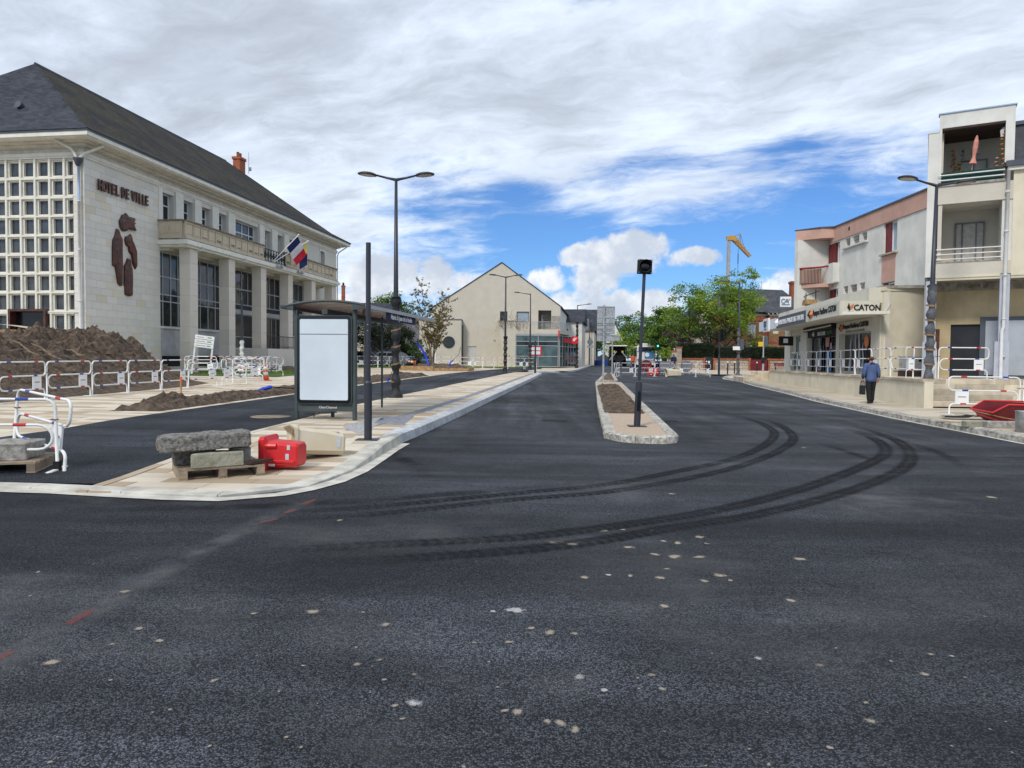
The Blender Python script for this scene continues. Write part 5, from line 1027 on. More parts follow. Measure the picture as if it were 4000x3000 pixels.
part('balcony_slab','render_cream',BK,(.36,5.2,-1.7,0,4.35,4.84)); m=MB(); m.prism([(5.2,-1.7),(6.6,2.5),(6.6,8),(5.2,0)],4.35,4.84); m.build('balcony_slab','render_cream',BK)
for k in range(6): m=MB(); m.tube([(.36,-1.66,4.95+.14*k),(5.15,-1.66,4.95+.14*k),(6.5,2.5,4.95+.14*k),(7.2,8,4.95+.14*k)],.02 if k<5 else .03,4); m.build('railing_bar','alu',BK)
for k in range(5): x=.4+k*1.19; m=MB(); m.tube([(x,-1.66,4.84),(x,-1.66,5.67)],.025,4); m.build('railing_post','alu',BK)
cells={3:'glass_green',7:'glass_green',2:'glass_dark',6:'glass_dark'}
window(BK,.38,5.05,.75,4.15,-1.55,[2.82],[1.89,3.05,3.52],.07,fm='alu',gm='glass_green',cells=cells,name='shop_window'); part('shop_fascia','alu',BK,(.36,5.2,-1.68,-1.4,4.15,4.35))
with frame(TR(5.12,-1.6,0)@ROTZ(rad(70))):
    window(BK,0,1.2,.75,4.2,0,[],[1.9,3.0],.07,fm='alu',gm='glass_green',name='shop_window'); window(BK,1.25,3.4,.75,4.2,0,[2.2],[3.0],.07,fm='alu',gm='glass_dark',name='shop_window'); window(BK,3.45,7.,.75,4.2,0,[4.6,5.8],[3.0],.07,fm='alu',gm='glass_dark',name='shop_window'); part('red_band','sign_red',BK,(1.5,7.,-.12,-.03,3.45,3.95))
part('window_poster','sign_red',BK,(1.95,3.2-.0,-1.64,-1.628,1.98,2.98)) ; part('window_poster','poster_white',BK,(2.08,3.05,-1.655,-1.642,2.1,2.45)); part('window_poster','poster_white',BK,(2.08,3.05,-1.655,-1.642,2.55,2.88))
part('red_lamp','sign_red',BK,(5.0,5.12,-1.85,-1.72,3.95,4.75)); m=MB(); m.tube([(-5.52,-.15,5.3),(-5.52,-.15,.6)],.05,5); m.build('rain_pipe','iron',BK); part('alarm_box','sign_red',BK,(-.38,-.28,-1.74,-1.703,1.86,1.98)) ; part('light_fitting','galv',BK,(-2.08,-1.92,-.1,-.002,3.6,3.75))
# lower wing with the round window
WG=thing('bank_wing','low cream wing with round window beside the gabled bank','building',(0,78.6,0)); m=MB(); holed(m,-10.2,-5.6,.4,5.8,0,.4,[]); m.build('front_wall','render_cream',WG); part('roof_edge','wall_grey',WG,(-10.3,-5.55,-.06,1.4,5.8,5.9)); part('grey_wall','wall_grey',WG,(-16.,-10.2,.2,1.3,.4,5.85)); part('white_strip','white_paint',WG,(-8.62,-8.32,-.05,-.01,.6,3.6))
m=MB(); m.M=m.M@TR(-6.95,-.02,3.35)@Matrix.Rotation(PI/2,4,'X'); m.lathe([(0,-.03),(.66,-.03),(.66,.03),(0,.03)],24); m.build('round_window','glass_dark',WG)
# vine roots dried on the corner
vn=thing('dead_vine','dried brown vine clinging to the flared wall of the bank','plant',(0,78.2,5.7))
m=MB(); r2=random.Random(3)
for k in range(46):
    x=r2.uniform(-1.6,1.4); p=Vector((x,0,r2.uniform(-.05,.1))); pts=[p.copy()]
    for j in range(5): p=p+Vector((r2.uniform(-.25,.25),r2.uniform(-.06,.02),r2.uniform(-.34,.06) if k%3 else r2.uniform(-.05,.3))); pts.append(p.copy())
    m.tube(pts,.014,4,cap=False)
m.build('stems','bark_light',vn)['kind']='stuff'
# red bank sign
rsn=thing('red_bank_sign','red square bank sign with white mark on the glass corner','sign',at(2245,1328,78.)); part('panel','sign_red',rsn,(-.32,.32,-.08,.08,-.4,.4)); m=MB(); m.beam((-.2,-.1,-.12),(.2,-.1,.2),.02,.08); m.beam((-.22,-.1,.02),(.05,-.1,.26),.02,.07); m.beam((-.05,-.1,-.15),(.05,-.1,.02),.02,.06); m.build('mark','ink_white',rsn)
# ---- houses following along the street behind the bank
def house(name,label,x0,x1,y0,y1,ze,zt,wall,rot=0.,axis='y',wins=(),zb=.4,roof='slate'):
    h=thing(name,label,'house',((x0+x1)/2,y0,0),rot); w=(x1-x0)/2; d=y1-y0
    m=MB(); m.box(-w,w,0,d,zb,ze); m.build('wall',wall,h)
    m=MB(); e=.3
    if axis=='y': xz_prism(m,[(-w-e,ze-.1),(w+e,ze-.1),(0,zt)],-e,d+e); m2=MB(); xz_prism(m2,[(-w,ze),(w,ze),(0,zt-.25)],-.02-e,-.0); m2.build('gable',wall,h)
    elif axis=='x': m.add([(-w-e,-e,ze-.05),(w+e,-e,ze-.05),(w+e,d+e,ze-.05),(-w-e,d+e,ze-.05),(-w-e,d/2,zt),(w+e,d/2,zt)],[(0,1,5,4),(2,3,4,5),(0,4,3),(1,2,5),(3,2,1,0)])
    else: m.add([(-w-e,-e,ze-.05),(w+e,-e,ze-.05),(w+e,d+e,ze-.05),(-w-e,d+e,ze-.05),(-w+d/2.4,d/2,zt),(w-d/2.4,d/2,zt)],[(0,1,5,4),(2,3,4,5),(0,4,3),(1,2,5),(3,2,1,0)])
    rf=m.build('roof',roof,h,fixn=True)
    for(a,b,c,dd)in wins: window(h,a,b,c,dd,-.03,[(a+b)/2],[],.07,fm='frame_white')
    return h
h=house('street_house','white house with slate roof next to the bank',6.0,8.9,92,103,6.4,8.4,'render_white',rad(-8),'x',[(-.9,-.2,4.2,5.6)])
h=house('street_house','grey stone house with dark dormer behind the white house',9.4,12.4,109,121,6.0,9.6,'render_cream',rad(-8),'x',[(-1.,-.2,3.,4.4)])
part('dormer','wall_grey',h,(-.9,.7,-.2,1.5,6.0,7.8))
house('low_house','dark slate roofed house behind the bus shelter',-23.5,-15,86,98,5.6,8.6,'render_cream',0,'x')
cst=thing('brick_chimney','slender red brick chimney standing over the slate roof','chimney',at(1341,1190,90.)); m=MB(); m.box(-.19,.19,-.19,.19,-1.5,2.2); m.box(-.22,.22,-.22,.22,.9,1.0); m.box(-.24,.24,-.24,.24,2.2,2.35); m.build('stack','brick_red',cst); m=MB(); m.lathe([(.17,2.35),(.13,2.6),(.1,2.75)],8); m.build('pot','iron',cst)
house('white_house','white gabled house with steep dark roof among the far trees',19.5,23.3,150,160,5.2,9.2,'render_white',rad(-5),'y',[(-.7,.2,3.,5.)],roof='slate_old')
# ---- brick villa behind the hedge
VX,VY=29.6,95.
vl=thing('brick_villa','ochre and red brick villa with slate hip roofs behind the hedge','house',(VX,VY,0))
m=MB(); holed(m,-3.,9.,.4,8.1,0,.4,[(1.5,2.6,3.6,6.6),(6.2,7.4,4.6,7.2)]); m.build('wall','brick_ochre',vl)
for z0,z1,mt in((2.9,3.3,'brick_red'),(6.9,7.5,'brick_red'),(7.55,7.8,'render_yellow'),(3.3,3.42,'render_yellow'),(4.35,4.6,'brick_red')): part('brick_band',mt,vl,(-3.05,9.05,-.08,-.003,z0,z1))
for a in(-3.05,.2,3.4,5.0,8.4): part('brick_pier','brick_red',vl,(a,a+.65,-.06,-.0035,.4,6.9)) if a!=5.0 else part('stone_panel','render_yellow',vl,(5.0,5.9,-.05,-.0035,5.0,6.8))
window(vl,1.5,2.6,3.6,6.6,.25,[2.05],[5.6],.09,fm='frame_white',gm='curtain_blue'); window(vl,6.2,7.4,4.6,7.2,.25,[6.8],[6.2],.09,fm='frame_white',gm='curtain_blue'); part('window_sill','render_yellow',vl,(1.3,2.8,-.2,0,3.45,3.6)); part('window_sill','render_yellow',vl,(6.,7.6,-.2,0,4.45,4.6))
m=MB(); m.add([(-3.6,-.6,8.05),(9.6,-.6,8.05),(9.6,9,8.05),(-3.6,9,8.05),(-1.,4,11.6),(7.5,4,11.4)],[(0,1,5,4),(2,3,4,5),(0,4,3),(1,2,5),(3,2,1,0)]); m.build('roof','slate_villa',vl,fixn=True)
m=MB(); m.add([(3.6,-1.2,7.9),(9.4,-1.2,7.9),(9.4,4,10.6),(5.6,4,10.6),(3.6,3,7.9),(9.4,5,7.9)],[(0,1,2,3),(0,3,4),(1,5,2),(3,2,5,4),(0,4,5,1)]); m.build('roof','slate_villa',vl,fixn=True); part('wing_wall','brick_ochre',vl,(4.1,9.,-.7,-.05,.4,7.9)); part('wing_band','brick_red',vl,(4.05,9.05,-.76,-.69,6.9,7.5)); part('wing_band','brick_red',vl,(4.05,9.05,-.76,-.69,4.0,4.4)); part('wing_band','render_yellow',vl,(4.05,9.05,-.75,-.69,7.5,7.75)); window(vl,6.2,7.4,4.6,6.9,-.72,[6.8],[6.],.09,fm='frame_white',gm='curtain_blue'); part('wing_quoin','render_yellow',vl,(4.6,5.3,-.75,-.69,5.2,6.6)); part('wing_ornament','render_yellow',vl,(5.0,5.4,-.77,-.69,3.0,3.5))
for k in range(10): part('eave_bracket','frame_white',vl,(3.8+k*.55,3.9+k*.55,-1.15,-.7,7.7,7.9))
ch=part('chimney','brick_red',vl,(8.0,9.0,2.,3.,9.,12.1),(7.9,9.1,1.9,3.1,12.1,12.4)); m=MB(); m.tube([(4.6,4,11.4),(4.6,4,12.6)],.03,4); m.tube([(3.8,4,12.5),(5.4,4,12.45)],.02,4); m.build('aerial','galv',vl)
house('cream_house','cream house with brick gable half hidden by the green trees',24.0,29.,97,106,6.6,9.8,'render_cream',0,'y',[(.4,1.4,4.,5.6)])
# ---- garden wall, hedge, gates
GY=80.
def gx(px): return at(px,1420,GY).x
gw=thing('garden_wall','low rubble garden wall with red brick coping below the hedge','wall',(gx(2660),GY,0)); X_=lambda px:gx(px)-gx(2660)
segs=[(X_(2662),X_(2754)),(X_(2786),X_(2931)),(X_(3000),X_(3250))]
for a,b in segs:
    part('core','rubble',gw,(a,b,.06,.34,.2,1.68)); z=.45
    while z<1.62:
        x=a
        while x<b-.05:
            w=min(rs.uniform(.35,.8),b-x); part('wall_stone','rubble',gw,(x+.012,x+w-.012,rs.uniform(-.02,.015),.08,z+.012,min(z+.29,1.68)-.012),c=.02); x+=w
        z+=.29
    part('coping','brick_red',gw,(a-.05,b+.05,-.06,.42,1.68,1.86))
for px in(2754,2786,2931,3000): part('gate_pier','brick_red',gw,(X_(px)-.2 if px in(2754,2931) else X_(px),X_(px) if px in(2754,2931) else X_(px)+.2,-.09,.36,.2,1.9))
gp1=thing('garden_gate','plain dark metal gate between brick piers','gate',(gx(2770),GY,0)); part('leaf','dark_panel',gp1,(-.44,.44,.1,.16,.35,2.0)); part('letter_box','frame_white',gp1,(-.1,.1,.06,.095,1.3,1.55))
gp2=thing('garden_gate','low dark red metal gate in the rubble wall','gate',(gx(2965),GY,0)); part('leaf','shutter_red',gp2,(-.95,-.01,.1,.16,.4,1.75)); part('leaf','shutter_red',gp2,(.01,.95,.1,.16,.4,1.75))
gl=thing('garden_wall','tall stepped stone pier wall with brick edging beside the road','wall',(gx(2635),GY-.3,0)); part('body','rubble',gl,(gx(2612)-gx(2635),gx(2640)-gx(2635),0,.5,.2,2.5)); part('body','rubble',gl,(gx(2640)-gx(2635),gx(2660)-gx(2635),0,.5,.2,2.95)); part('edging','brick_red',gl,(gx(2610)-gx(2635),gx(2641)-gx(2635),-.06,.56,2.5,2.68)); part('edging','brick_red',gl,(gx(2640)-gx(2635),gx(2662)-gx(2635),-.06,.56,2.95,3.1))
def leaf_mesh(m,cents,n,size,rnd,flat=0.):
    for c,r in cents:
        for k in range(n):
            u=Vector((rnd.gauss(0,1),rnd.gauss(0,1),rnd.gauss(0,1))); u=u.normalized()*(rnd.random()**.5)*r; p=c+Vector((u.x,u.y,u.z*(.75)))
            s=size*rnd.uniform(.6,1.35); a=Vector((rnd.uniform(-1,1),rnd.uniform(-1,1),rnd.uniform(-.6,.6))).normalized(); b=a.orthogonal().normalized(); b=(b*math.cos(k)+a.cross(b)*math.sin(k))
            m.add([tuple(p-a*s*.6),tuple(p-b*s*.32),tuple(p+a*s*.6),tuple(p+b*s*.32)],[(0,1,2,3)])
def tree(name,label,base,h,rx,rz,cz,mats,nc=70,nl=70,size=.16,trunk=.16,seed=1,group=None,sp=.33,bark='bark',lean=0.):
    """tapered trunk with limbs and a crown of leaf clumps with gaps"""
    r=random.Random(seed); t=thing(name,label,'tree',base,0,group); cents=[]
    while len(cents)<nc:
        u=Vector((r.uniform(-1,1),r.uniform(-1,1),r.uniform(-1,1)))
        if .25<u.length<1.:
            k=1+.35*noise.noise(u*1.8+Vector((seed,0,0))); cents.append((Vector((u.x*rx*k,u.y*rx*k,cz+u.z*rz*k)),rx*sp*r.uniform(.55,1.2)))
    m=MB(); m.tube([(0,0,-.3),(.05,.02,cz*.35),(lean*.4,0,cz*.7),(lean,0,cz+rz*.5)],[trunk*1.25,trunk,trunk*.8,trunk*.2],8); m.build('trunk',bark,t,smooth=True)
    m=MB()
    for c,_ in cents[::max(1,nc//22)]: s=Vector((lean*.4,0,max(cz*.35,c.z*.55))); m.tube([s,s.lerp(c,.5)+Vector((0,0,-.08*rz)),c],[trunk*.4,trunk*.22,trunk*.06],5,cap=False)
    m.build('limbs',bark,t)['kind']='stuff'
    for i,mt in enumerate(mats):
        m=MB(); leaf_mesh(m,cents[i::len(mats)],nl,size,r); m.build('crown',mt,t)['kind']='stuff'
    return t
def hedge(name,label,x0,x1,y0,d,z0,z1,mt='leaf_ever',n=2600,size=.16,seed=2):
    r=random.Random(seed); t=thing(name,label,'hedge',((x0+x1)/2,y0,z0)); w=(x1-x0)/2; part('core','hedge',t,(-w+.12,w-.12,.12,d-.12,0,z1-z0-.12)); m=MB()
    for k in range(n):
        f=r.random(); 
        p=Vector((r.uniform(-w,w),r.uniform(-.04,.14),r.uniform(0,z1-z0))) if f<.6 else Vector((r.uniform(-w,w),r.uniform(0,d),z1-z0+r.uniform(-.12,.06))) if f<.85 else Vector((r.choice((-w,w))+r.uniform(-.1,.1),r.uniform(0,d),r.uniform(0,z1-z0)))
        leaf_mesh(m,[(p,.05)],1,size,r)
    m.build('foliage',mt,t)['kind']='stuff'
hedge('hedge','tall clipped dark hedge left of the dark gate',gx(2662),gx(2796),GY+.5,2.2,1.2,3.5)
hedge('hedge','clipped dark hedge with iron fence right of the dark gate',gx(2815),gx(3150),GY+.9,2.,1.2,3.15,n=4200,seed=4)
fn=thing('iron_fence','thin black iron fence on the garden wall before the hedge','fence',(gx(2815),GY+.3,1.86)); m=MB(); m.box(0,gx(2935)-gx(2815),-.02,.02,1.2,1.25); m.box(0,gx(2935)-gx(2815),-.02,.02,.1,.14); m.build('rail','iron',fn)['kind']='stuff'; m=MB(); [m.tube([(k*.14,0,0),(k*.14,0,1.35)],.012,4) for k in range(25)]; m.build('bars','iron',fn)['kind']='stuff'
# ---- trees
zg=lambda x,y:zr(x,y)
def tb(px,Y,dz=0): x=at(px,1420,Y).x; return (x,Y,zr(x,Y)+dz)
tree('tree','large fresh green tree with open crown over the hedge and gate',tb(2830,87),11.5,4.2,3.4,7.6,('leaf_lime','leaf_mid','leaf_lime'),95,60,.24,.2,21,sp=.27,lean=.6)
tree('tree','tall fresh green tree rising behind the lamp and villa roof',tb(2880,89),12.4,2.6,4.2,8.6,('leaf_lime','leaf_mid'),60,55,.24,.18,22,sp=.3)
tree('tree','loose green tree standing left of the hedge',tb(2690,87),11.,3.1,3.3,7.0,('leaf_lime','leaf_mid','leaf_mid'),75,60,.24,.17,23,sp=.3)
tree('tree','purple flowering tree between the green trees',tb(2665,93),8.,2.2,2.5,4.8,('leaf_purple','leaf_purple','leaf_mid'),50,60,.2,.14,24,sp=.33)
tree('tree','dense dark green tree left of the purple one',tb(2590,100),9.5,2.6,3.8,5.0,('leaf_mid','leaf_dark','leaf_mid'),80,70,.26,.2,25,sp=.36)
tree('conifer','low spreading dark conifer above the hedge',tb(2775,84),4.2,2.2,.9,4.3,('leaf_ever','leaf_dark'),40,70,.16,.14,26,sp=.33)
tree('shrub','yellow green shrub at the road side by the stepped wall',tb(2598,78),2.6,.8,.75,1.9,('leaf_lime','leaf_mid'),26,60,.12,.06,27)
tree('shrub','golden green shrub rising over the right hedge',tb(2955,83.5),4.,1.6,1.2,3.3,('leaf_lime','leaf_olive'),36,60,.16,.08,28)
for i,(px,Y,h,rx,rz,cz,mt,lab) in enumerate(((2440,150,8,4.,3.,3.6,('leaf_lime','leaf_mid'),'bright green bushy tree behind the road works'),(2510,165,7,3.5,2.6,3.2,('leaf_maroon','leaf_dark'),'dark maroon tree by the white gabled house'),(2330,185,13,5.5,4.6,6.5,('leaf_mid','leaf_dark'),'mid green tree at the end of the street behind the signs'),(2400,200,14,6.,4.6,7.6,('leaf_dark','leaf_mid'),'deep green tree behind the paving machine'),(2480,200,15,5.,5.4,8.2,('leaf_dark','leaf_mid'),'dark feathery tree above the bus'),(2545,190,15,6.,4.6,7.,('leaf_mid','leaf_dark'),'green tree behind the white gabled house'),(2275,170,9,2.6,3.6,4.6,('leaf_mid','leaf_olive'),'thin young tree by the far lamps'),(2600,150,12,4.,4.6,6.5,('leaf_mid','leaf_dark'),'round green tree beyond the bus'))):
    tree('far_tree',lab,tb(px,Y),h,rx,rz,cz,mt,60,55,.42,.25,40+i,group='trees at the end of the street')
tree('tree','round topped dense green tree behind the low grey wing',tb(1527,98),9.6,3.0,2.5,7.2,('leaf_dark','leaf_mid'),70,80,.22,.2,61,sp=.36)
tree('evergreen','broad dark evergreen with low crown behind the bus shelter',tb(1490,73),5.2,3.2,1.45,3.3,('leaf_ever','leaf_ever'),85,80,.15,.14,62,sp=.33)
tree('evergreen','dark evergreen bush at the corner of the grey wing',tb(1580,73),4.4,1.6,1.5,2.5,('leaf_ever','leaf_dark'),45,80,.15,.1,63)
tree('evergreen','small dark bush beside the parked cars',tb(1640,69),2.8,1.0,1.15,1.5,('leaf_ever','leaf_dark'),30,60,.13,.07,64)
tree('evergreen','dark evergreen behind the shelter panel',tb(1340,74),5.,2.6,1.6,3.0,('leaf_ever','leaf_ever'),60,70,.15,.14,65)
# ---- young multi-stem tree in a timber planter
tbase=g2(948,797,zl); tx,ty=tbase.x,58.; tz=zl(tx,ty)
pt=thing('planter','low timber sleeper planter filled with earth','planter',(tx,ty,tz)); 
for a,b,z in(((-2.4,-1.3),(.3,-1.6),.36),((.3,-1.6),(3.0,-.9),.2),((-2.4,-1.3),(-1.6,2.2),.36),((3.0,-.9),(3.2,2.2),.25)): m=MB(); m.beam((a[0],a[1],z/2),(b[0],b[1],z/2),.2,z); m.build('sleeper','wood_new',pt)
heap('earth',[(-2.3,-1.2),(.3,-1.5),(2.9,-.8),(3.1,2.1),(-1.5,2.1)],.48,'soil_dry',.2,pt,f=lambda x,y:0.,kind='stuff',rough=.4,fall=.9,seed=8)
r3=random.Random(9); yt=thing('young_tree','multi-stem young tree with sparse olive leaves in the planter','tree',(tx,ty,tz+.42)); lf=[]; tw_=MB()
for k in range(9):
    a=k*2*PI/9+r3.uniform(-.3,.3); sp_=r3.uniform(.6,2.1); hh=r3.uniform(4.8,6.4) if sp_<1.4 else r3.uniform(3.4,5.0); pts=[]
    for j in range(9):
        f=j/8; pts.append(Vector((math.cos(a)*(.12+sp_*f**1.6)+r3.uniform(-.05,.05),math.sin(a)*(.12+sp_*f**1.6)+r3.uniform(-.05,.05),hh*f)))
    m=MB(); m.tube(pts,[.05*(1-.85*i/8) for i in range(9)],6); m.build('stem','bark_light',yt,smooth=True)
    for j in range(3,9):
        for q in range(6):
            d=Vector((r3.uniform(-1,1),r3.uniform(-1,1),r3.uniform(.1,1.1))).normalized()*r3.uniform(.4,1.15); e=pts[j]+d; mid=pts[j].lerp(e,.55)+Vector((0,0,.06)); tw_.tube([pts[j],mid,e],[.014,.008,.004],4,cap=False)
            for w in range(5): lf.append((pts[j].lerp(e,r3.uniform(.25,1.05)),.10))
tw_.build('twigs','bark_light',yt)['kind']='stuff'; m=MB(); leaf_mesh(m,lf,2,.15,r3); m.build('leaves','leaf_olive',yt)['kind']='stuff'
# ---------------------------------------------------------------- earth, lawn
md=heap('earth_mound',[(-13.1,16.5),(-12.75,20),(-12.5,24),(-12.3,27.5),(-12.8,30.5),(-14.5,32.8),(-18,33.8),(-22,33.4),(-27,30),(-28,20),(-23,14),(-15.5,13.5)],lambda x,y:1.15+.75*math.exp(-((x+16.6)**2/14+(y-27.5)**2/20))+.1*math.exp(-((x+21)**2+(y-26)**2)/12),'soil',.11,None,'large heap of dug brown earth before the town hall end','earth heap',f=zl,rough=.42,fall=3.6,seed=1)
b1=heap('soil_strip',[(-9.15,16.2),(-8.0,16.3),(-7.72,19),(-7.28,24),(-6.9,28.3),(-8.2,28.3),(-8.8,22)],.12,'soil',.1,plaza,f=zl,rough=1.2,fall=.3,seed=2,kind='stuff')
heap('soil_strip',[(-8.5,31),(-6.7,30.5),(-5.9,38),(-5.1,44.4),(-7.0,44)],.14,'soil',.2,plaza,f=zl,rough=1.1,fall=.4,seed=5,kind='stuff')
heap('soil_pile',[(-9.3,17.2),(-8.4,17.1),(-7.95,18.1),(-8.5,19.1),(-9.2,18.8)],.30,'soil',.08,None,'small pile of dark soil round the wooden stake','earth heap',f=zl,rough=.7,fall=.55,seed=6)
rc=random.Random(31); mc=MB()
for v in md.data.vertices:
    if v.co.z-zl(v.co.x,v.co.y)>.12 and rc.random()<.075:
        s_=rc.uniform(.03,.10)*(1 if rc.random()<.93 else 1.7); q=[Vector((rc.uniform(-1,1),rc.uniform(-1,1),rc.uniform(-.7,.9)))*s_ for _ in range(4)]; c_=v.co; mc.add([tuple(c_+Vector((0,0,s_*1.1))+q[0]*.3),tuple(c_+Vector((s_,0,0))+q[1]*.4),tuple(c_+Vector((-s_*.6,s_*.8,0))+q[2]*.4),tuple(c_+Vector((-s_*.6,-s_*.8,0))+q[3]*.4)],[(0,1,2),(0,2,3),(0,3,1)])
mc.build('clods','soil_dry',md)['kind']='stuff'
def tufts(name,parent,spots_,n,hgt,mt='leaf_mid',seed=1):
    r=random.Random(seed); m=MB()
    for(x,y,rad_,zf)in spots_:
        for k in range(n):
            a=r.uniform(0,6.283); d=rad_*r.random()**.5; px,py=x+d*math.cos(a),y+d*math.sin(a); z=zf(px,py); h=hgt*r.uniform(.5,1.2); b=r.uniform(0,6.283); dx,dy=.03*math.cos(b),.03*math.sin(b)
            m.add([(px-dx,py-dy,z-.02),(px+dx,py+dy,z-.02),(px+r.uniform(-.1,.1)*h*2,py+r.uniform(-.1,.1)*h*2,z+h)],[(0,1,2)])
    return tag(m.build(name,mt,parent),kind='stuff')
def mz(x,y):
    p=md.data; return zl(x,y)
tufts('grass',None,[(-17+1.6*i,43+1.2*(i%3),1.8,zl) for i in range(3)]+[(-14,47,2.,zl),(-15.5,52,2.5,zl),(-12.5,66,2.5,zl),(-10.6,68,1.5,zl),(-7.5,73,1.8,zl),(-4.5,71,1.5,zl),(-1.,71,1.5,zl)],420,.16,seed=3)
tag(sheet('lawn',[[Vector((x,y,zl(x,y)+.02)) for x in(-21,-17,-13.2,-12.6)] for y in(38.5,42,47,53,58)],'grass'),kind='structure'); tag(sheet('lawn',[[Vector((x,y,zl(x,y)+.02)) for x in(-16,-12,-9)] for y in(64.5,68,74)],'grass'),kind='structure'); tag(sheet('lawn',[[Vector((x,y,zl(x,y)+.02)) for x in(-9,-4,0,3)] for y in(71.5,74,78)],'grass'),kind='structure')
heap('soil_strip',[(-17.2,46),(-15.4,46),(-14.6,56),(-16.4,56)],.25,'soil',.3,plaza,f=zl,rough=.8,fall=.5,seed=12,kind='stuff')
for i,(a,b_,c) in enumerate(((( 40,1330),(150,1388),'forked'),((120,1345),(240,1405),'long'),((260,1370),(330,1388),'short'))):
    p=at(*a,21.5); q=at(*b_,20.2); rt=thing('root',c+' bare root lying on the earth heap','root',p); v=q-p; m=MB(); m.tube([(0,0,.03),tuple(v*.35+Vector((0,0,.06))),tuple(v*.7+Vector((0,0,-.03))),tuple(v)],[.012,.025,.03,.012],5); m.build('stem','bark_light',rt)
# boards and timber beyond the heap
bd_=thing('timber_stack','beige curved sheet over brown boards beyond the earth heap','timber',at(60,1318,34.)); m=MB(); m.add([(-1.8+.3*i,y,.42+.22*math.cos((i-2)/4.5)) for i in range(13) for y in(-.6,.8)],[(2*i,2*i+1,2*i+3,2*i+2) for i in range(12)]); m.build('cover_sheet','plastic_white',bd_,smooth=True)
for k in range(3): part('board','wood_new' if k%2==0 else 'soffit_brown',bd_,(-2.2,1.3-.2*k,-.7+.1*k,.8,-.1+.16*k,.03+.16*k))
for x in(.72,1.55): part('tag','ink_green',bd_,(x,x+.17,-.75,-.72,.12,.28))
# ---------------------------------------------------------------- barriers: one bent white tube with red and blue bands, sheet sign, feet
def arc(cx,cz,r,a0,a1,n=5): return [(cx+r*math.cos(rad(a0+(a1-a0)*i/n)),0,cz+r*math.sin(rad(a0+(a1-a0)*i/n))) for i in range(n+1)]
BW,BH=1.8,1.03
def barrier_proto(flip):
    t=thing('barrier','x','barrier'); 
    with frame(Matrix.Diagonal((-1,1,1,1))@TR(-BW,0,0) if flip else Matrix.Identity(4)):
        pts=[(0,0,0)]+arc(.13,BH-.13,.13,180,90)+arc(BW-.12,BH-.12,.12,90,0)+arc(BW-.12,.66+.12,.12,0,-90)+arc(.22,.48,.18,90,270,8)+arc(BW-.16,.30-.12,.12,90,0)+[(BW-.04,0,0)]
        m=MB(); m.tube(pts,.021,7); m.build('tube_frame','white_paint',t,smooth=True)
        for x,z,mt in((.38,BH,'band_blue'),(1.42,BH,'band_red'),(.42,.66,'band_red'),(1.38,.66,'band_blue'),(.42,.30,'band_blue'),(1.42,.30,'band_red')): m=MB(); m.tube([(x-.075,0,z),(x+.075,0,z)],.0235,7); m.build('reflective_band',mt,t)
        pl=part('sheet_sign','white_plain',t,(BW-.52,BW-.18,-.008,.008,.31,.65)); part('print','ink_grey',pl,(BW-.45,BW-.25,-.0095,-.0085,.47,.50))
        for x in(0,BW-.04): part('foot','white_paint',t,(x-.03,x+.03,-.2,.2,0,.018))
        m=MB(); m.tube([(-.02,-.03,.74),(-.02,.03,.74),(.05,.03,.74),(.05,-.03,.74)],.008,4,closed=True); m.build('hook','rust',t)
    return t
PB=[barrier_proto(False),barrier_proto(True)]; PBU=[False,False]
def barrier(a,b,label,group,flip=0,f=zl,tilt=(0,0),za=None):
    a=Vector(a);b=Vector(b); d=b-a; rz=math.atan2(d.y,d.x); L=Vector((d.x,d.y)).length; z0=(f(a.x,a.y) if za is None else za); z1=(f(b.x,b.y) if za is None else za)
    o=PB[flip] if not PBU[flip] else copy_tree(PB[flip]); PBU[flip]=True
    o.location=(a.x,a.y,z0+.002); o.rotation_euler=(tilt[0],-math.atan2(z1-z0,L)+tilt[1],rz); o.scale=((L-.05)/BW,1,1); o['label']=label; o['group']=group; return o
ORD=('first','second','third','fourth','fifth','sixth','seventh','eighth','ninth','tenth')
def row(pts,label,group,flips=None,f=zl,za=None,frm=None,rev=False):
    n=len(pts)-1
    for i,(a,b)in enumerate(zip(pts,pts[1:])): barrier(a,b,label+(', '+ORD[n-1-i if rev else i]+' from '+frm if frm else ''),group,(flips[i] if flips else 0),f,za=za)
LA='white tube barrier along the earth heap'
row([(-12.75,15.9),(-12.74,17.75),(-12.66,19.5),(-12.42,21.2),(-12.28,22.95),(-12.07,24.7),(-11.97,26.5),(-11.6,28.3)],LA,'barriers along the earth heap',frm='the notice frame',rev=True)
LB='white tube barrier in the jumble between town hall lawn and plaza'
for a,b,fl in(((-11.6,28.6),(-11.2,30.3),1),((-11.9,30.5),(-11.2,32.0),0),((-12.6,31.6),(-11.9,32.9),1),((-13.0,33.4),(-11.4,33.0),0),((-18.8,41.6),(-17.0,42.4),0),((-17.0,42.5),(-15.6,43.1),0),((-15.5,43.2),(-14.6,44.6),1),((-17.9,39.2),(-16.2,39.4),0),((-14.9,38.5),(-13.4,38.9),1),((-13.3,38.9),(-12.9,40.5),0)): barrier(a,b,LB,'barriers by the town hall lawn',fl)
LCc='white tube barrier in the row below the town hall landing'
row([(-15.8,46.5),(-16.2,49.3),(-16.2,50.8)],LCc,'barriers below the landing',[1,0]); row([(-15.6,51.2),(-14.0,52.2),(-12.6,53.4)],LCc,'barriers below the landing')
row([(-15.4,63.6),(-13.7,63.4),(-12.0,64.2),(-11.3,66.),(-10.4,68.2),(-9.6,70.5)],'white tube barrier before the parked cars','barriers before the parked cars',[0,1,0,0,1],frm='the planter',rev=True)
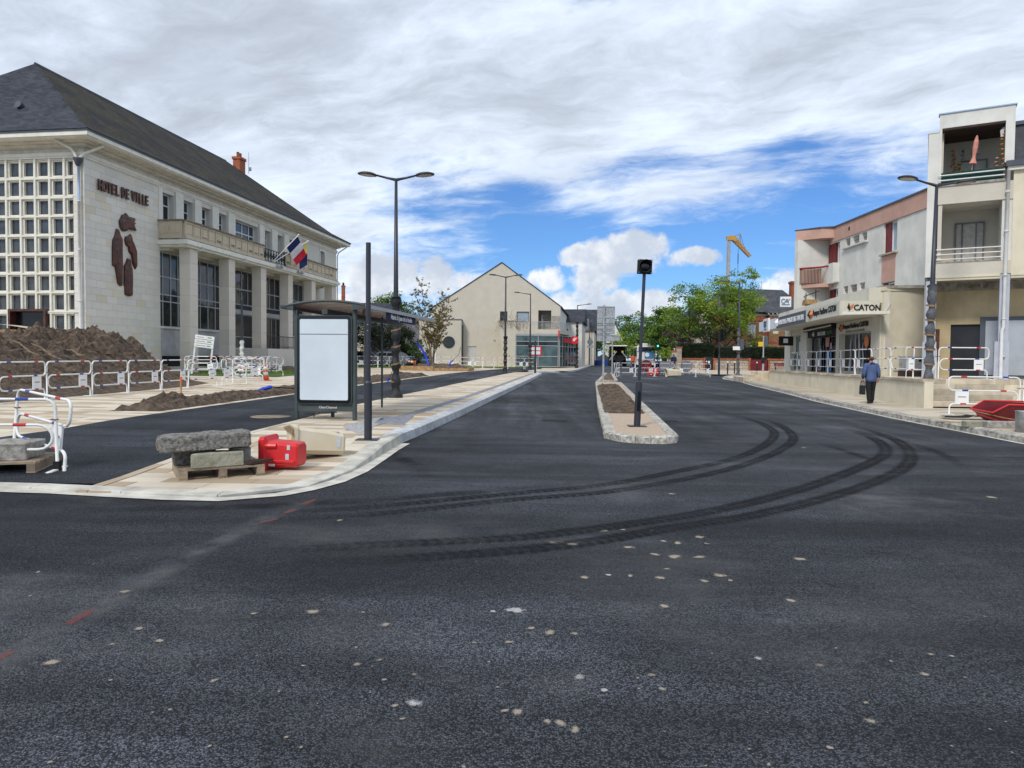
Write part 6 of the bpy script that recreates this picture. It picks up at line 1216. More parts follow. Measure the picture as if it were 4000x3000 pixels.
row([(-7.2,68.7),(-5.4,68.5),(-3.7,68.3),(-2.75,67.2),(-1.7,68.2),(-.4,68.5),(1.2,68.7),(2.4,69.2)],'white tube barrier in the row before the bank','barriers before the bank',[0,0,1,0,0,0,1],frm='the planter')
row([(7.93,54.4),(9.46,55.0),(11.2,56.2),(12.9,56.9)],'white tube barrier closing the road','barriers closing the road',f=zr,frm='the rear island'); row([(13.2,57.1),(14.45,56.3),(15.6,56.2)],'white tube barrier at the pavement end of the closed road','barriers closing the road',[1,0],f=zr,frm='the cream block'); barrier((7.7,53.9),(8.3,55.6),'white tube barrier set across the end of the closing row','barriers closing the road',1,zr)
ts=[tw(s)+Vector((.42,0,0)) for s in(1.9,4.0,6.0,8.,10.,12.,14.,16.,18.,19.8)]
row([(p.x,p.y) for p in ts],'white tube barrier on the shop terrace coping','barriers on the terrace',[1,0,0,0,0,0,0,0,0],za=TZ,frm='the wrapped lamp')
p=at(3905,1481,23.6); barrier((14.0,23.55),(p.x-.4,23.5),'white tube barrier at the head of the terrace steps','barriers on the terrace',0,za=TZ-.01)
barrier((13.0,23.7),(14.0,23.6),'white tube barrier behind the wrapped lamp on the terrace','barriers on the terrace',1,za=TZ-.01)
LS='white tube barrier standing on the pavement before the steps'
barrier((11.75,19.3),(13.7,19.25),LS,'barriers before the steps',1,zp); barrier((13.75,19.25),(15.6,19.3),LS,'barriers before the steps',0,zp)
# two barriers leaning together over the near pallet
o_=barrier((-7.45,8.72),(-5.62,8.92),'near white tube barrier with black foot end beside the pallet','barriers by the near pallet',1,zl,tilt=(rad(3),0)); o_.scale.z=.86; part('foot_end','black_matt',o_,(BW-.035,BW+.035,-.035,.035,.0,.13)); o_=barrier((-6.98,10.0),(-5.48,8.80),'white tube barrier askew behind the near one by the pallet','barriers by the near pallet',0,zl,tilt=(rad(-4),rad(1))); o_.scale.z=.88
# ---------------------------------------------------------------- posts and lamps
def lamp(label,loc,h,double=True,wrap=None,wh=3.,rz=0.,group='street lamps',tilt=0.,plates=False,seed=0,arm=.85):
    t=thing('street_lamp',label,'street lamp',loc,rz,group); t.rotation_euler=(0,tilt,rz); r=random.Random(seed)
    m=MB(); m.lathe([(.085,0),(.08,1.2),(.075,h*.5),(.045,h)],12); m.build('pole','anthracite',t,smooth=True)
    for s in((-1,1) if double else (-1,)):
        m=MB(); m.tube([(0,0,h-.04),(s*arm*.45,0,h+.02),(s*arm*.95,0,h+.10)],[.05,.035,.03],7); m.build('arm','anthracite',t,smooth=True)
        with frame(TR(s*(arm+.24),0,h+.12)@Matrix.Rotation(rad(-5)*s,4,'Y')@Matrix.Diagonal((1.0,.75,1,1))):
            m=MB(); m.lathe([(.02,.075),(.2,.06),(.30,.02),(.31,-.005),(.29,-.02),(.02,-.02)],18); hd=m.build('lamp_head','anthracite',t,smooth=True); m=MB(); m.lathe([(.01,-.0205),(.23,-.0205),(.23,-.034),(.01,-.036)],16); m.build('lens','lamp_glass',hd)
    if wrap:
        n=int(wh/.09); pts=[];rr_=[]
        for k in range(n+1):
            z=wh*k/n; pts.append((r.uniform(-.02,.02),r.uniform(-.02,.02),z+.01)); rr_.append((.125+.03*noise.noise(Vector((seed,0,z*4)))+.028*math.sin(z*13+seed)+(.10*max(0,1-z/.35))+(.03 if k>n-3 else 0))*(1 if wrap=='black_wrap' else .95))
        m=MB(); m.tube(pts,rr_,11); m.build('plastic_wrap',wrap,t,smooth=True)
        nt=7 if wrap=='grey_wrap' else 5
        for k in range(nt):
            z=wh*(.12+.84*k/nt); m=MB(); q=[( (.155)*math.cos(a),(.155)*math.sin(a),z+(.0 if wrap=='grey_wrap' else .22)*(a/6.28)+.02*math.sin(a)) for a in [i*2*PI/12 for i in range(13)]]; m.add([(x,y,zz+d) for x,y,zz in q for d in(-.025,.025)],[(2*i,2*i+2,2*i+3,2*i+1) for i in range(12)]); m.build('tape','tape_brown',t)
    return t
def gl_(px,py,f): p=g2(px,py,f); return (p.x,p.y,p.z)
lamp('double lamp wrapped in black plastic on the bus platform',gl_(855,859,zl),6.82,True,'black_wrap',3.15,seed=1,tilt=rad(-.1),arm=.65)
lamp('double lamp wrapped in grey plastic at the terrace steps',gl_(2003,880,zp),6.86,True,'grey_wrap',3.75,seed=2,rz=rad(8),tilt=rad(.9),arm=.74)
lamp('double lamp wrapped in black plastic at the platform end before the bank',gl_(1091,806,zl),7.1,True,'black_wrap',2.7,seed=3,arm=.7)
x=at(2070,1440,69.).x; lamp('single lamp with wrapped foot before the bank window',(x,69,zl(x,69)),7.2,False,'black_wrap',2.3,seed=4,arm=1.05)
x=at(2253,1440,79).x; lamp('single lamp wrapped in black at the far bank corner',(x,79,zr(x,79)+.15),6.9,False,'black_wrap',5.,seed=5,rz=PI,arm=1.0)
x=at(2301,1428,108).x; lamp('single lamp carrying the round sign down the street',(x,108,zr(x,108)+.1),7.0,False,None,seed=6,rz=PI,arm=1.)
x=at(2279,1425,136).x; lamp('farthest single lamp down the street',(x,136,zr(x,136)+.1),7.3,False,None,seed=7,rz=PI,arm=1.)
x=at(2883,1462,59).x; lamp('single lamp wrapped in grey plastic by the bollards',(x,59,zp(x,59)),7.55,False,'grey_wrap',3.9,seed=8,arm=1.1)
x=at(2811,1420,90).x; lamp('slim tall single lamp behind the green trees',(x,90,zr(x,90)),11.6,False,None,seed=9,rz=PI)
# plain post on the platform
p=gl_(795,950,zl); t=thing('steel_post','plain dark steel post with thick sleeve on the near platform','post',p); m=MB(); m.lathe([(.064,.012),(.064,.9)],16); m.lathe([(.064,.9),(.064,.93),(.046,.965)],16); m.build('sleeve','anthracite',t,smooth=False); m=MB(); m.lathe([(.041,.95),(.041,3.2),(.037,3.205)],14); m.build('pole','anthracite',t,smooth=False); part('base_plate','anthracite',t,(-.19,.17,-.12,.14,.0,.012),c=.003)
for k in range(3): m=MB(); m.M=m.M@TR(.0,-.041,1.78+.05*k)@Matrix.Rotation(PI/2,4,'X'); m.lathe([(.007,0),(.007,.003)],8); m.build('screw_hole','reflector' if k!=1 else 'black_matt',t)
p=gl_(1156,806,zl); t=thing('steel_post','short dark steel post with sleeve at the platform end','post',p); m=MB(); m.lathe([(.08,.0),(.08,.95),(.06,1.)],10); m.build('sleeve','anthracite',t); m=MB(); m.lathe([(.06,.95),(.06,2.45)],10); m.build('pole','anthracite',t)
# unlit signal on the island
p=gl_(1376,920,lambda x,y:zr(x,y)+.13); t=thing('traffic_signal','single dark signal lamp on a leaning pole on the island','traffic light',p); t.rotation_euler=(0,rad(1.9),0)
m=MB(); m.lathe([(.07,.0),(.07,.88)],16); m.lathe([(.07,.88),(.068,.92),(.036,.95)],16); m.build('sleeve','anthracite',t,smooth=False); m=MB(); m.lathe([(.034,.94),(.034,3.2)],12); m.build('pole','anthracite',t); part('base_plate','anthracite',t,(-.19,.19,-.13,.13,-.01,.008),c=.003)
m=MB(); n=14; pl=[(.032*math.cos(a),(.34+.0)+.032*math.sin(a)) for a in [PI+i*PI/7 for i in range(8)]]+[(.032*math.cos(a),.70+.032*math.sin(a)) for a in [i*PI/7 for i in range(8)]]; xz_prism(m,pl,-.078,-.066); m.build('service_hatch','black_gloss',t,fixn=True)
hd=part('signal_box','black_matt',t,(-.145,.145,-.07,.07,3.17,3.46),c=.006); m=MB(); m.M=m.M@TR(0,-.07,3.315)@Matrix.Rotation(PI/2,4,'X'); m.lathe([(.125,.0),(.132,.05),(.122,.05),(.115,.008)],22); m.build('lens_ring','black_matt',hd,smooth=True); m=MB(); m.M=m.M@TR(0,-.072,3.315)@Matrix.Rotation(PI/2,4,'X'); m.lathe([(.115,.0),(.08,.022),(.01,.03)],20); m.build('lens','black_gloss',hd,smooth=True)
m=MB(); V=[]; 
for i in range(11):
    a=rad(-5+190*i/10); V+= [(.13*math.cos(a),-.08,3.315+.13*math.sin(a)),(.13*math.cos(a),-.08-.14*math.sin(max(.15,a if a<PI else 0)) ,3.315+.13*math.sin(a))]
m.add(V,[(2*i,2*i+2,2*i+3,2*i+1) for i in range(10)]); m.build('hood','black_matt',hd)
for sx_ in(-.125,.125):
    for sz in(3.19,3.44): m=MB(); m.M=m.M@TR(sx_,-.071,sz)@Matrix.Rotation(PI/2,4,'X'); m.lathe([(.007,0),(.007,.004)],6); m.build('screw','reflector',hd)
# direction signs seen from behind
def signback(label,loc,H_,rows_,w,off,rz):
    t=thing('direction_sign',label,'sign',loc,rz); m=MB(); m.lathe([(.055,-.1),(.055,H_)],10); m.build('post','galv',t)
    for z0,z1 in rows_:
        pn=part('sign_panel','galv',t,(off-w/2,off+w/2,.07,.10,z0+.012,z1-.012),c=.01); part('panel_rib','alu',pn,(off-w/2+.03,off+w/2-.03,.045,.07,z1-.07,z1-.035)); part('panel_rib','alu',pn,(off-w/2+.03,off+w/2-.03,.045,.07,z0+.03,z0+.06))
        part('clamp','alu',pn,(-.08,.08,-.07,-.058,z1-.08,z1-.03))
p=gl_(1303,825,lambda x,y:zr(x,y)+.13); k_=39.4/2800; zz=lambda y:p[2]*0+1.5+(1409-(950+y/2.765))*k_-p[2]
signback('stack of five grey road sign backs on a galvanised post',p,zz(672),[(zz(1065),zz(985)),(zz(985),zz(932)),(zz(932),zz(875)),(zz(875),zz(795)),(zz(795),zz(680))],1.0,.13,rad(6))
p=gl_(1322,808,lambda x,y:zr(x,y)+.13); signback('slim galvanised post with small plate on the rear island',p,3.0,[(2.6,3.05)],.8,.2,rad(6))
x=at(2304,1440,104).x; t=thing('road_sign','round road sign back with small plate under it','sign',(x,104,zr(x,104)),0); m=MB(); m.tube([(0,0,0),(0,0,4.2)],.05,6); m.build('post','galv',t); m=MB(); m.M=m.M@TR(0,-.08,3.5)@Matrix.Rotation(PI/2,4,'X'); m.lathe([(0,-.015),(.42,-.015),(.42,.015),(0,.015)],18); m.build('disc','galv',t); part('plate','white_paint',t,(-.48,.48,-.1,-.06,2.65,2.95))
# ---------------------------------------------------------------- bus shelter
la,lb=Vector(gl_(641,905,zl)),Vector(gl_(766,908,zl)); sh=thing('bus_shelter','bus shelter with smoked arched roof and blank pale poster panel','bus shelter',(la.x,la.y,la.z),math.atan2(lb.y-la.y,lb.x-la.x)); W_=(lb-la).length  # the poster is a plain pale sheet
for x in(0,W_): part('panel_leg','shelter_green',sh,(x-.035,x+.035,-.05,.07,0,2.28),c=.008)
def rrect(x0,x1,z0,z1,r,n=5): return [(x+r*math.cos(a),z+r*math.sin(a)) for x,z,a0 in((x1-r,z1-r,0),(x0+r,z1-r,90),(x0+r,z0+r,180),(x1-r,z0+r,270)) for a in [rad(a0+90*i/n) for i in range(n+1)]]
m=MB(); xz_prism(m,rrect(.03,W_-.03,.33,2.16,.08),-.09,.09); pnl=m.build('poster_case','shelter_green',sh,fixn=True); m=MB(); xz_prism(m,rrect(.045,W_-.045,.345,2.145,.07),-.098,-.0905); m.build('glass_border','black_gloss',pnl,fixn=True); m=MB(); xz_prism(m,rrect(.11,W_-.11,.41,2.08,.03),-.104,-.0985); m.build('poster','poster_white',pnl,fixn=True); part('poster_fold','wall_grey',pnl,(.115,W_-.115,-.1062,-.1045,1.762,1.776)); part('poster_tape','reflector',pnl,(.14,W_-.14,-.1062,-.1045,1.777,1.785))
part('bottom_rail','shelter_green',sh,(.035,W_-.035,-.03,.05,.17,.32)); text('maker_name','ClearChannel','ink_white',.07,.004,sh,TR(W_*.55,-.035,.255)); part('leg_stub','shelter_green',sh,(W_*.42,W_*.47,.6,.66,0,.2)); m=MB(); m.tube([(.28,.12,0),(.36,.3,.16)],.015,5); m.build('cable_stub','galv',sh)
Ls=5.3; sk=.05
def roofpt(x,y): u=(x+.22)/(W_+.46); return 2.32+.10*math.sin(PI*min(1,max(0,u)))**.8+.03*u
xs=[-.22+(W_+.46)*i/14 for i in range(15)]
m=MB(); V=[(x+sk*j*1.0,-.10+Ls*j/6,roofpt(x,0)+dz) for dz in(0,.03) for j in range(7) for x in xs]; N=15*7; Fc=[]
for j in range(6):
    for i in range(14): a=j*15+i; Fc+=[(a,a+15,a+16,a+1),(N+a,N+a+1,N+a+16,N+a+15)]
for i in range(14): Fc+=[(i,i+1,N+i+1,N+i),(90+i,N+90+i,N+91+i,91+i)]
for j in range(6): a=j*15; Fc+=[(a,N+a,N+a+15,a+15),(a+14,a+29,N+a+29,N+a+14)]
m.add(V,Fc); m.build('roof_pane','smoked_roof',sh,smooth=False)
m=MB(); m.tube([(x,-.12,roofpt(x,0)+.02) for x in xs],.026,6); m.build('roof_arch','shelter_green',sh,smooth=True); m=MB(); m.tube([(x+sk*6,-.1+Ls,roofpt(x,0)+.02) for x in xs],.026,6); m.build('roof_arch','shelter_green',sh,smooth=True)
for x0,x1 in((-.30,-.02),(W_-.02,W_+.32)):
    outer=x0 if x0<0 else x1; inner=x1 if x0<0 else x0
    m=MB(); xz_prism(m,[(outer,2.335),(inner,2.41 if x0<0 else 2.41),(inner,2.26)],-.13,-.05); m.build('roof_end','shelter_green',sh,fixn=True)
m=MB(); m.beam((W_+.27,-.1,2.345),(W_+.27+sk*6,-.1+Ls,2.345),.10,.075); m.build('roof_gutter','alu',sh); m=MB(); m.beam((-.26,-.1,2.335),(-.26+sk*6,-.1+Ls,2.335),.10,.075); m.build('roof_gutter','shelter_green',sh); m=MB(); m.beam((W_*.5,-.05,2.24),(W_*.5+.3,Ls-.2,2.24),.12,.1); m.build('roof_beam','shelter_green',sh)
p=Vector(gl_(825,880,zl)); lp_=sh.matrix_world; ang=sh.rotation_euler[2]; q=Matrix.Rotation(-ang,3,'Z')@(p-la)
for xx,yy in((q.x,q.y),(-.05,4.9)): m=MB(); m.lathe([(.028,0),(.028,2.34)],8,xx,yy); m.build('rear_pole','shelter_green',sh)
m=MB(); m.add([(W_+.34+sk*(j*.45),1.15+2.3*j/6*1.,z) for j in(0,6) for z in(2.13,2.32)],[(0,2,3,1)]); nb=m.build('name_board','coat_navy',sh)
with frame(TR(W_+.345+.07,2.3,2.225)@ROTZ(PI/2-.058)): text('stop_name','Mairie St Jean de la Ruelle','ink_white',.165,.003,sh,bold=.002,xs=.95)
# ---------------------------------------------------------------- pallets, stones, plastic blocks
def pallet(label,loc,rz,w=1.05,d=.95):
    t=thing('pallet',label,'pallet',loc,rz); h=.13
    for k in range(7): x=k*d/7; part('deck_board','wood_pallet',t,(0,w,x+.012,x+d/7-.03,h-.022+rs.uniform(-.002,.003),h+rs.uniform(-.001,.003)))
    for x in(0,w/2-.045,w-.09): part('bearer','wood_pallet',t,(x,x+.09,.0,d,.022,h-.024)); part('bottom_board','wood_pallet',t,(x-.005,x+.095,.005,d-.005,.0,.02))
    return t
a,b=gp(700,1880,zl),gp(1028,1857,zl); rz=math.atan2(b.y-a.y,b.x-a.x); wP=(b-a).length+.02
pallet('grey wooden pallet carrying rough stones near the kerb',(a.x,a.y,zl(a.x,a.y)+.002),rz,wP,.9); PM=TR(a.x,a.y,zl(a.x,a.y))@ROTZ(rz)
def rough_stone(name,label,poly,z0,z1,mt,seed,amp=.022,group=None,parent_M=None,sub=3,n=7):
    """block of quarried stone: outline in plan, bumped faces"""
    b=bmesh.new(); vs0=[b.verts.new((p[0],p[1],z0)) for p in poly]; vs1=[b.verts.new((p[0],p[1],z1)) for p in poly]; k=len(poly)
    b.faces.new(vs0[::-1]); b.faces.new(vs1)
    for i in range(k): b.faces.new((vs0[i],vs0[(i+1)%k],vs1[(i+1)%k],vs1[i]))
    bmesh.ops.bevel(b,geom=b.edges[:],offset=.010,segments=1,affect='EDGES'); bmesh.ops.triangulate(b,faces=b.faces[:])
    for _ in range(sub):
        ed=[e for e in b.edges if e.calc_length()>.07]
        if ed: bmesh.ops.subdivide_edges(b,edges=ed,cuts=1); bmesh.ops.triangulate(b,faces=[f for f in b.faces if len(f.verts)>3])
    b.normal_update()
    for v in b.verts: 
        q=v.co*6+Vector((seed*3.1,0,0)); v.co+=v.normal*amp*(noise.fractal(q,.9,2.,4)) 
    me=bpy.data.meshes.new(name); b.to_mesh(me); b.free(); me.materials.append(MT[mt]); o=link(name,me); o.matrix_world=parent_M or Matrix.Identity(4); tag(o,label,'stone',group); return o
rough_stone('stone_slab','long rough grey stone slab lying on top of the stones',[(-.17,.08),(.80,.04),(.86,.30),(.80,.50),(-.10,.54),(-.20,.38)],.335,.51,'stone_dark',1,.026,parent_M=PM@Matrix.Rotation(rad(-1.5),4,'Y'))
rough_stone('cut_stone','pale cut stone with slanting end on the pallet front',[(.12,-.02),(.72,.02),(.72,.22),(.30,.24)],.135,.31,'stone_green',2,.006,parent_M=PM)
rough_stone('dark_stone','dark stone block under the slab on the pallet',[(-.03,.34),(.45,.36),(.45,.66),(-.02,.64)],.135,.33,'stone_dark',3,.012,parent_M=PM)
rough_stone('grey_stone','grey stone block propping the right end of the slab',[(.62,.28),(.84,.28),(.84,.6),(.62,.6)],.135,.325,'stone_rough',4,.012,parent_M=PM)
t=thing('broken_board','splintered brown board lying across the pallet','board',(PM@Vector((.80,.04,.145))),rz+rad(28)); m=MB(); m.add([(-.02,-.04,0),(.16,-.06,.0),(.34,.0,0),(.30,.05,0),(.1,.07,0),(-.05,.03,0)]+[(-.02,-.04,.035),(.16,-.06,.04),(.34,.0,.03),(.30,.05,.03),(.1,.07,.045),(-.05,.03,.03)],[(0,5,4,3,2,1),(6,7,8,9,10,11)]+[(i,(i+1)%6,6+(i+1)%6,6+i) for i in range(6)]); m.build('wood','soffit_brown',t)
pallet('weathered pallet under the leaning barriers',(-6.95,8.35,zl(-6.95,8.35)+.002),rad(16),1.2,1.)
rough_stone('stone_slab','weathered stone slab on the pallet by the leaning barriers',[(-.1,.0),(1.0,.05),(1.05,.6),(-.1,.7)],.135,.34,'stone_rough',6,.02,parent_M=TR(-6.95,8.5,zl(-6.95,8.4))@ROTZ(rad(16)))
def red_block(label,loc,rot,mt='plastic_red',group=None,s=1.):
    """hollow plastic lane block: flared foot, waisted body, rib and reflectors; modelled upright along z then laid down"""
    t=thing('lane_block',label,'plastic block',loc,0,group); t.rotation_euler=rot; t.scale=(s,s,s)
    def sec(w,d,z,c=.04): return [(x,y,z) for x,y in((-w+c,-d),(w-c,-d),(w,-d+c),(w,d-c),(w-c,d),(-w+c,d),(-w,d-c),(-w,-d+c))]
    L_=[sec(.225,.215,.0),sec(.235,.225,.03),sec(.235,.225,.075),sec(.175,.18,.10),sec(.17,.175,.14),sec(.155,.165,.42),sec(.15,.16,.47),sec(.13,.14,.49)]
    m=MB(); V=[p for l in L_ for p in l]; m.add(V,[(8*j+i,8*j+(i+1)%8,8*j+8+(i+1)%8,8*j+8+i) for j in range(len(L_)-1) for i in range(8)]+[tuple(range(8))[::-1],tuple(range(8*len(L_)-8,8*len(L_)))]); m.build('shell',mt,t)
    m=MB(); m.tube([(-.12,-.178,.08),(-.12,-.185,.12),(-.12,-.175,.22)],[.035,.032,.03],8); m.build('spigot',mt,t); m=MB(); m.box(.06,.10,-.19,-.15,.10,.46,c=.01); m.build('rib',mt,t)
    part('reflector_strip','reflector',t,(-.02,.055,-.176,-.163,.34,.385)); part('reflector_strip','reflector',t,(-.13,-.07,-.176,-.163,.36,.40)); part('sticker','white_plain',t,(.11,.14,-.186,-.170,.12,.20)); return t
p=gp(1095,1838,zl); red_block('bright red plastic lane block lying on its side by the pallet',(p.x-.24,p.y+.16,p.z+.20),(0,rad(90),rad(-6)))
def open_block(label,loc,rot,mt='plastic_white',s=1.,group=None):
    """hollow plastic tub: open end at -x with an uneven lip, closed smaller end at +x"""
    t=thing('open_lane_block',label,'plastic block',loc,0,group); t.rotation_euler=rot; t.scale=(s,s,s)
    def sec(x,w,h,c,z0=0.): return [(x,-w+c,z0),(x,w-c,z0),(x,w,z0+c),(x,w,h-c),(x,w-c,h),(x,-w+c,h),(x,-w,h-c),(x,-w,z0+c)]
    O=[sec(-.38,.245,.42,.06,-.01),sec(-.33,.235,.41,.06,-.005),sec(-.30,.205,.385,.05,.01),sec(.05,.19,.36,.05,.02),sec(.34,.17,.33,.05,.03),sec(.37,.15,.31,.05,.05)]; 
    O[0]=[(x+dx,y,z) for (x,y,z),dx in zip(O[0],(.0,.04,.08,.02,-.05,-.06,.0,.03))]
    I=[[(x,y*.90,.2+(z-.2)*.90) for x,y,z in r_] for r_ in O[:-1]]; I[-1]=[(x-.01,y,z) for x,y,z in I[-1]]
    V=[p_ for r_ in O+I for p_ in r_]; n=8; o2=len(O)*8; Fc=[]
    for k in range(len(O)-1): Fc+=[(k*8+i,k*8+(i+1)%8,k*8+8+(i+1)%8,k*8+8+i) for i in range(8)]
    Fc.append(tuple(range(o2-8,o2)))
    for k in range(len(I)-1): Fc+=[(o2+k*8+i,o2+k*8+8+i,o2+k*8+8+(i+1)%8,o2+k*8+(i+1)%8) for i in range(8)]
    Fc.append(tuple(range(o2+len(I)*8-8,o2+len(I)*8))); Fc+=[(i,o2+i,o2+(i+1)%8,(i+1)%8) for i in range(8)]
    m=MB(); m.add(V,Fc); m.build('shell',mt,t,fixn=True); part('reflector_strip','reflector',t,(.24,.29,-.183,-.172,.12,.27)); part('reflector_strip','reflector',t,(.24,.29,-.14,.12,.338,.346)); m=MB(); m.box(-.1,.3,-.05,.05,.345,.375,c=.012); m.build('rib',mt,t); return t
p=gp(1245,1790,zl); open_block('cream open plastic lane block tipped on its side behind the red one',(p.x-.06,p.y+.06,p.z+.02),(rad(-10),rad(6),rad(32)))
p=gp(2522,1466); red_block('red plastic lane block lying before the closed road barriers',(p.x+.2,p.y-.3,p.z+.32),(rad(8),rad(97),rad(-14)),s=1.65)
p=gp(2625,1472); open_block('cream plastic lane block standing before the closed road barriers',(p.x,p.y-.4,p.z+.01),(0,0,rad(4)),s=1.55)
# ---------------------------------------------------------------- cones, tubes, stake, small site things
def cone(label,loc,h=.75,rot=(0,0,0)):
    t=thing('traffic_cone',label,'cone',loc); t.rotation_euler=rot; part('base','cone_orange',t,(-h*.27,h*.27,-h*.27,h*.27,0,.035),c=.008); m=MB(); m.lathe([(h*.2,.035),(h*.03,h),(h*.02,h+.005)],14); m.build('body','cone_orange',t,smooth=True)
    for z in(.32,.62): r0=h*.2-(h*.17)*z; m=MB(); m.lathe([(r0+.006,h*z),(r0-h*.17*.18+.006,h*z+h*.17)],14); m.build('sleeve','white_wrap',t,smooth=True)
    return t
p=gp(1037,1488,zl); cone('faded orange cone standing by the barriers left of the shelter',(p.x,p.y,p.z),.85)
cone('red and white cone lying on the planter earth',(tx-1.2,ty-.75,tz+.62),.75,(0,rad(-80),rad(10)))
def tube_thing(name,label,pts,r,mt,cat,extra=None):
    t=thing(name,label,cat,pts[0]); p0=Vector(pts[0]); m=MB(); m.tube([Vector(p)-p0 for p in pts],r,8); m.build('tube',mt,t,smooth=True)
    if extra: m=MB(); m.tube([Vector(p)-p0 for p in extra],.018,5); m.build('cable','black_matt',t,smooth=True)
p=gp(998,1545,zl); tube_thing('blue_duct','blue plastic duct with black cable on the soil strip',[(p.x,p.y,p.z+.08),(p.x+.18,p.y+.1,p.z+.2),(p.x+.42,p.y+.25,p.z+.27)],.055,'tube_blue','duct',[(p.x+.42,p.y+.25,p.z+.27),(p.x+.9,p.y+.5,p.z+.22),(p.x+1.3,p.y+1.,p.z+.16)])
tube_thing('blue_duct','blue plastic duct bending up out of the planter',[(tx-.15,ty-1.0,tz+.4),(tx-.35,ty-1.0,tz+1.1),(tx-.7,ty-1.0,tz+1.75),(tx-1.1,ty-1.0,tz+2.15)],.085,'tube_blue','duct')
tube_thing('blue_duct','short blue duct with black hose at the right of the planter',[(tx+1.4,ty-.6,tz+.35),(tx+1.6,ty-.6,tz+.7),(tx+1.75,ty-.5,tz+.8)],.06,'tube_blue','duct',[(tx+1.75,ty-.5,tz+.8),(tx+2.2,ty-.4,tz+1.3),(tx+2.35,ty-.4,tz+1.9)])
p=gp(1520,1490,zl); tube_thing('blue_duct','black hose with blue ends standing in the rear soil bed',[(p.x-.1,p.y,p.z),(p.x,p.y,p.z+.15)],.06,'tube_blue','duct',[(p.x,p.y,p.z+.1),(p.x+.25,p.y,p.z+.75),(p.x-.2,p.y,p.z+1.0),(p.x-.9,p.y+.2,p.z+1.5)])
p=gp(707,1555,zl); t=thing('wooden_stake','pale wooden stake with orange painted top','stake',(p.x,p.y,p.z+.2)); part('shaft','wood_new',t,(-.02,.02,-.02,.02,-.2,.27)); part('painted_top','hivis',t,(-.021,.021,-.021,.021,.27,.42))
# white framed notice by the town hall
p=at(745,1440,41.); t=thing('notice_frame','white leaning notice frame with three boards before the columns','sign',(p.x,41,zl(p.x,41)),rad(10)); t.rotation_euler=(0,rad(7),rad(10))
for x in(0,.95): part('post','white_paint',t,(x,x+.09,-.03,.03,0,2.2))
for k in range(3): bb=part('board','white_plain',t,(.0,1.04,-.07,-.035,1.6+.24*k,1.81+.24*k)); part('print','ink_grey',bb,(.1,.62-.08*k,-.075,-.0705,1.68+.24*k,1.72+.24*k)); part('print','ink_green',bb,(.68,.9,-.075,-.0705,1.68+.24*k,1.74+.24*k))
# garden lamp with forked head, wrapped in white
p=at(945,1455,44.); t=thing('garden_lamp','dark forked disc lamp with white wrapped pole before the columns','lamp',(p.x,44,zl(p.x,44))); m=MB(); m.lathe([(.07,0),(.06,4.45)],10); m.build('pole','anthracite',t)
for s in(-1,1): m=MB(); m.tube([(0,0,4.4),(s*.1,0,4.6),(s*.24,0,5.0)],.035,6); m.build('fork','anthracite',t)
m=MB(); m.lathe([(.02,5.09),(.28,5.05),(.3,5.0),(.26,4.97),(.02,4.97)],18); m.build('lamp_head','anthracite',t,smooth=True); m=MB(); m.tube([(rs.uniform(-.02,.02),rs.uniform(-.02,.02),z*.12) for z in range(18)],[.12+.03*math.sin(z*2.1) for z in range(18)],9); m.build('plastic_wrap','white_wrap',t,smooth=True)
# ---------------------------------------------------------------- right-hand site heap
p=gp(3960,1668,zp); wb=thing('wheelbarrow_tray','upturned dark red wheelbarrow tray with tubular rim','wheelbarrow',(p.x+.32,p.y+.75,p.z+.05)); wb.rotation_euler=(rad(4),rad(-3),rad(6))
m=MB(); V=[(-.62,-.32,.30),(.7,-.34,.38),(.7,.34,.38),(-.62,.32,.30),(-.35,-.22,.03),(.62,-.26,-.02),(.62,.26,-.02),(-.35,.22,.03),(-.25,-.36,.46),(-.25,.36,.46)]
m.add(V,[(0,4,5,1,8),(4,7,6,5),(7,3,9,2,6),(0,3,7,4),(1,5,6,2)]); m.build('tray','shutter_red',wb,fixn=True); m=MB(); m.tube([(-.62,-.34,.30),(-.25,-.37,.47),(.72,-.36,.40),(.72,.36,.40),(-.25,.37,.47),(-.62,.34,.30)],.02,6,closed=True); m.build('rim','plastic_red',wb); m=MB(); m.tube([(-.95,-.28,.28),(-.35,-.26,.08),(.75,-.3,.0)],.02,6); m.build('handle','rail_red',wb); m=MB(); m.tube([(-.98,-.2,.34),(-.3,-.34,.16),(.2,-.36,.06)],.013,5); m.build('stick','tape_brown',wb)
p=gp(3955,1670,zp); rough_stone('kerb_offcut','pale grey kerb offcut on the pavement by the red tray',[(-.42,-.16),(.30,-.20),(.34,.08),(-.40,.1)],0,.14,'stone_rough',9,.006,parent_M=TR(p.x-.25,p.y,p.z)); rough_stone('kerb_offcut','greenish grey kerb offcut beside the pale one',[(-.25,-.1),(.2,-.12),(.2,.1),(-.25,.1)],0,.13,'stone_green',10,.006,parent_M=TR(p.x-.75,p.y+.12,p.z))
p=gp(3780,1652,zp); t=thing('plywood_sheet','thin plywood sheet lying along the pavement kerb','board',(p.x,p.y,p.z),rad(-24)); m=MB(); m.box(-.55,.6,-.12,.12,.0,.015); m.build('sheet','wood_new',t); part('strip','wood_pallet',t,(-.1,.55,-.06,.02,.015,.03))
